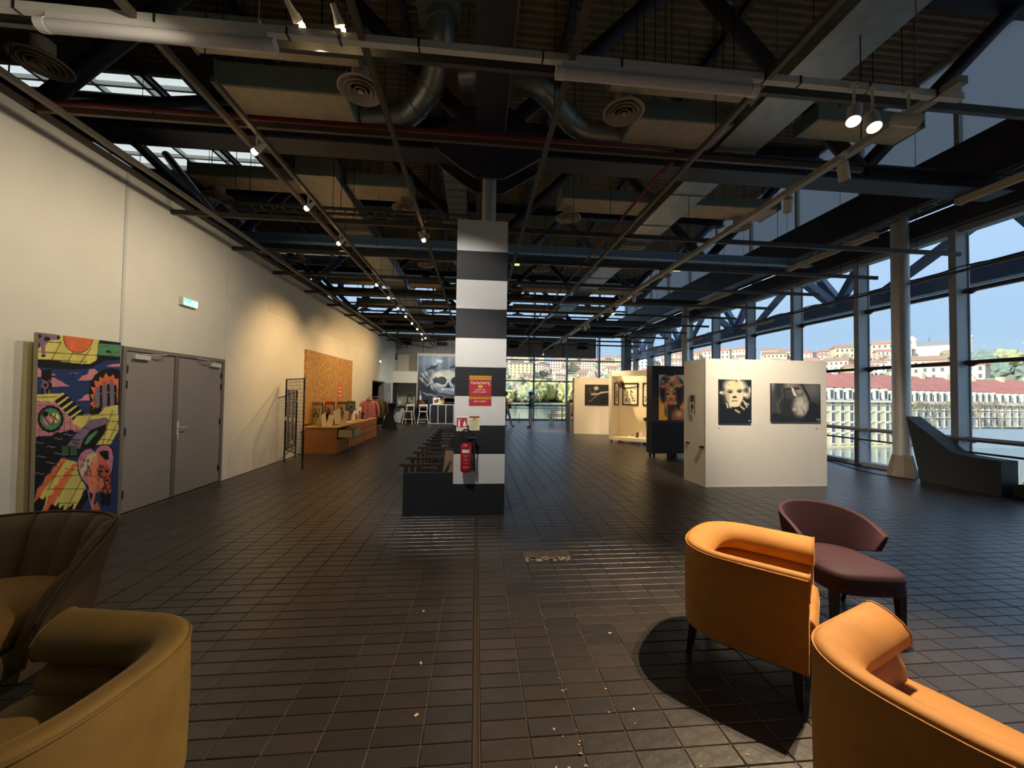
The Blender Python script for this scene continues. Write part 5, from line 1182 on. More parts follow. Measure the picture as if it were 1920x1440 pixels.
# =================================================================== PAINTED BOARD BY THE DOOR
YEL, NAV, PNK, ORG, GRN, BLK, LIL = c8(216,202,108), c8(38,58,104), c8(206,134,142), c8(224,112,64), c8(84,140,92), c8(24,24,28), c8(132,106,128)
cv = Canvas(150, 372, NAV, [(79,50),(669,134),(617,1428),(6,1640)])
P_ = cv.poly
P_([(40,40),(520,90),(505,140),(497,200),(490,260),(440,285),(380,283),(40,245)], YEL)
for a in (((60,190),(500,225)), ((60,120),(240,128)), ((60,245),(420,270))): cv.line(a, 5, BLK)
for a in (((240,125),(170,250)), ((330,190),(285,262)), ((455,170),(370,280)), ((110,60),(60,130)), ((75,170),(60,215))): cv.line(a, 5, BLK)
P_([(50,246),(150,252),(380,283),(440,285),(480,268),(510,225),(655,235),(655,258),(560,262),(500,290),(440,318),(330,325),(50,302)], BLK)
cv.ell(362,92,106,114,BLK,0.02); cv.ell(362,92,101,110,ORG,0.02)
P_([(65,50),(225,70),(232,95),(215,110),(180,108),(150,118),(125,150),(128,228),(98,228),(100,150),(64,175)], LIL)
for e_ in ((140,100,22,16),(85,80,16,14),(75,145,14,22),(222,92,12,14),(110,222,14,8)): cv.ell(*e_, BLK)
P_([(512,118),(660,130),(660,150),(512,140)], BLK); P_([(500,150),(520,140),(660,152),(660,236),(505,222),(497,190)], GRN); P_([(548,205),(575,185),(605,210)], BLK)
cv.line([(520,160),(575,158)], 3, BLK); cv.line([(615,215),(650,200)], 3, BLK)
P_([(50,300),(80,308),(110,350),(95,372),(50,372)], PNK); P_([(165,345),(205,360),(165,365)], PNK)
P_([(94,322),(168,322),(168,400),(160,515),(100,520),(94,460)], BLK)
for a in (((100,395),(135,420)),((95,440),(125,455)),((150,400),(190,430)),((115,450),(120,510)),((150,470),(145,505))): cv.line(a, 13, LIL)
cv.ell(120,430,26,30,LIL); cv.ell(122,432,13,14,BLK); cv.ell(186,424,14,9,BLK); cv.ell(115,516,16,7,BLK); cv.ell(150,508,14,7,BLK)
P_([(165,380),(190,378),(215,398),(235,405),(260,425),(298,443),(170,445)], PNK); cv.line([(300,350),(355,352)], 10, LIL, 0.8); cv.ell(318,358,10,8,BLK)
P_([(342,403),(365,395),(385,370),(420,362),(440,325),(475,320),(500,345),(470,375),(455,403)], PNK); P_([(342,548),(380,535),(400,510),(430,500),(445,520),(455,548)], PNK); P_([(558,305),(600,290),(655,288),(655,310)], PNK)
# flame arch + skittles
P_([(432,650),(442,590),(432,500),(440,420),(480,360),(540,325),(600,320),(660,335),(660,640),(600,640),(500,650)], BLK)
P_([(448,625),(462,600),(438,570),(462,550),(440,510),(468,500),(445,450),(480,455),(470,405),(505,412),(510,378),(535,392),(555,352),(582,385),(610,362),(622,398),(645,395),(640,560),(630,580),(470,600)], ORG)
for (x, y0, y1) in ((493,450,600),(543,412,640),(597,405,605)):
    P_([(x-22,y0+60),(x-12,y0+20),(x-14,y0),(x+14,y0),(x+12,y0+20),(x+22,y0+60),(x+24,y1-20),(x,y1+8),(x-24,y1-20)], LIL)
    cv.line([(x-22,y0+(y1-y0)*0.6),(x+22,y0+(y1-y0)*0.62)], 12, GRN); cv.line([(x-24,y0+60),(x-24,y1-20)], 4, BLK); cv.line([(x+23,y0+60),(x+23,y1-20)], 4, BLK)
for (x, y0, y1) in ((518,440,600),(572,430,590),(622,440,585)): P_([(x-9,y0),(x+9,y0),(x+10,y1),(x-10,y1)], BLK); cv.line([(x-10,y0+60),(x+10,y0+62)], 10, GRN)
# yellow path, stairs
P_([(45,498),(255,492),(245,520),(180,552),(45,545)], YEL); cv.line([(45,520),(200,518)], 4, BLK)
P_([(40,548),(185,552),(320,695),(440,700),(360,770),(290,770),(240,775),(160,800),(100,795),(38,815)], PNK)
for x in (80,150,210,255,300,345): cv.line([(x,548),(x-6,800)], 4, c8(120,70,80))
for y in (575,640,700,755): cv.line([(40,y),(440,y+6)], 4, c8(120,70,80))
for i in range(5):
    x, y = 185+i*30, 545+i*32
    P_([(x,y),(x+80,y-50),(x+112,y-18),(x+30,y+34)], BLK); P_([(x+14,y+26),(x+92,y-28),(x+104,y-22),(x+28,y+36)], YEL)
P_([(305,705),(345,655),(440,650),(500,650),(545,600),(640,585),(640,770),(580,870),(470,870),(440,790)], YEL)
for a in (((345,655),(640,655)),((480,700),(640,705)),((560,760),(640,770)),((480,830),(600,840)),((470,600),(420,700)),((600,620),(520,870)),((640,700),(560,860))): cv.line(a, 4, BLK)
P_([(640,770),(620,960),(560,980),(585,868)], NAV)
# round medallion
cv.ell(155,677,92,96,BLK,0.02); cv.ell(155,677,76,80,GRN,0.02); cv.ell(130,680,30,44,PNK); cv.ell(185,670,32,36,c8(236,214,150)); cv.ell(118,640,22,20,BLK)
for k in range(14):
    a = k*0.45; cv.ell(155+84*math.cos(a),677+88*math.sin(a),11,13,BLK)
for a in (((110,660),(150,720)),((165,650),(205,690)),((180,700),(150,640)),((190,640),(170,715))): cv.line(a, 7, BLK)
# dark sea
P_([(36,815),(70,795),(100,808),(150,802),(190,775),(220,775),(260,770),(300,755),(330,780),(290,830),(260,900),(230,960),(170,1010),(120,1080),(60,1160),(26,1230)], BLK)
for x, y in ((70,848),(155,880),(205,822),(85,950),(145,995),(205,930),(70,1072),(280,795)): cv.line([(x-30,y-3),(x-12,y-9),(x+4,y+3),(x+30,y+1)], 5, c8(150,140,150))
# car
P_([(345,800),(440,690),(545,675),(570,690),(560,720),(540,790),(470,880),(390,900),(340,960),(250,960),(230,930),(300,830)], BLK)
P_([(350,775),(440,685),(548,680),(566,694),(552,722),(440,760),(385,830),(360,900),(330,880),(370,800)], LIL); P_([(270,870),(345,780),(372,800),(355,860),(330,900)], LIL)
P_([(390,870),(420,810),(490,760),(480,790),(420,860)], GRN); cv.ell(540,755,12,20,BLK); cv.ell(452,885,18,24,BLK); cv.line([(380,745),(425,750)], 5, BLK)
for x0, y0 in ((232,875),(292,875)):
    P_([(x0,y0),(x0+46,y0),(x0+42,y0+68),(x0-6,y0+66)], GRN)
    for q in range(4): cv.line([(x0+12*q,y0),(x0-4+12*q,y0+66)], 4, BLK); cv.line([(x0-4,y0+16*q),(x0+46,y0+16*q)], 4, BLK)
for a in (((300,830),(360,835)),((310,850),(350,860))): cv.line(a, 8, BLK)
# flame roads
P_([(225,965),(330,990),(300,1060),(200,1200),(90,1350),(20,1350),(30,1260)], YEL)
P_([(250,960),(210,985),(205,1010),(165,1030),(150,1070),(110,1090),(90,1150),(50,1180),(38,1240),(24,1285),(60,1260),(100,1180),(150,1130),(190,1080),(230,1020),(265,975)], ORG)
P_([(255,985),(420,1010),(360,1060),(400,1190),(300,1356),(200,1352),(60,1430),(150,1250)], YEL)
P_([(330,1000),(300,1010),(285,1050),(250,1062),(235,1100),(210,1110),(200,1150),(170,1165),(160,1220),(125,1235),(110,1300),(75,1356),(110,1356),(170,1290),(230,1180),(290,1080),(335,1020)], ORG)
for a in (((150,1095),(350,1088)),((120,1185),(400,1190)),((200,1290),(330,1290)),((300,1080),(200,1240)),((400,1060),(250,1345)),((230,1000),(130,1180)),((250,1040),(330,1050))): cv.line(a, 4, BLK)
P_([(20,1290),(60,1240),(85,1260),(110,1235),(105,1290),(75,1356),(20,1356)], BLK); P_([(110,1356),(150,1290),(180,1310),(205,1275),(200,1330),(240,1300),(235,1352),(310,1290),(298,1360)], BLK)
P_([(150,1290),(180,1270),(170,1340),(210,1320)], YEL, 0.0); P_([(380,1200),(330,1360),(400,1400),(620,1400),(640,1000),(600,980),(560,1180)], NAV); P_([(15,1350),(15,1545),(380,1460),(640,1400),(640,1330),(340,1356)], NAV)
P_([(398,1190),(300,1358),(345,1358),(420,1250)], BLK)
# heart with couple
P_([(470,915),(445,890),(400,895),(360,925),(335,980),(340,1060),(370,1130),(420,1190),(500,1240),(560,1150),(595,1060),(606,960),(596,900),(560,868),(510,870),(480,890)], BLK)
P_([(470,925),(445,900),(405,902),(366,932),(342,985),(347,1055),(376,1122),(425,1180),(500,1225),(552,1145),(588,1058),(600,962),(588,906),(556,876),(512,878),(482,898)], LIL if False else c8(190,126,146))
P_([(500,930),(560,915),(568,980),(545,1000),(575,1060),(580,1215),(520,1230),(480,1150),(470,1020)], c8(196,92,72))
P_([(495,925),(530,912),(565,918),(568,975),(545,985),(520,960)], BLK)
P_([(440,940),(490,935),(498,960),(485,1010),(500,1050),(530,1190),(490,1225),(420,1200),(412,1060),(440,1010)], c8(222,132,98))
cv.ell(505,985,22,34,c8(200,110,84)); cv.ell(462,975,22,30,c8(224,150,120))
P_([(440,930),(490,932),(455,965),(430,1010),(400,1060),(370,1110),(358,1060),(390,1000),(400,960)], c8(216,200,150))
rr = random.Random(11)
for i in range(46):
    x, y = rr.uniform(490,578), rr.uniform(1020,1215); cv.line([(x,y),(x+rr.uniform(-16,16),y+rr.uniform(-8,18))], rr.uniform(5,11), BLK)
for i in range(22):
    x, y = rr.uniform(368,440), rr.uniform(950,1090); cv.line([(x,y),(x+rr.uniform(-14,6),y+rr.uniform(8,26))], 5, BLK)
for i in range(10):
    x, y = rr.uniform(415,500), rr.uniform(1010,1180); cv.line([(x,y),(x+rr.uniform(-10,16),y+rr.uniform(10,30))], 5, c8(90,40,40))
P_([(410,1200),(470,1215),(450,1300),(500,1345),(440,1350),(420,1270)], c8(200,130,140)); P_([(420,1210),(450,1230),(430,1290)], BLK); P_([(505,1225),(578,1235),(570,1320),(505,1310)], BLK); P_([(440,1345),(480,1280),(500,1345)], ORG)
cv.noise(0.07, 14, 3)
t = T('painted_board', 'tall comic-style painted board leaning beside the grey double doors', 'painting', (-4.37, 4.66, 0), (0, R(-1.0), R(90)))
cv.build('painted_panel', 0.88, 2.15, t, (0, -0.07, 0), None, 0.04, 0.55, edge=(0.35, 0.30, 0.20))
b = MB().box(-0.02, 0.02, -0.42, 0.42, 0.0, 2.02).build('spare_board', mat('cream_board', S(200,182,140), 0.7), None, loc=(-4.425, 4.62, 0)); tag(b, 'cream board edge hidden between the painted board and the white wall', 'board')

# =================================================================== MURAL
cv = Canvas(170, 250, c8(56,62,72), [(830,208),(2330,215),(2330,1240),(805,1215)])   # crop px of the 680-870 x 640-820 zoom
def grad(cv, x0, y0, x1, y1, c0, c1, lo, hi):
    m = ((cv.X >= x0) & (cv.X <= x1) & (cv.Y >= y0) & (cv.Y <= y1)); k = np.clip((cv.Y-lo)/(hi-lo), 0, 1)[..., None]
    col = np.array(c0)*(1-k)+np.array(c1)*k; cv.a = np.where(m[..., None], col, cv.a)
grad(cv, 700, 150, 2500, 1300, c8(150,170,184), c8(48,52,62), 230, 640)
rr = random.Random(5)
for i in range(34):
    x = rr.uniform(800,2300); cv.ell(x, 240, rr.uniform(15,50), rr.uniform(120,330), c8(176,192,202) if rr.random() > .5 else c8(96,112,128), 0.6, 0.35)
P_ = cv.poly
P_([(1080,400),(1150,300),(1230,262),(1300,270),(1260,320),(1200,300)], c8(196,206,212)); cv.ell(1200,280,55,22,c8(226,232,236),0.4,0.9,0.4)
for (x, y, s_) in ((1090,395,1.0),(1500,370,0.8),(1900,330,1.1),(2120,470,0.9)):
    P_([(x-120*s_,y+10*s_),(x-60*s_,y-12*s_),(x-5*s_,y-32*s_),(x+40*s_,y-40*s_),(x+110*s_,y-45*s_),(x+70*s_,y-10*s_),(x+10*s_,y+18*s_),(x-60*s_,y+24*s_),(x-100*s_,y+50*s_),(x-96*s_,y+22*s_)], c8(58,66,76))
    P_([(x-20*s_,y-28*s_),(x-12*s_,y-62*s_),(x+12*s_,y-34*s_)], c8(58,66,76)); P_([(x+20*s_,y+10*s_),(x+60*s_,y+42*s_),(x+46*s_,y)], c8(58,66,76))
# skull
bone, bsh = c8(178,184,178), c8(122,138,150)
cv.ell(1380,640,330,210,bsh,0.05); cv.ell(1360,560,290,140,bone,0.12); P_([(1100,690),(1650,640),(1700,800),(1560,880),(1180,830)], bsh)
cv.ell(1330,500,190,60,c8(206,206,188),0.5)
cv.ell(1270,585,92,62,c8(40,46,54),0.08); cv.ell(1262,580,74,48,c8(70,74,72),0.2); cv.ell(1540,590,96,66,c8(40,46,54),0.08)
P_([(1395,600),(1330,660),(1320,700),(1400,720),(1440,690)], c8(38,44,52)); P_([(1200,620),(1330,660),(1370,560),(1400,600),(1340,680),(1220,650)], bone)
P_([(1240,700),(1640,690),(1600,760),(1260,750)], c8(40,46,54))
for i in range(11): P_([(1258+i*36,700),(1288+i*36,700),(1284+i*36,752),(1262+i*36,752)], c8(196,208,216))
P_([(1120,690),(1220,770),(1500,800),(1620,770),(1560,850),(1300,860),(1150,790)], c8(70,78,88)); cv.line([(1000,700),(1120,760),(1280,860)], 26, c8(40,44,52))
# skeletal hand
for (a, b_, c_) in (((935,445),(1005,500),(1060,560)), ((870,465),(950,525),(1040,600)), ((845,535),(930,600),(1000,660))):
    P_([a, (a[0]+60,a[1]+10), (b_[0],b_[1]-20), (b_[0]-20,b_[1]+10)], bone); cv.line([b_, c_], 26, bone); cv.line([(b_[0]+6,b_[1]+6),(c_[0],c_[1])], 10, c8(40,46,54))
cv.line([(1060,545),(1075,600),(1000,665)], 18, bone); cv.line([(1060,620),(1100,600),(1130,640),(1180,640)], 16, bone); cv.line([(1080,660),(1090,690)], 26, bone)
P_([(1100,560),(1180,520),(1200,600),(1120,640)], c8(60,68,78)); cv.line([(1120,660),(1170,700)], 14, bone)
cv.line([(930,770),(1000,800),(1080,800),(1150,830)], 22, c8(140,148,156)); cv.line([(1100,820),(1220,800),(1400,840)], 14, c8(110,118,128)); cv.line([(1700,450),(1900,700),(2100,1000)], 40, c8(44,50,58))
for i in range(14): x = rr.uniform(900,2300); y = rr.uniform(850,1150); cv.line([(x,y),(x+rr.uniform(40,160),y+rr.uniform(-30,40))], rr.uniform(6,16), c8(90,98,108), 0.7)
cv.noise(0.10, 18, 2)
t = T('mural', 'large grey-blue mural of a skull, bony hand and sharks on the end wall', 'mural', (-1.02, YE-0.02, 0.06))
cv.build('painted_panel', 4.26, 3.53, t, None, None, 0.02, 0.7)

# =================================================================== PORTRAITS
def frame_bar(t, w, h, b, m, d=0.03):
    MB().box(-w/2, w/2, -d, 0, h-b, h).box(-w/2, w/2, -d, 0, 0, b).box(-w/2, -w/2+b, -d, 0, b, h-b).box(w/2-b, w/2, -d, 0, b, h-b).build('frame', m, t)
# blonde woman, generic black and white; zoom px (1310-1560 x 690-840), scale 7.68
K, Wt = c8(30,34,40), c8(226,210,176)
cv = Canvas(120, 160, K, [(300,155),(768,170),(755,795),(288,778)]); E_ = cv.ell
for e_ in ((440,240,80,70),(540,210,90,50),(620,260,75,75),(400,300,45,60),(680,320,60,60),(350,350,45,30),(700,390,45,50)): E_(*e_, c8(176,166,148), 0.35)
for e_ in ((470,215,40,22),(560,180,36,26),(610,240,30,42),(420,270,22,36),(670,380,36,30),(735,320,14,44),(320,345,20,14),(640,280,26,18)): E_(*e_, c8(232,222,198), 0.5)
for e_ in ((545,190,22,26),(440,235,20,12),(690,320,34,38),(350,300,26,26),(600,300,18,24)): E_(*e_, c8(60,62,66), 0.5, 0.85)
E_(515,380,130,165,Wt,0.08); E_(510,250,90,60,c8(224,206,164),0.3); E_(400,420,40,110,c8(120,116,108),0.6,0.5)
E_(452,338,38,20,c8(90,86,80),0.4); E_(588,332,38,20,c8(90,86,80),0.4); E_(455,345,20,12,K,0.3); E_(590,340,20,12,K,0.3); cv.line([(410,325),(440,305),(490,315)], 8, c8(80,76,70)); cv.line([(555,312),(600,302),(640,322)], 8, c8(80,76,70))
cv.poly([(478,430),(495,405),(540,405),(556,432),(520,420)], K); E_(515,415,26,16,c8(40,40,44),0.3)
cv.poly([(462,480),(490,458),(515,466),(540,458),(568,486),(540,478),(490,476)], c8(30,28,32)); E_(515,485,42,10,c8(150,140,128),0.4); cv.line([(470,500),(515,520),(560,500)], 5, c8(100,94,88))
cv.poly([(420,480),(450,560),(600,560),(640,470),(700,560),(700,800),(330,800),(330,560)], K); E_(515,515,85,42,Wt,0.15)
for a in (((400,500),(415,560)),((440,510),(455,560)),((660,490),(640,470)),((690,560),(660,500),(715,525)),((650,590),(600,550)),((580,635),(525,600))): cv.line(a, 24, c8(220,204,172), 0.9)
E_(722,758,12,9,c8(210,210,210),0.3)
t = T('portrait', 'black and white portrait of a blonde woman with raised hands on the white stand', 'picture', (4.612, 6.5, 1.14), (0, 0, 0))
cv.build('painted_canvas', 0.61, 0.775, t, (0, -0.035, 0), None, 0.034, 0.5)
# bearded man
cv = Canvas(150, 116, c8(46,48,52), [(1052,215),(1755,232),(1748,778),(1048,765)]); E_ = cv.ell
E_(1640,300,170,150,c8(110,110,108),0.8); E_(1060,250,40,110,c8(200,196,180),0.5); E_(1100,520,90,300,c8(70,70,72),0.5); E_(1190,360,60,170,c8(50,50,54),0.6)
cv.poly([(1230,225),(1450,225),(1540,380),(1590,480),(1520,520),(1400,480),(1260,520),(1200,400)], c8(44,46,50)); 
E_(1330,250,90,40,c8(150,142,128),0.5); E_(1400,330,105,100,c8(122,118,112),0.6); E_(1310,390,60,60,c8(70,70,70),0.6); E_(1460,340,40,30,c8(150,146,136),0.6)
E_(1300,300,40,16,c8(40,40,44),0.4); E_(1415,290,36,20,c8(30,30,34),0.4); E_(1440,275,44,10,c8(110,108,104),0.5); E_(1280,280,40,8,c8(120,116,108),0.5)
cv.poly([(1335,275),(1360,290),(1400,380),(1420,405),(1390,420),(1365,380)], c8(232,224,204)); E_(1395,425,30,16,c8(30,30,34),0.4)
E_(1450,445,60,24,c8(206,200,186),0.4); cv.line([(1370,510),(1400,470),(1450,462),(1495,478)], 16, c8(34,34,38)); E_(1460,560,115,140,c8(120,118,114),0.25); E_(1480,540,90,120,c8(196,192,182),0.4); E_(1530,440,30,80,c8(150,146,140),0.5)
rr = random.Random(8)
for i in range(150):
    a = rr.uniform(0.6, 2.8); r0 = rr.uniform(20, 90); x, y = 1455+r0*math.cos(a)*1.0, 530+r0*math.sin(a); L = rr.uniform(30, 75)
    cv.line([(x,y),(x+L*math.cos(a)*0.7,y+L*math.sin(a))], 5, c8(222,216,200) if rr.random() > .35 else c8(90,90,90), 0.6)
cv.line([(1210,280),(1215,420),(1140,520),(1150,620),(1170,740)], 12, c8(120,116,110), 0.7); cv.line([(1180,260),(1190,400),(1130,500)], 8, c8(96,94,90), 0.7)
cv.poly([(1590,470),(1750,545),(1750,778),(1450,778),(1520,700),(1580,600)], c8(36,40,46)); cv.poly([(1048,640),(1140,640),(1300,720),(1400,778),(1048,778)], c8(36,38,44), 0.8)
cv.poly([(1465,225),(1500,225),(1620,460),(1590,480),(1560,420)], c8(40,42,46)); cv.line([(1690,735),(1740,740)], 8, c8(190,190,190)); cv.line([(1700,752),(1730,755)], 6, c8(190,190,190))
t = T('portrait', 'black and white portrait of a white-bearded man on the white stand', 'picture', (5.779, 6.5, 1.172), (0, 0, 0))
cv.build('painted_canvas', 0.955, 0.69, t, (0, -0.035, 0), None, 0.034, 0.5)
# colourful woman with head wrap: zoom 1060-1310 x 680-870 scale 7.58
cv = Canvas(130, 150, c8(190,204,212), [(1333,183),(1900,183),(1885,815),(1320,803)]); E_ = cv.ell
cv.poly([(1320,520),(1500,560),(1500,815),(1320,815)], c8(224,150,40)); cv.poly([(1700,560),(1900,500),(1900,815),(1700,815)], c8(226,140,44)); E_(1360,420,40,160,c8(130,170,190),0.6,0.7); E_(1380,640,50,120,c8(232,170,70),0.6,0.8)
E_(1560,300,200,125,c8(54,44,52),0.1); E_(1730,420,90,160,c8(52,42,50),0.2); E_(1400,420,60,130,c8(58,48,54),0.3)
rr = random.Random(12); pal = [c8(222,120,60), c8(206,70,66), c8(110,160,156), c8(236,178,84), c8(214,206,192), c8(80,66,90), c8(226,130,110)]
for i in range(90):
    a = rr.uniform(2.7, 6.6); r0 = rr.uniform(0.35, 0.95); x, y = 1570+175*r0*math.cos(a), 320+125*r0*math.sin(a)
    cv.line([(x-rr.uniform(20,50),y+rr.uniform(-8,18)),(x+rr.uniform(20,50),y+rr.uniform(-20,10))], rr.uniform(16,30), pal[rr.randrange(7)], 0.9)
E_(1462,270,40,36,c8(64,54,84),0.4,0.8)
sk, sk2, dk = c8(166,112,70), c8(208,156,96), c8(70,44,36)
cv.poly([(1480,590),(1680,590),(1720,640),(1720,815),(1480,815)], c8(52,36,36)); E_(1680,750,130,110,c8(128,82,62),0.25); E_(1690,720,60,40,c8(196,146,116),0.6)
E_(1545,470,105,135,sk,0.08); E_(1540,405,80,55,sk2,0.5); E_(1490,480,40,40,sk2,0.5,0.8); E_(1610,480,36,36,sk2,0.5,0.8); E_(1450,500,22,70,c8(110,70,50),0.6,0.8); E_(1640,500,24,80,c8(110,70,50),0.6,0.8)
cv.line([(1455,405),(1495,385),(1530,410)], 12, dk); cv.line([(1570,412),(1610,388),(1650,408)], 12, dk); E_(1490,438,34,18,c8(96,62,60),0.3); E_(1612,438,34,18,c8(96,62,60),0.3); cv.line([(1460,448),(1490,456),(1522,446)], 8, c8(24,18,20)); cv.line([(1584,446),(1612,456),(1644,446)], 8, c8(24,18,20)); E_(1500,428,20,6,c8(214,180,120),0.4)
E_(1545,470,16,40,sk2,0.5); E_(1540,515,28,12,c8(110,66,50),0.4); cv.poly([(1498,548),(1525,535),(1545,540),(1570,535),(1598,548),(1545,556)], c8(150,80,76)); E_(1547,562,38,15,c8(206,130,120),0.3); E_(1547,600,60,10,c8(96,60,46),0.6)
for i in range(24): x = rr.uniform(1660,1730); cv.line([(x,350+rr.uniform(0,60)),(x+rr.uniform(-20,20),620+rr.uniform(-60,60))], 9, c8(34,28,34), 0.8)
for i in range(14): x = rr.uniform(1375,1440); cv.line([(x,380),(x+rr.uniform(-12,20),560)], 9, c8(34,28,34), 0.7)
E_(1440,600,26,50,c8(210,96,84),0.3); E_(1455,690,30,60,c8(96,110,110),0.4); cv.line([(1440,640),(1455,750)], 14, c8(50,50,56)); cv.line([(1370,770),(1400,765)], 5, dk)
t = T('portrait', 'colourful portrait of a woman in a patterned head wrap on the black board', 'picture', (5.08, 9.5, 0.985), (0, 0, 0))
cv.build('painted_canvas', 0.83, 1.17, t, (0, -0.03, 0), None, 0.028, 0.5)
# dark painting on the far white panel
cv = Canvas(90, 80, c8(36,38,42), [(340,323),(740,333),(735,615),(335,613)]); E_ = cv.ell
E_(535,380,40,26,c8(206,206,200),0.2); E_(545,385,12,8,c8(120,120,120),0.3); E_(515,375,10,10,c8(140,140,140),0.4); cv.line([(455,455),(500,465),(560,460),(620,440),(740,430)], 22, c8(196,190,178)); cv.line([(410,560),(460,545),(490,510),(545,495)], 8, c8(150,150,148)); cv.line([(500,430),(520,440)], 12, c8(160,160,158))
for x, y in ((408,385),(440,388),(415,430),(440,425),(440,480)): E_(x,y,14,14,c8(70,72,76),0.5)
th = math.atan2(-0.59, 2.24)
t = T('painting', 'square dark painting of pale birds and a branch on the far white panel', 'picture', (4.06+0.80*math.cos(th), 15.66+0.80*math.sin(th)-0.005, 1.19), (0, 0, th))
cv.build('painted_canvas', 0.95, 0.85, t, (0.1, -0.03, 0), None, 0.028, 0.6)
# three framed ink drawings in the booth
def ink(seed, w, h, n, lab, loc, rz):
    cv = Canvas(48, int(48*h/w) if h > w else 60, c8(236,228,206)); r_ = random.Random(seed)
    if seed == 2: cv.line([(0.05,0.22),(0.5,0.20),(0.95,0.14)], 0.05, c8(60,60,60)); cv.line([(0.05,0.26),(0.9,0.22)], 0.03, c8(120,118,110))
    if seed == 1: cv.ell(0.5,0.22,0.12,0.07,c8(90,90,88),0.3); cv.poly([(0.3,0.35),(0.7,0.35),(0.65,0.6),(0.8,0.9),(0.55,0.7),(0.35,0.9)], c8(80,80,80), 0.7)
    for i in range(n):
        x, y = r_.uniform(0.12,0.85), r_.uniform(0.3,0.85); cv.line([(x,y),(x+r_.uniform(-0.08,0.08),y+r_.uniform(-0.05,0.1))], r_.uniform(0.02,0.05), c8(50,50,50), 0.85)
    t = T('framed_drawing', lab, 'picture', loc, rz); frame_bar(t, w, h, 0.035, M_blk2)
    cv.build('drawing', w-0.06, h-0.06, t, (0, -0.012, 0.03), None, 0.01, 0.6)
c, s = math.cos(tC.rotation_euler.z), math.sin(tC.rotation_euler.z)
def inb(x, y, z): return (4.56+x*c-y*s, 12.85+x*s+y*c, z)
ink(1, 0.36, 0.78, 30, 'narrow framed ink drawing of a standing figure on the left wall of the booth', inb(0.075, 0.42, 1.27), tC.rotation_euler.z+R(90))
ink(2, 0.56, 0.78, 44, 'framed ink drawing of a crowd, middle of the booth', inb(0.44, 0.795, 1.27), tC.rotation_euler.z)
ink(3, 0.56, 0.78, 26, 'framed ink drawing partly hidden by the black board, right in the booth', inb(1.16, 0.795, 1.27), tC.rotation_euler.z)
t = T('ink_splash', 'black painted splash with long drips on the back of the white booth', 'painting', inb(1.22, 0.797, 0), tC.rotation_euler.z)
mb = MB(); r_ = random.Random(3)
def blob(cx, cz, rx, rz_, k=14): mb.prism([(cx+rx*(0.75+0.4*r_.random())*math.cos(a), cz+rz_*(0.75+0.4*r_.random())*math.sin(a)) for a in np.linspace(0, 6.28, k, endpoint=False)], lambda a, b: (a, -0.006, b), lambda a, b: (a, 0, b))
blob(0.05, 0.95, 0.13, 0.24); blob(-0.22, 0.80, 0.10, 0.07); blob(0.0, 0.78, 0.25, 0.05); blob(0.22, 0.9, 0.14, 0.12); blob(0.0, 1.15, 0.07, 0.09)
for x, z0, z1 in ((-0.2, 0.75, 0.4), (-0.24, 0.75, 0.55), (0.0, 0.75, 0.28), (0.04, 0.75, 0.38), (0.1, 0.75, 0.45)): mb.box(x-0.006, x+0.006, -0.005, 0, z1, z0)
mb.build('splash', M_black, t)
# small picture on the side of the portrait stand
cv = Canvas(24, 60, c8(206,202,196)); cv.poly([(0.1,0.05),(0.9,0.05),(0.85,0.35),(0.2,0.4)], c8(70,74,80)); cv.ell(0.55,0.6,0.22,0.14,c8(50,52,60)); cv.ell(0.4,0.82,0.2,0.08,c8(150,150,152))
t = T('small_picture', 'small grey picture on the narrow left side of the white portrait stand', 'picture', (4.045, 6.87, 1.26), (0, 0, R(-90)))
cv.build('print', 0.16, 0.38, t, (0, -0.012, 0), None, 0.01, 0.6)
# =================================================================== PEOPLE
def grow(chains, name):
    """chains: list of lists of (x,y,z,r); first chain rooted at the pelvis; returns evaluated skin mesh"""
    V = []; E = []; Rr = []
    def key(p): 
        for i, q in enumerate(V):
            if (Vector(q)-Vector(p[:3])).length < 1e-4: return i
        V.append(p[:3]); Rr.append(p[3]); return len(V)-1
    for ch in chains:
        ids = [key(p) for p in ch]
        E += list(zip(ids[:-1], ids[1:]))
    me = bpy.data.meshes.new(name); me.from_pydata(V, E, []); o = bpy.data.objects.new(name, me); COL.objects.link(o)
    sk = o.modifiers.new('skin', 'SKIN'); lay = me.skin_vertices[0] if me.skin_vertices else None
    if lay is None:
        bpy.context.view_layer.objects.active = o
        lay = me.skin_vertices[0]
    for i, r in enumerate(Rr): lay.data[i].radius = (r, r) if not hasattr(r, '__len__') else r
    lay.data[0].use_root = True
    ss = o.modifiers.new('sub', 'SUBSURF'); ss.levels = 2; ss.render_levels = 2
    dg = bpy.context.evaluated_depsgraph_get(); m = bpy.data.meshes.new_from_object(o.evaluated_get(dg)); bpy.data.objects.remove(o)
    for p in m.polygons: p.use_smooth = True
    return m
M_skin = mat('skin', S(188,140,116), 0.55); M_jean = mat('jeans_blue', S(128,146,168), 0.8); M_jg = mat('jacket_green', S(36,96,76), 0.8); M_shoe = mat('shoe_dark', S(32,30,30), 0.6)
M_hair = mat('hair_dark', S(34,26,24), 0.7); M_lite = mat('blouse_pale', S(196,184,176), 0.8, col2=S(96,90,98), scale=30); M_pink = mat('jumper_coral', S(220,146,132), 0.8)
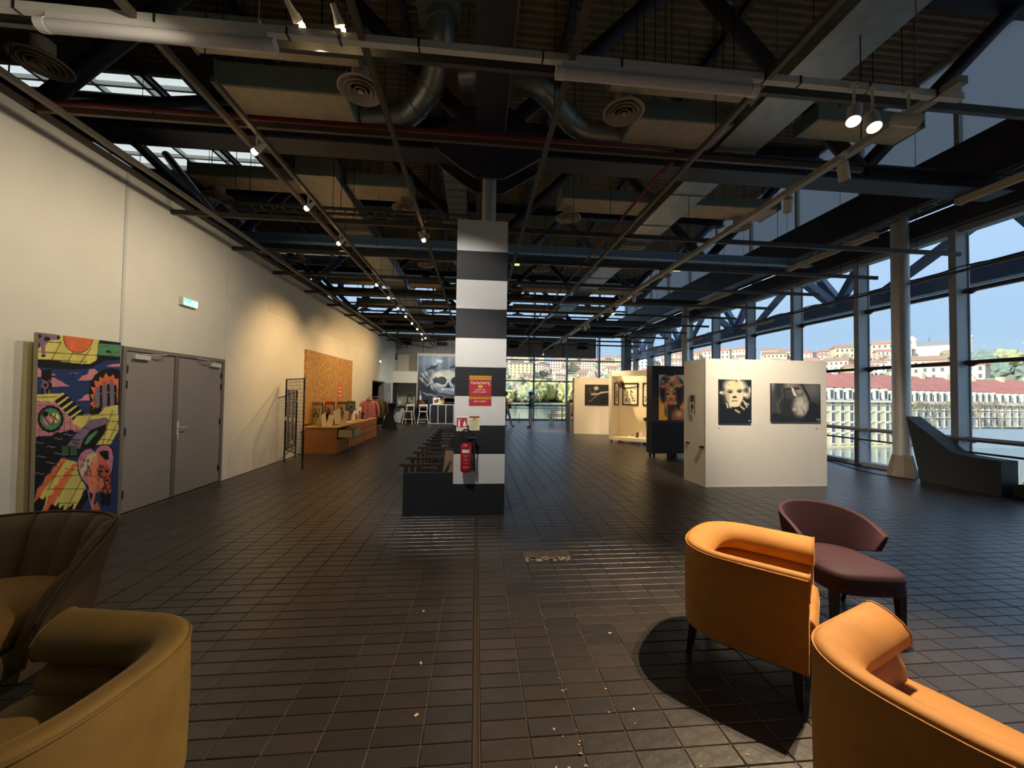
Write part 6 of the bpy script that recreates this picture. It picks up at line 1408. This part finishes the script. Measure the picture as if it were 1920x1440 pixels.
def hand(wr, d, up, sp, r=0.010):
    """five finger chains from a wrist; d = direction of the hand, sp = spread direction"""
    wr, d, up, sp = Vector(wr), Vector(d).normalized(), Vector(up).normalized(), Vector(sp).normalized()
    palm = wr+d*0.075; ch = [[(*wr, 0.024), (*palm, 0.028)]]
    for k, (off, L) in enumerate(((-0.030, 0.072), (-0.010, 0.082), (0.010, 0.078), (0.029, 0.060))):
        b = palm+sp*off*0.8; m = palm+sp*off+d*(L*0.5)+up*-0.006; t_ = palm+sp*off*1.05+d*L*0.85+up*-0.03
        ch.append([(*palm, 0.028), (*b.lerp(m, 0.4), 0.011), (*m, 0.010), (*t_, 0.008)])
    th = wr+d*0.03; ch.append([(*wr, 0.024), (*(th-sp*0.035), 0.012), (*(th-sp*0.055+d*0.03), 0.010), (*(th-sp*0.05+d*0.055), 0.008)])
    return ch
def person(loc, rz, lab, joints, hands, mats, zone, head, nm='person', hairf=None):
    """local frame: facing +y, feet on z=0"""
    t = T(nm, lab, 'person', loc, rz)
    me = grow(joints, 'body')
    for m in mats: me.materials.append(m)
    idx = [zone(p.center) for p in me.polygons]; me.polygons.foreach_set('material_index', idx); me.update()
    body = link('body', me, t)
    for h in hands:
        hm = grow(h, 'hand'); hm.materials.append(M_skin); 
        bm = bmesh.new(); bm.from_mesh(hm); bm.free(); link('hand', hm, t)
    # head
    hx, hy, hz, tilt = head
    V = []; F = []; n = 18; m_ = 14
    for i in range(m_+1):
        ph = math.pi*i/m_
        for j in range(n):
            a = 2*math.pi*j/n; x = 0.074*math.sin(ph)*math.cos(a); y = 0.092*math.sin(ph)*math.sin(a); z = 0.115*math.cos(ph)
            if z < -0.02: x *= 1-0.35*(-z-0.02)/0.1; y = y*(1-0.12*(-z-0.02)/0.1)+0.01*(-z-0.02)/0.1
            if y > 0.06 and abs(x) < 0.02 and -0.035 < z < 0.015: y += 0.018*(1-abs(x)/0.02)
            if y > 0.05 and 0.012 < abs(x) < 0.045 and -0.005 < z < 0.03: y -= 0.007
            V.append((x, y, z))
    for i in range(m_):
        for j in range(n): F.append((i*n+j, i*n+(j+1) % n, (i+1)*n+(j+1) % n, (i+1)*n+j))
    hb = MB().add(V, F)
    for s in (-1, 1): hb.lathe([(0.004,-0.028),(0.012,-0.018),(0.014,0.0),(0.012,0.02),(0.004,0.028)], (s*0.076,-0.005,0.0), 8)
    ho = hb.build('head', M_skin, t, smooth=80, loc=(hx, hy, hz)); ho.rotation_euler = (tilt, 0, 0)
    fb = MB()
    for s in (-1, 1): fb.lathe([(0.002,-0.004),(0.009,-0.002),(0.009,0.002),(0.002,0.004)], (s*0.03,0.082,0.012), 8)
    fb.box(-0.022,0.022,0.082,0.092,-0.054,-0.048); fb.build('eyes_and_mouth', mat('face_dark', S(90,44,40), 0.6), ho)
    # hair cap
    V = []; F = []; n = 18
    for i in range(9):
        ph = math.pi*0.60*i/8
        for j in range(n):
            a = 2*math.pi*j/n; y = 0.106*math.sin(ph)*math.sin(a)-0.008; x = 0.088*math.sin(ph)*math.cos(a); z = 0.128*math.cos(ph)
            if y > 0.035 and z < 0.075: y = 0.035+(y-0.035)*0.25; z = max(z, 0.062)
            V.append((x, y, z))
    for i in range(8):
        for j in range(n): F.append((i*n+j, i*n+(j+1) % n, (i+1)*n+(j+1) % n, (i+1)*n+j))
    MB().add(V, F).build('hair', M_hair, ho, smooth=80)
    if hairf: hairf(ho)
    return t
# standing person in green, facing left (towards -x), holding a phone
def ztop(c):
    if c.z < 0.085: return 3
    if c.z < 0.93: return 1
    if c.z > 1.45 and abs(c.x) < 0.08: return 2
    return 0
J = [[(0,0,0.95,0.125),(0,-0.01,1.08,0.115),(0,-0.02,1.22,0.125),(0,-0.02,1.36,0.12),(0,-0.01,1.44,0.06),(0,0.0,1.52,0.05)],
     [(0,0,0.95,0.125),(0.085,0.0,0.88,0.09),(0.095,0.03,0.48,0.058),(0.10,-0.03,0.10,0.04),(0.10,0.03,0.045,0.04),(0.105,0.13,0.03,0.032)],
     [(0,0,0.95,0.125),(-0.085,0.0,0.88,0.09),(-0.09,0.05,0.48,0.058),(-0.09,0.02,0.10,0.04),(-0.09,0.08,0.045,0.04),(-0.09,0.18,0.03,0.032)],
     [(0,-0.02,1.36,0.12),(0.165,-0.03,1.37,0.062),(0.20,-0.08,1.10,0.048),(0.13,0.15,1.04,0.034)],
     [(0,-0.02,1.36,0.12),(-0.165,-0.03,1.37,0.062),(-0.20,-0.06,1.10,0.048),(-0.12,0.17,1.12,0.034)]]
H_ = [hand((0.13,0.15,1.04), (-0.3,1,0.1), (0,0,1), (1,0.2,0)), hand((-0.12,0.17,1.12), (0.2,1,0.4), (0,-0.2,1), (1,0,0))]
def pony(ho):
    MB().path([(0,-0.09,0.04),(0,-0.15,0.05),(0,-0.19,0.01),(0,-0.20,-0.05)], 0.03, 8, rfun=lambda k: (0.02,0.034,0.03,0.012)[k]).build('ponytail', M_hair, ho, smooth=80)
    MB().lathe([(0.094,0.045),(0.100,0.07),(0.085,0.11),(0.04,0.135),(0.01,0.14)], n=18).build('cap', M_jg, ho, smooth=60)
person((2.62, 18.3, 0), R(78), 'standing person in a dark green jacket, jeans and cap, looking at a phone', J, H_, [M_jg, M_jean, M_skin, M_shoe], ztop, (0, 0.02, 1.60, R(-8)), hairf=pony)
c, s = math.cos(R(78)), math.sin(R(78)); px, py = -0.02, 0.29
t = MB().box(-0.036, 0.036, -0.005, 0.005, -0.07, 0.07).build('phone', M_blk2, None, loc=(2.62+px*c-py*s, 18.3+px*s+py*c, 1.20), rot=(R(-35), 0, R(78))); tag(t, 'dark phone held up by the person in green', 'phone')
# second person leaning by the pillar, partly hidden
J = [[(0,0,0.96,0.125),(0,-0.03,1.08,0.112),(0,-0.07,1.22,0.12),(0,-0.10,1.36,0.118),(0,-0.10,1.44,0.06),(0,-0.08,1.53,0.05)],
     [(0,0,0.96,0.125),(0.085,0.0,0.88,0.09),(0.10,0.13,0.48,0.058),(0.10,0.22,0.10,0.04),(0.10,0.28,0.045,0.04),(0.10,0.38,0.03,0.032)],
     [(0,0,0.96,0.125),(-0.085,0.0,0.88,0.09),(-0.09,-0.02,0.48,0.058),(-0.09,-0.10,0.10,0.04),(-0.09,-0.04,0.045,0.04),(-0.09,0.06,0.03,0.032)],
     [(0,-0.10,1.36,0.118),(0.165,-0.10,1.37,0.06),(0.21,-0.05,1.12,0.046),(0.10,0.13,1.10,0.034)],
     [(0,-0.10,1.36,0.118),(-0.165,-0.10,1.37,0.06),(-0.21,-0.06,1.12,0.046),(-0.08,0.13,1.16,0.034)]]
H_ = [hand((0.10,0.13,1.10), (-0.7,0.6,0.1), (0,0,1), (0.5,0.5,0)), hand((-0.08,0.13,1.16), (0.7,0.5,0), (0,0,1), (0.5,-0.5,0))]
person((1.50, 18.75, 0), R(-78), 'person in a pale patterned blouse and jeans leaning half behind the pillar', J, H_, [M_lite, M_jean, M_skin, M_shoe], ztop, (0, -0.06, 1.62, R(-3)))
c, s = math.cos(R(-78)), math.sin(R(-78))
b = MB().box(-0.14, 0.14, -0.05, 0.05, -0.09, 0.09).path([(-0.12,0,0.08),(-0.14,-0.08,0.25),(0,-0.25,0.42)], 0.008, 5).build('shoulder_bag', M_rubber, None, loc=(1.50+0.14*s*-1+0.0, 18.75+0.14*c, 0.98), rot=R(-78)); tag(b, 'black shoulder bag worn by the person in the pale blouse', 'bag')
# seated person at the picnic table
J = [[(0,0,0.55,0.13),(0,-0.01,0.68,0.12),(0,0.0,0.82,0.125),(0,0.02,0.95,0.12),(0,0.05,1.03,0.06),(0,0.08,1.10,0.05)],
     [(0,0,0.55,0.13),(0.09,0.06,0.53,0.09),(0.11,0.42,0.52,0.06),(0.11,0.45,0.10,0.04),(0.11,0.50,0.045,0.04),(0.11,0.60,0.03,0.032)],
     [(0,0,0.55,0.13),(-0.09,0.06,0.53,0.09),(-0.11,0.42,0.52,0.06),(-0.11,0.40,0.10,0.04),(-0.11,0.45,0.045,0.04),(-0.11,0.55,0.03,0.032)],
     [(0,0.02,0.95,0.12),(0.16,0.02,0.96,0.06),(0.20,0.10,0.76,0.046),(0.10,0.32,0.82,0.034)],
     [(0,0.02,0.95,0.12),(-0.16,0.02,0.96,0.06),(-0.20,0.10,0.76,0.046),(-0.08,0.32,0.82,0.034)]]
H_ = [hand((0.10,0.32,0.82), (-0.5,0.8,0), (0,0,1), (0.8,0.5,0)), hand((-0.08,0.32,0.82), (0.4,0.9,0), (0,0,1), (0.9,-0.4,0))]
def zs(c):
    if c.z < 0.085: return 3
    if c.z < 0.60: return 1
    if c.z > 1.06 and abs(c.x) < 0.08: return 2
    return 0
person((5.05, 20.2, 0.0), R(0), 'person in a coral jumper sitting on the bench at the picnic table', J, H_, [M_pink, mat('trousers_black', S(34,32,34), 0.8), M_skin, M_shoe], zs, (0, 0.11, 1.19, R(-14)))

# =================================================================== OUTSIDE
ZW = -11.0
wm = mat('river_water', S(112,134,136), 0.12, var=0.08, scale=0.4, bump=0.6, bscale=0.8)
riv = MB().box(-700, 600, 24.5, 620, ZW-0.5, ZW).build('river', wm); tag(riv, 'broad pale grey-blue river below the windows', 'river')
grd = mat('bank_earth', S(150,146,122), 0.9, var=0.2, scale=0.1)
tag(MB().box(-60, 30, -40, 24.0, ZW-1, ZW+0.5).build('ground', grd), 'ground below the hall beside the river', None, None, 'structure')
tag(MB().box(-12.2, 10.2, -5.2, 24.2, -3.2, -0.26).build('wall_base', mat('slab_edge', S(110,110,110), 0.8)), 'concrete storey below the hall floor', None, None, 'structure')
riv2 = MB().box(30, 130, -80, 24.5, ZW-0.5, ZW).build('river', wm); tag(riv2, 'stretch of river running past the right windows', 'river')
# hillside terrain
RIDGE = [(-45,20),(0,32),(4.5,34),(7,39),(9,36),(10.8,27),(13,35),(17,32),(19,34),(23,31),(28,37),(30,39),(38,34),(42,36),(45,31),(47,33),(49.5,30),(51,31),(52.6,33),(54.8,31),(55.4,21),(57,24),(58.5,17),(62,14),(105,14)]
def hs(az):
    """the valley opens towards the far window: distances grow there"""
    return float(np.interp(az, [-45, 15, 25, 105], [2.4, 2.4, 1.0, 1.0]))
def hill_h(x, y):
    az = math.degrees(math.atan2(x, y)); s = hs(az); r = math.hypot(x, y)/s
    a = np.interp(az, [p[0] for p in RIDGE], [p[1] for p in RIDGE]); top = 1.6+(a-1.6)*s
    u = float(np.clip((r-205)/(415-205), 0, 1)); u2 = 0.35*u+0.65*u*u*(3-2*u); base = ZW+0.8
    return base+(top-base)*u2+1.2*s*math.sin(x*0.05)*u*math.cos(y*0.04)*(1-u)
NA, NR = 120, 40
V = []; F = []
for j in range(NR+1):
    r = 195+(560-195)*(j/NR)**1.2
    for i in range(NA+1):
        az = R(-45+150*i/NA); x, y = r*hs(-45+150*i/NA)*math.sin(az), r*hs(-45+150*i/NA)*math.cos(az); V.append((x, y, hill_h(x, y)))
for j in range(NR):
    for i in range(NA): F.append((j*(NA+1)+i, j*(NA+1)+i+1, (j+1)*(NA+1)+i+1, (j+1)*(NA+1)+i))
hm = MB(); hm.add(V, F)
h = hm.build('hillside', mat('hill_hazed_green', S(168,164,134), 0.95, col2=S(134,138,112), scale=0.03), None, smooth=80); tag(h, 'green hillside rising behind the river and houses', 'hill')  # distance haze is put into the pale hill colours
def polar(az, r): return r*hs(az)*math.sin(R(az)), r*hs(az)*math.cos(R(az))
# houses on the hill
M_stone = [mat('house_cream', S(224,214,190), 0.85), mat('house_ochre', S(222,204,164), 0.85), mat('house_white', S(226,220,204), 0.85), mat('house_pink', S(214,190,170), 0.85)]
M_roof = [mat('roof_terracotta', S(176,134,118), 0.85), mat('roof_brown', S(160,128,112), 0.85), mat('roof_grey', S(130,130,132), 0.85)]
M_win = mat('house_window', S(84,92,104), 0.4)
def house_mesh(w, d, h, ridge, fl, nw):
    b = MB().box(-w/2, w/2, -d/2, d/2, -6, h)
    r = MB(); o_ = 0.5
    r.add([(-w/2-o_,-d/2-o_,h),(w/2+o_,-d/2-o_,h),(w/2+o_,d/2+o_,h),(-w/2-o_,d/2+o_,h),(-w/2+1.0,0,h+ridge),(w/2-1.0,0,h+ridge)], [(0,3,2,1),(0,1,5,4),(1,2,5),(2,3,4,5),(3,0,4)])
    wn = MB()
    for f in range(fl):
        for i in range(nw):
            x = -w/2+w*(i+0.5)/nw; z = h*(f+0.5)/fl; wn.box(x-0.5, x+0.5, -d/2-0.05, -d/2+0.02, z-0.8, z+0.8)
    return b, r, wn
protos = []
for k, (w, d, hh, rd, fl, nw) in enumerate(((12,9,8,2.2,3,4),(16,10,10,2.5,3,6),(9,8,6,2,2,3),(20,10,12,2.4,4,7),(14,10,16,1.8,5,5))):
    b, r, wn = house_mesh(w, d, hh, rd, fl, nw)
    protos.append((b.mesh('walls', M_stone[k % 4]), r.mesh('roof', M_roof[k % 3 if k != 2 else 0]), wn.mesh('windows', M_win)))
    protos[-1][0].materials[0] = M_stone[k % 4]
rr = random.Random(21); used = []
def put_house(k, az, r, lab, grp='houses on the hillside', sc=1.0, wm_=None):
    x, y = polar(az, r); z = hill_h(x, y); o = T('house', lab, 'house', (x, y, z-0.5), R(-az)+rr.uniform(-0.4, 0.4), grp)
    ms = protos[k]; a = link('walls', ms[0], o); 
    link('roof', ms[1], o); link('windows', ms[2], o); sc *= 1+(hs(az)-1)*0.55; o.scale = (sc, sc, sc*rr.uniform(0.85, 1.15)); return o
spots = []
for q in range(4000):
    az = rr.choice((rr.uniform(2, 23), rr.uniform(23, 55), rr.uniform(40, 55))); r = rr.uniform(225, 425)
    if az < 20 and r < 250: continue
    if 51.4 < az < 55.4 and r > 335: continue
    
    x, y = polar(az, r)
    if all((x-a)**2+(y-b)**2 > (15*hs(az))**2 for a, b in spots):
        spots.append((x, y)); kk = rr.choice((0,0,1,1,2,2,3)); wh = 'through the end window' if az < 22 else 'through the right windows, left half' if az < 42 else 'through the right windows, right half'; up = 'low on the slope' if r < 290 else 'halfway up the slope' if r < 360 else 'near the ridge'
        put_house(kk, az, r, '%s %s, seen %s' % (('cream three-storey house','ochre three-storey house','small white house','long pinkish block')[kk], up, wh), 'hillside %s %s %s' % (('cream houses','ochre houses','white houses','pinkish blocks')[kk], up, wh), sc=rr.uniform(0.75, 1.1))
    if len(spots) >= 260: break
def tower(az, r, w, h_, lab, m=0, rd=1.5, fl=7, nw=6):
    x, y = polar(az, r); z = hill_h(x, y); o = T('apartment_block', lab, 'building', (x, y, z-1), R(-az)); f_ = 1+(hs(az)-1)*0.6; o.scale = (f_, f_, f_)
    b, r_, wn = house_mesh(w, 10, h_, rd, fl, nw); b.build('walls', M_stone[m], o); r_.build('roof', M_roof[2], o); wn.build('windows', M_win, o)
tower(8.2, 400, 30, 14, 'pale yellow apartment block on the hill seen through the far window, largest', 0)
tower(13.6, 395, 26, 15, 'pale apartment block on the hill right of the largest one', 2)
tower(6.6, 300, 24, 14, 'ochre apartment block lower on the hill behind the pillar edge', 1, fl=5)
tower(24.6, 330, 10, 22, 'tall white apartment tower seen between the corner mullions', 2, nw=3, fl=8)
tower(29.6, 350, 24, 12, 'ochre villa block seen above the booth through the right windows', 1, fl=4)
# basilica on the hill
x, y = polar(53.4, 418); o = T('basilica', 'white basilica with towers and spires on top of the hill', 'church', (x, y, hill_h(x, y)+0.5), R(-53.4)); o.scale = (0.62, 0.62, 0.62)
MB().box(-22, 20, -8, 8, -3, 13).build('nave', M_stone[2], o); MB().prism([(-23,13),(21,13),(19,18),(-21,18)], lambda a, b: (a, -5, b), lambda a, b: (a, 5, b)).build('nave_roof', M_roof[2], o)
for x_ in (-22, 21):
    MB().lathe([(4.2,-3),(4.2,20),(4.8,20.5),(4.8,22),(3.0,24),(0.5,27)], (x_,-4,0), 8).build('tower', M_stone[2], o); MB().lathe([(0.5,27),(0.15,34)], (x_,-4,0), 6).build('spire', M_roof[2], o)
MB().lathe([(0.8,18),(0.7,24),(0.1,26)], (-8,0,0), 6).build('small_spire', M_roof[2], o)
# trees: on the hill and on the near bank
def crown_mesh(seed, m):
    r_ = random.Random(seed); bm = bmesh.new(); bmesh.ops.create_icosphere(bm, subdivisions=3, radius=1)
    import mathutils.noise as mn
    for v in bm.verts:
        n_ = v.co.normalized(); f = 1+0.38*mn.noise(n_*2.2+Vector((seed*7, 0, 0)))+0.22*mn.noise(n_*6+Vector((seed, 3, 0)))+0.1*mn.noise(n_*14); v.co = n_*f
        v.co.z *= 0.9
    me = bpy.data.meshes.new('crown'); bm.to_mesh(me); bm.free(); me.materials.append(m); return me
M_tr = [mat('tree_olive', S(178,178,136), 0.95, col2=S(142,148,112), scale=2.2), mat('tree_bare_brown', S(176,164,140), 0.95, col2=S(146,136,116), scale=3), mat('tree_hazed_green', S(134,152,138), 0.95, col2=S(106,124,114), scale=2.2), mat('tree_yellow_green', S(192,188,128), 0.95, col2=S(156,158,106), scale=2.2)]  # crown colours paled so they carry the haze of distance
crowns = [crown_mesh(i, M_tr[i % 4]) for i in range(8)]
trunk = MB().tube((0,0,-1.6), (0,0,0.2), 0.09, 6).mesh('trunk', mat('trunk_brown', S(92,78,64), 0.9))
def tree(x, y, z, r, k, lab, grp, sz=1.0):
    o = T('tree', lab, 'tree', (x, y, z), rr.uniform(0, 6), grp); o.scale = (r, r, r*sz)
    c_ = link('crown', crowns[k], o, (0, 0, 1.5)); link('trunk', trunk, o, (0, 0, 1.5)); return o
kn = ('olive-green bushy tree', 'bare brownish tree', 'dark evergreen tree', 'yellow-green tree')
for q in range(95):
    az = 1+21*(q+rr.random())/95; r = rr.uniform(208, 250); x, y = polar(az, r); k = rr.choice((0,1,3,4,5,7,3,2))
    tree(x, y, hill_h(x, y)-5, rr.uniform(7, 13), k, '%s in the belt along the far river bank, %s part' % (kn[k % 4], 'left' if az < 8 else 'middle' if az < 15 else 'right'), 'bank trees, %s, %s' % (kn[k % 4], 'left' if az < 8 else 'middle' if az < 15 else 'right'), rr.uniform(0.9, 1.3))
for q in range(110):
    az = rr.uniform(2, 55); r = rr.uniform(225, 425); x, y = polar(az, r); k = rr.choice((0,1,2,5,6,1,5))
    tree(x, y, hill_h(x, y)-1, rr.uniform(2.6, 4.6)*(1+(hs(az)-1)*0.6), k, '%s among the hillside houses, %s, seen %s' % (kn[k % 4], 'low on the slope' if r < 290 else 'halfway up' if r < 360 else 'near the ridge', 'through the end window' if az < 22 else 'through the right windows'), 'hillside trees, %s, %d %d' % (kn[k % 4], 0 if r < 290 else 1 if r < 360 else 2, az < 22))
for q in range(60):
    az = rr.uniform(55.2, 64); r = rr.uniform(230, 420); x, y = polar(az, r); k = rr.choice((0,2,6,1))
    tree(x, y, hill_h(x, y)-1, rr.uniform(4, 6.5), k, '%s in the wood on the far right hill, %s' % (kn[k % 4], 'lower half' if r < 320 else 'upper half'), 'wood on the right hill, %s, %s' % (kn[k % 4], 'lower' if r < 320 else 'upper'))
# quay buildings seen through the right windows ------------------------------
M_fac = [mat('quay_facade_cream', S(226,212,170), 0.85, var=0.05, scale=0.3), mat('quay_facade_grey', S(206,202,186), 0.85, var=0.05, scale=0.3)]
M_rtile = mat('quay_roof_red', S(172,112,100), 0.9, var=0.12, scale=0.5); M_slate = mat('mansard_slate', S(96,104,118), 0.8)
M_frm = mat('window_surround', S(228,220,198), 0.8); M_pane = mat('quay_window', S(72,82,92), 0.3)
def quay(p0, p1, ze, nb, lab, m, zb=ZW, fl=3, roofh=4.5):
    """facade from p0 to p1, cornice height ze"""
    p0 = Vector((*p0, 0)); p1 = Vector((*p1, 0)); L = (p1-p0).length; ang = math.atan2(p1.y-p0.y, p1.x-p0.x)
    t = T('quay_building', lab, 'building', (p0.x, p0.y, 0), ang)
    MB().box(0, L, 0, 14, zb, ze).build('facade', M_fac[m], t)
    MB().box(-0.3, L+0.3, -0.7, 0.2, ze-0.5, ze+0.1).box(-0.1, L+0.1, -0.25, 0.1, ze-1.2, ze-1.0).build('cornice', M_frm, t)
    MB().prism([(0,ze),(0.3,ze),(1.6,ze+3.4),(12.4,ze+3.4),(14,ze)], lambda a, b: (0, a, b), lambda a, b: (L, a, b)).build('mansard', M_slate, t)
    MB().prism([(1.2,ze+3.4),(7,ze+3.4+roofh),(12.8,ze+3.4)], lambda a, b: (0, a, b), lambda a, b: (L, a, b)).build('tiled_roof', M_rtile, t)
    step = L/nb; H = (ze-zb)/ (fl+0.4)
    sur = MB().box(-0.62, 0.62, -0.14, 0.02, -1.25, 1.35).box(-0.8, 0.8, -0.3, 0.0, 1.35, 1.6).box(-0.75, 0.75, -0.25, 0, -1.4, -1.25).mesh('window_surround', M_frm)
    pan = MB().box(-0.42, -0.05, -0.16, -0.13, -1.05, 1.15).box(0.05, 0.42, -0.16, -0.13, -1.05, 1.15).mesh('window', M_pane)
    dor = MB().box(-0.8, 0.8, 0.0, 2.0, 0.2, 2.6).prism([(-0.95,2.6),(0.95,2.6),(0.5,3.1),(0,3.25),(-0.5,3.1)], lambda a, b: (a, -0.1, b), lambda a, b: (a, 2.0, b)).mesh('dormer', M_frm)
    for i in range(nb):
        x = step*(i+0.5)
        d_ = link('dormer', dor, t, (x, 0.15, ze)); link('window', pan, d_, (0, 0.12, 1.45))
        for f in range(fl):
            s_ = link('window_surround', sur, t, (x, 0, ze-H*(f+0.62))); link('window', pan, s_)
    for f in range(1, fl):
        MB().box(0, L, -0.2, 0.05, ze-H*f-0.1, ze-H*f+0.1).build('string_course', M_frm, t)
    for i in range(0, nb, 4):
        MB().box(step*i+0.4, step*i+2.0, 6, 7.4, ze+3.4, ze+4.4+roofh).build('chimney', M_fac[1-m], t)
    return t
quay((64,88.5), (111,93.4), 1.2, 16, 'cream quay building with red roof beside the portrait stand', 0, fl=4)
quay((111.6,93.6), (158,102.5), 0.8, 16, 'long grey-cream quay building with a red roof behind the steel post', 1, fl=3, zb=-6.5)
quay((158.6,102.7), (236,112), 0.6, 24, 'farthest quay building at the right edge of the view', 1, fl=3, zb=-6.5)
tag(MB().box(111.8, 290, 90.6, 91.6, ZW-0.5, -6.0).build('quay_wall', mat('quay_stone_blue', S(150,164,172), 0.8, var=0.04, scale=0.2)), 'long pale blue-grey quay wall below the right buildings', 'wall')
def bare(x, y, z, h_, lab):
    t = T('bare_tree', lab, 'tree', (x, y, z), 0, 'leafless quay trees'); r_ = random.Random(int(x*7)); mb = MB(); mb.tube((0,0,0), (0,0,h_*0.35), 0.22, 6, 0.16)
    def br_(p, d, L, r, dep):
        q = p+d*L; mb.tube(p, q, r, 4, r*0.6, cap=False)
        if dep:
            for _ in range(3):
                nd = (d+Vector((r_.uniform(-.8,.8), r_.uniform(-.8,.8), r_.uniform(-.1,.6)))).normalized(); br_(q, nd, L*0.72, r*0.6, dep-1)
    for _ in range(4): br_(Vector((0,0,h_*0.35)), Vector((r_.uniform(-.7,.7), r_.uniform(-.7,.7), 1)).normalized(), h_*0.24, 0.13, 4)
    mb.build('branches', mat('bark_grey', S(150,138,116), 0.9), t)
for k in range(14):
    x = 114+k*8.5; y = 94+k*0.9; bare(x, y-2.2, -6.2, 8.0, 'leafless tree on the quay in front of the buildings')
# a small cloud puffs are left to the sky
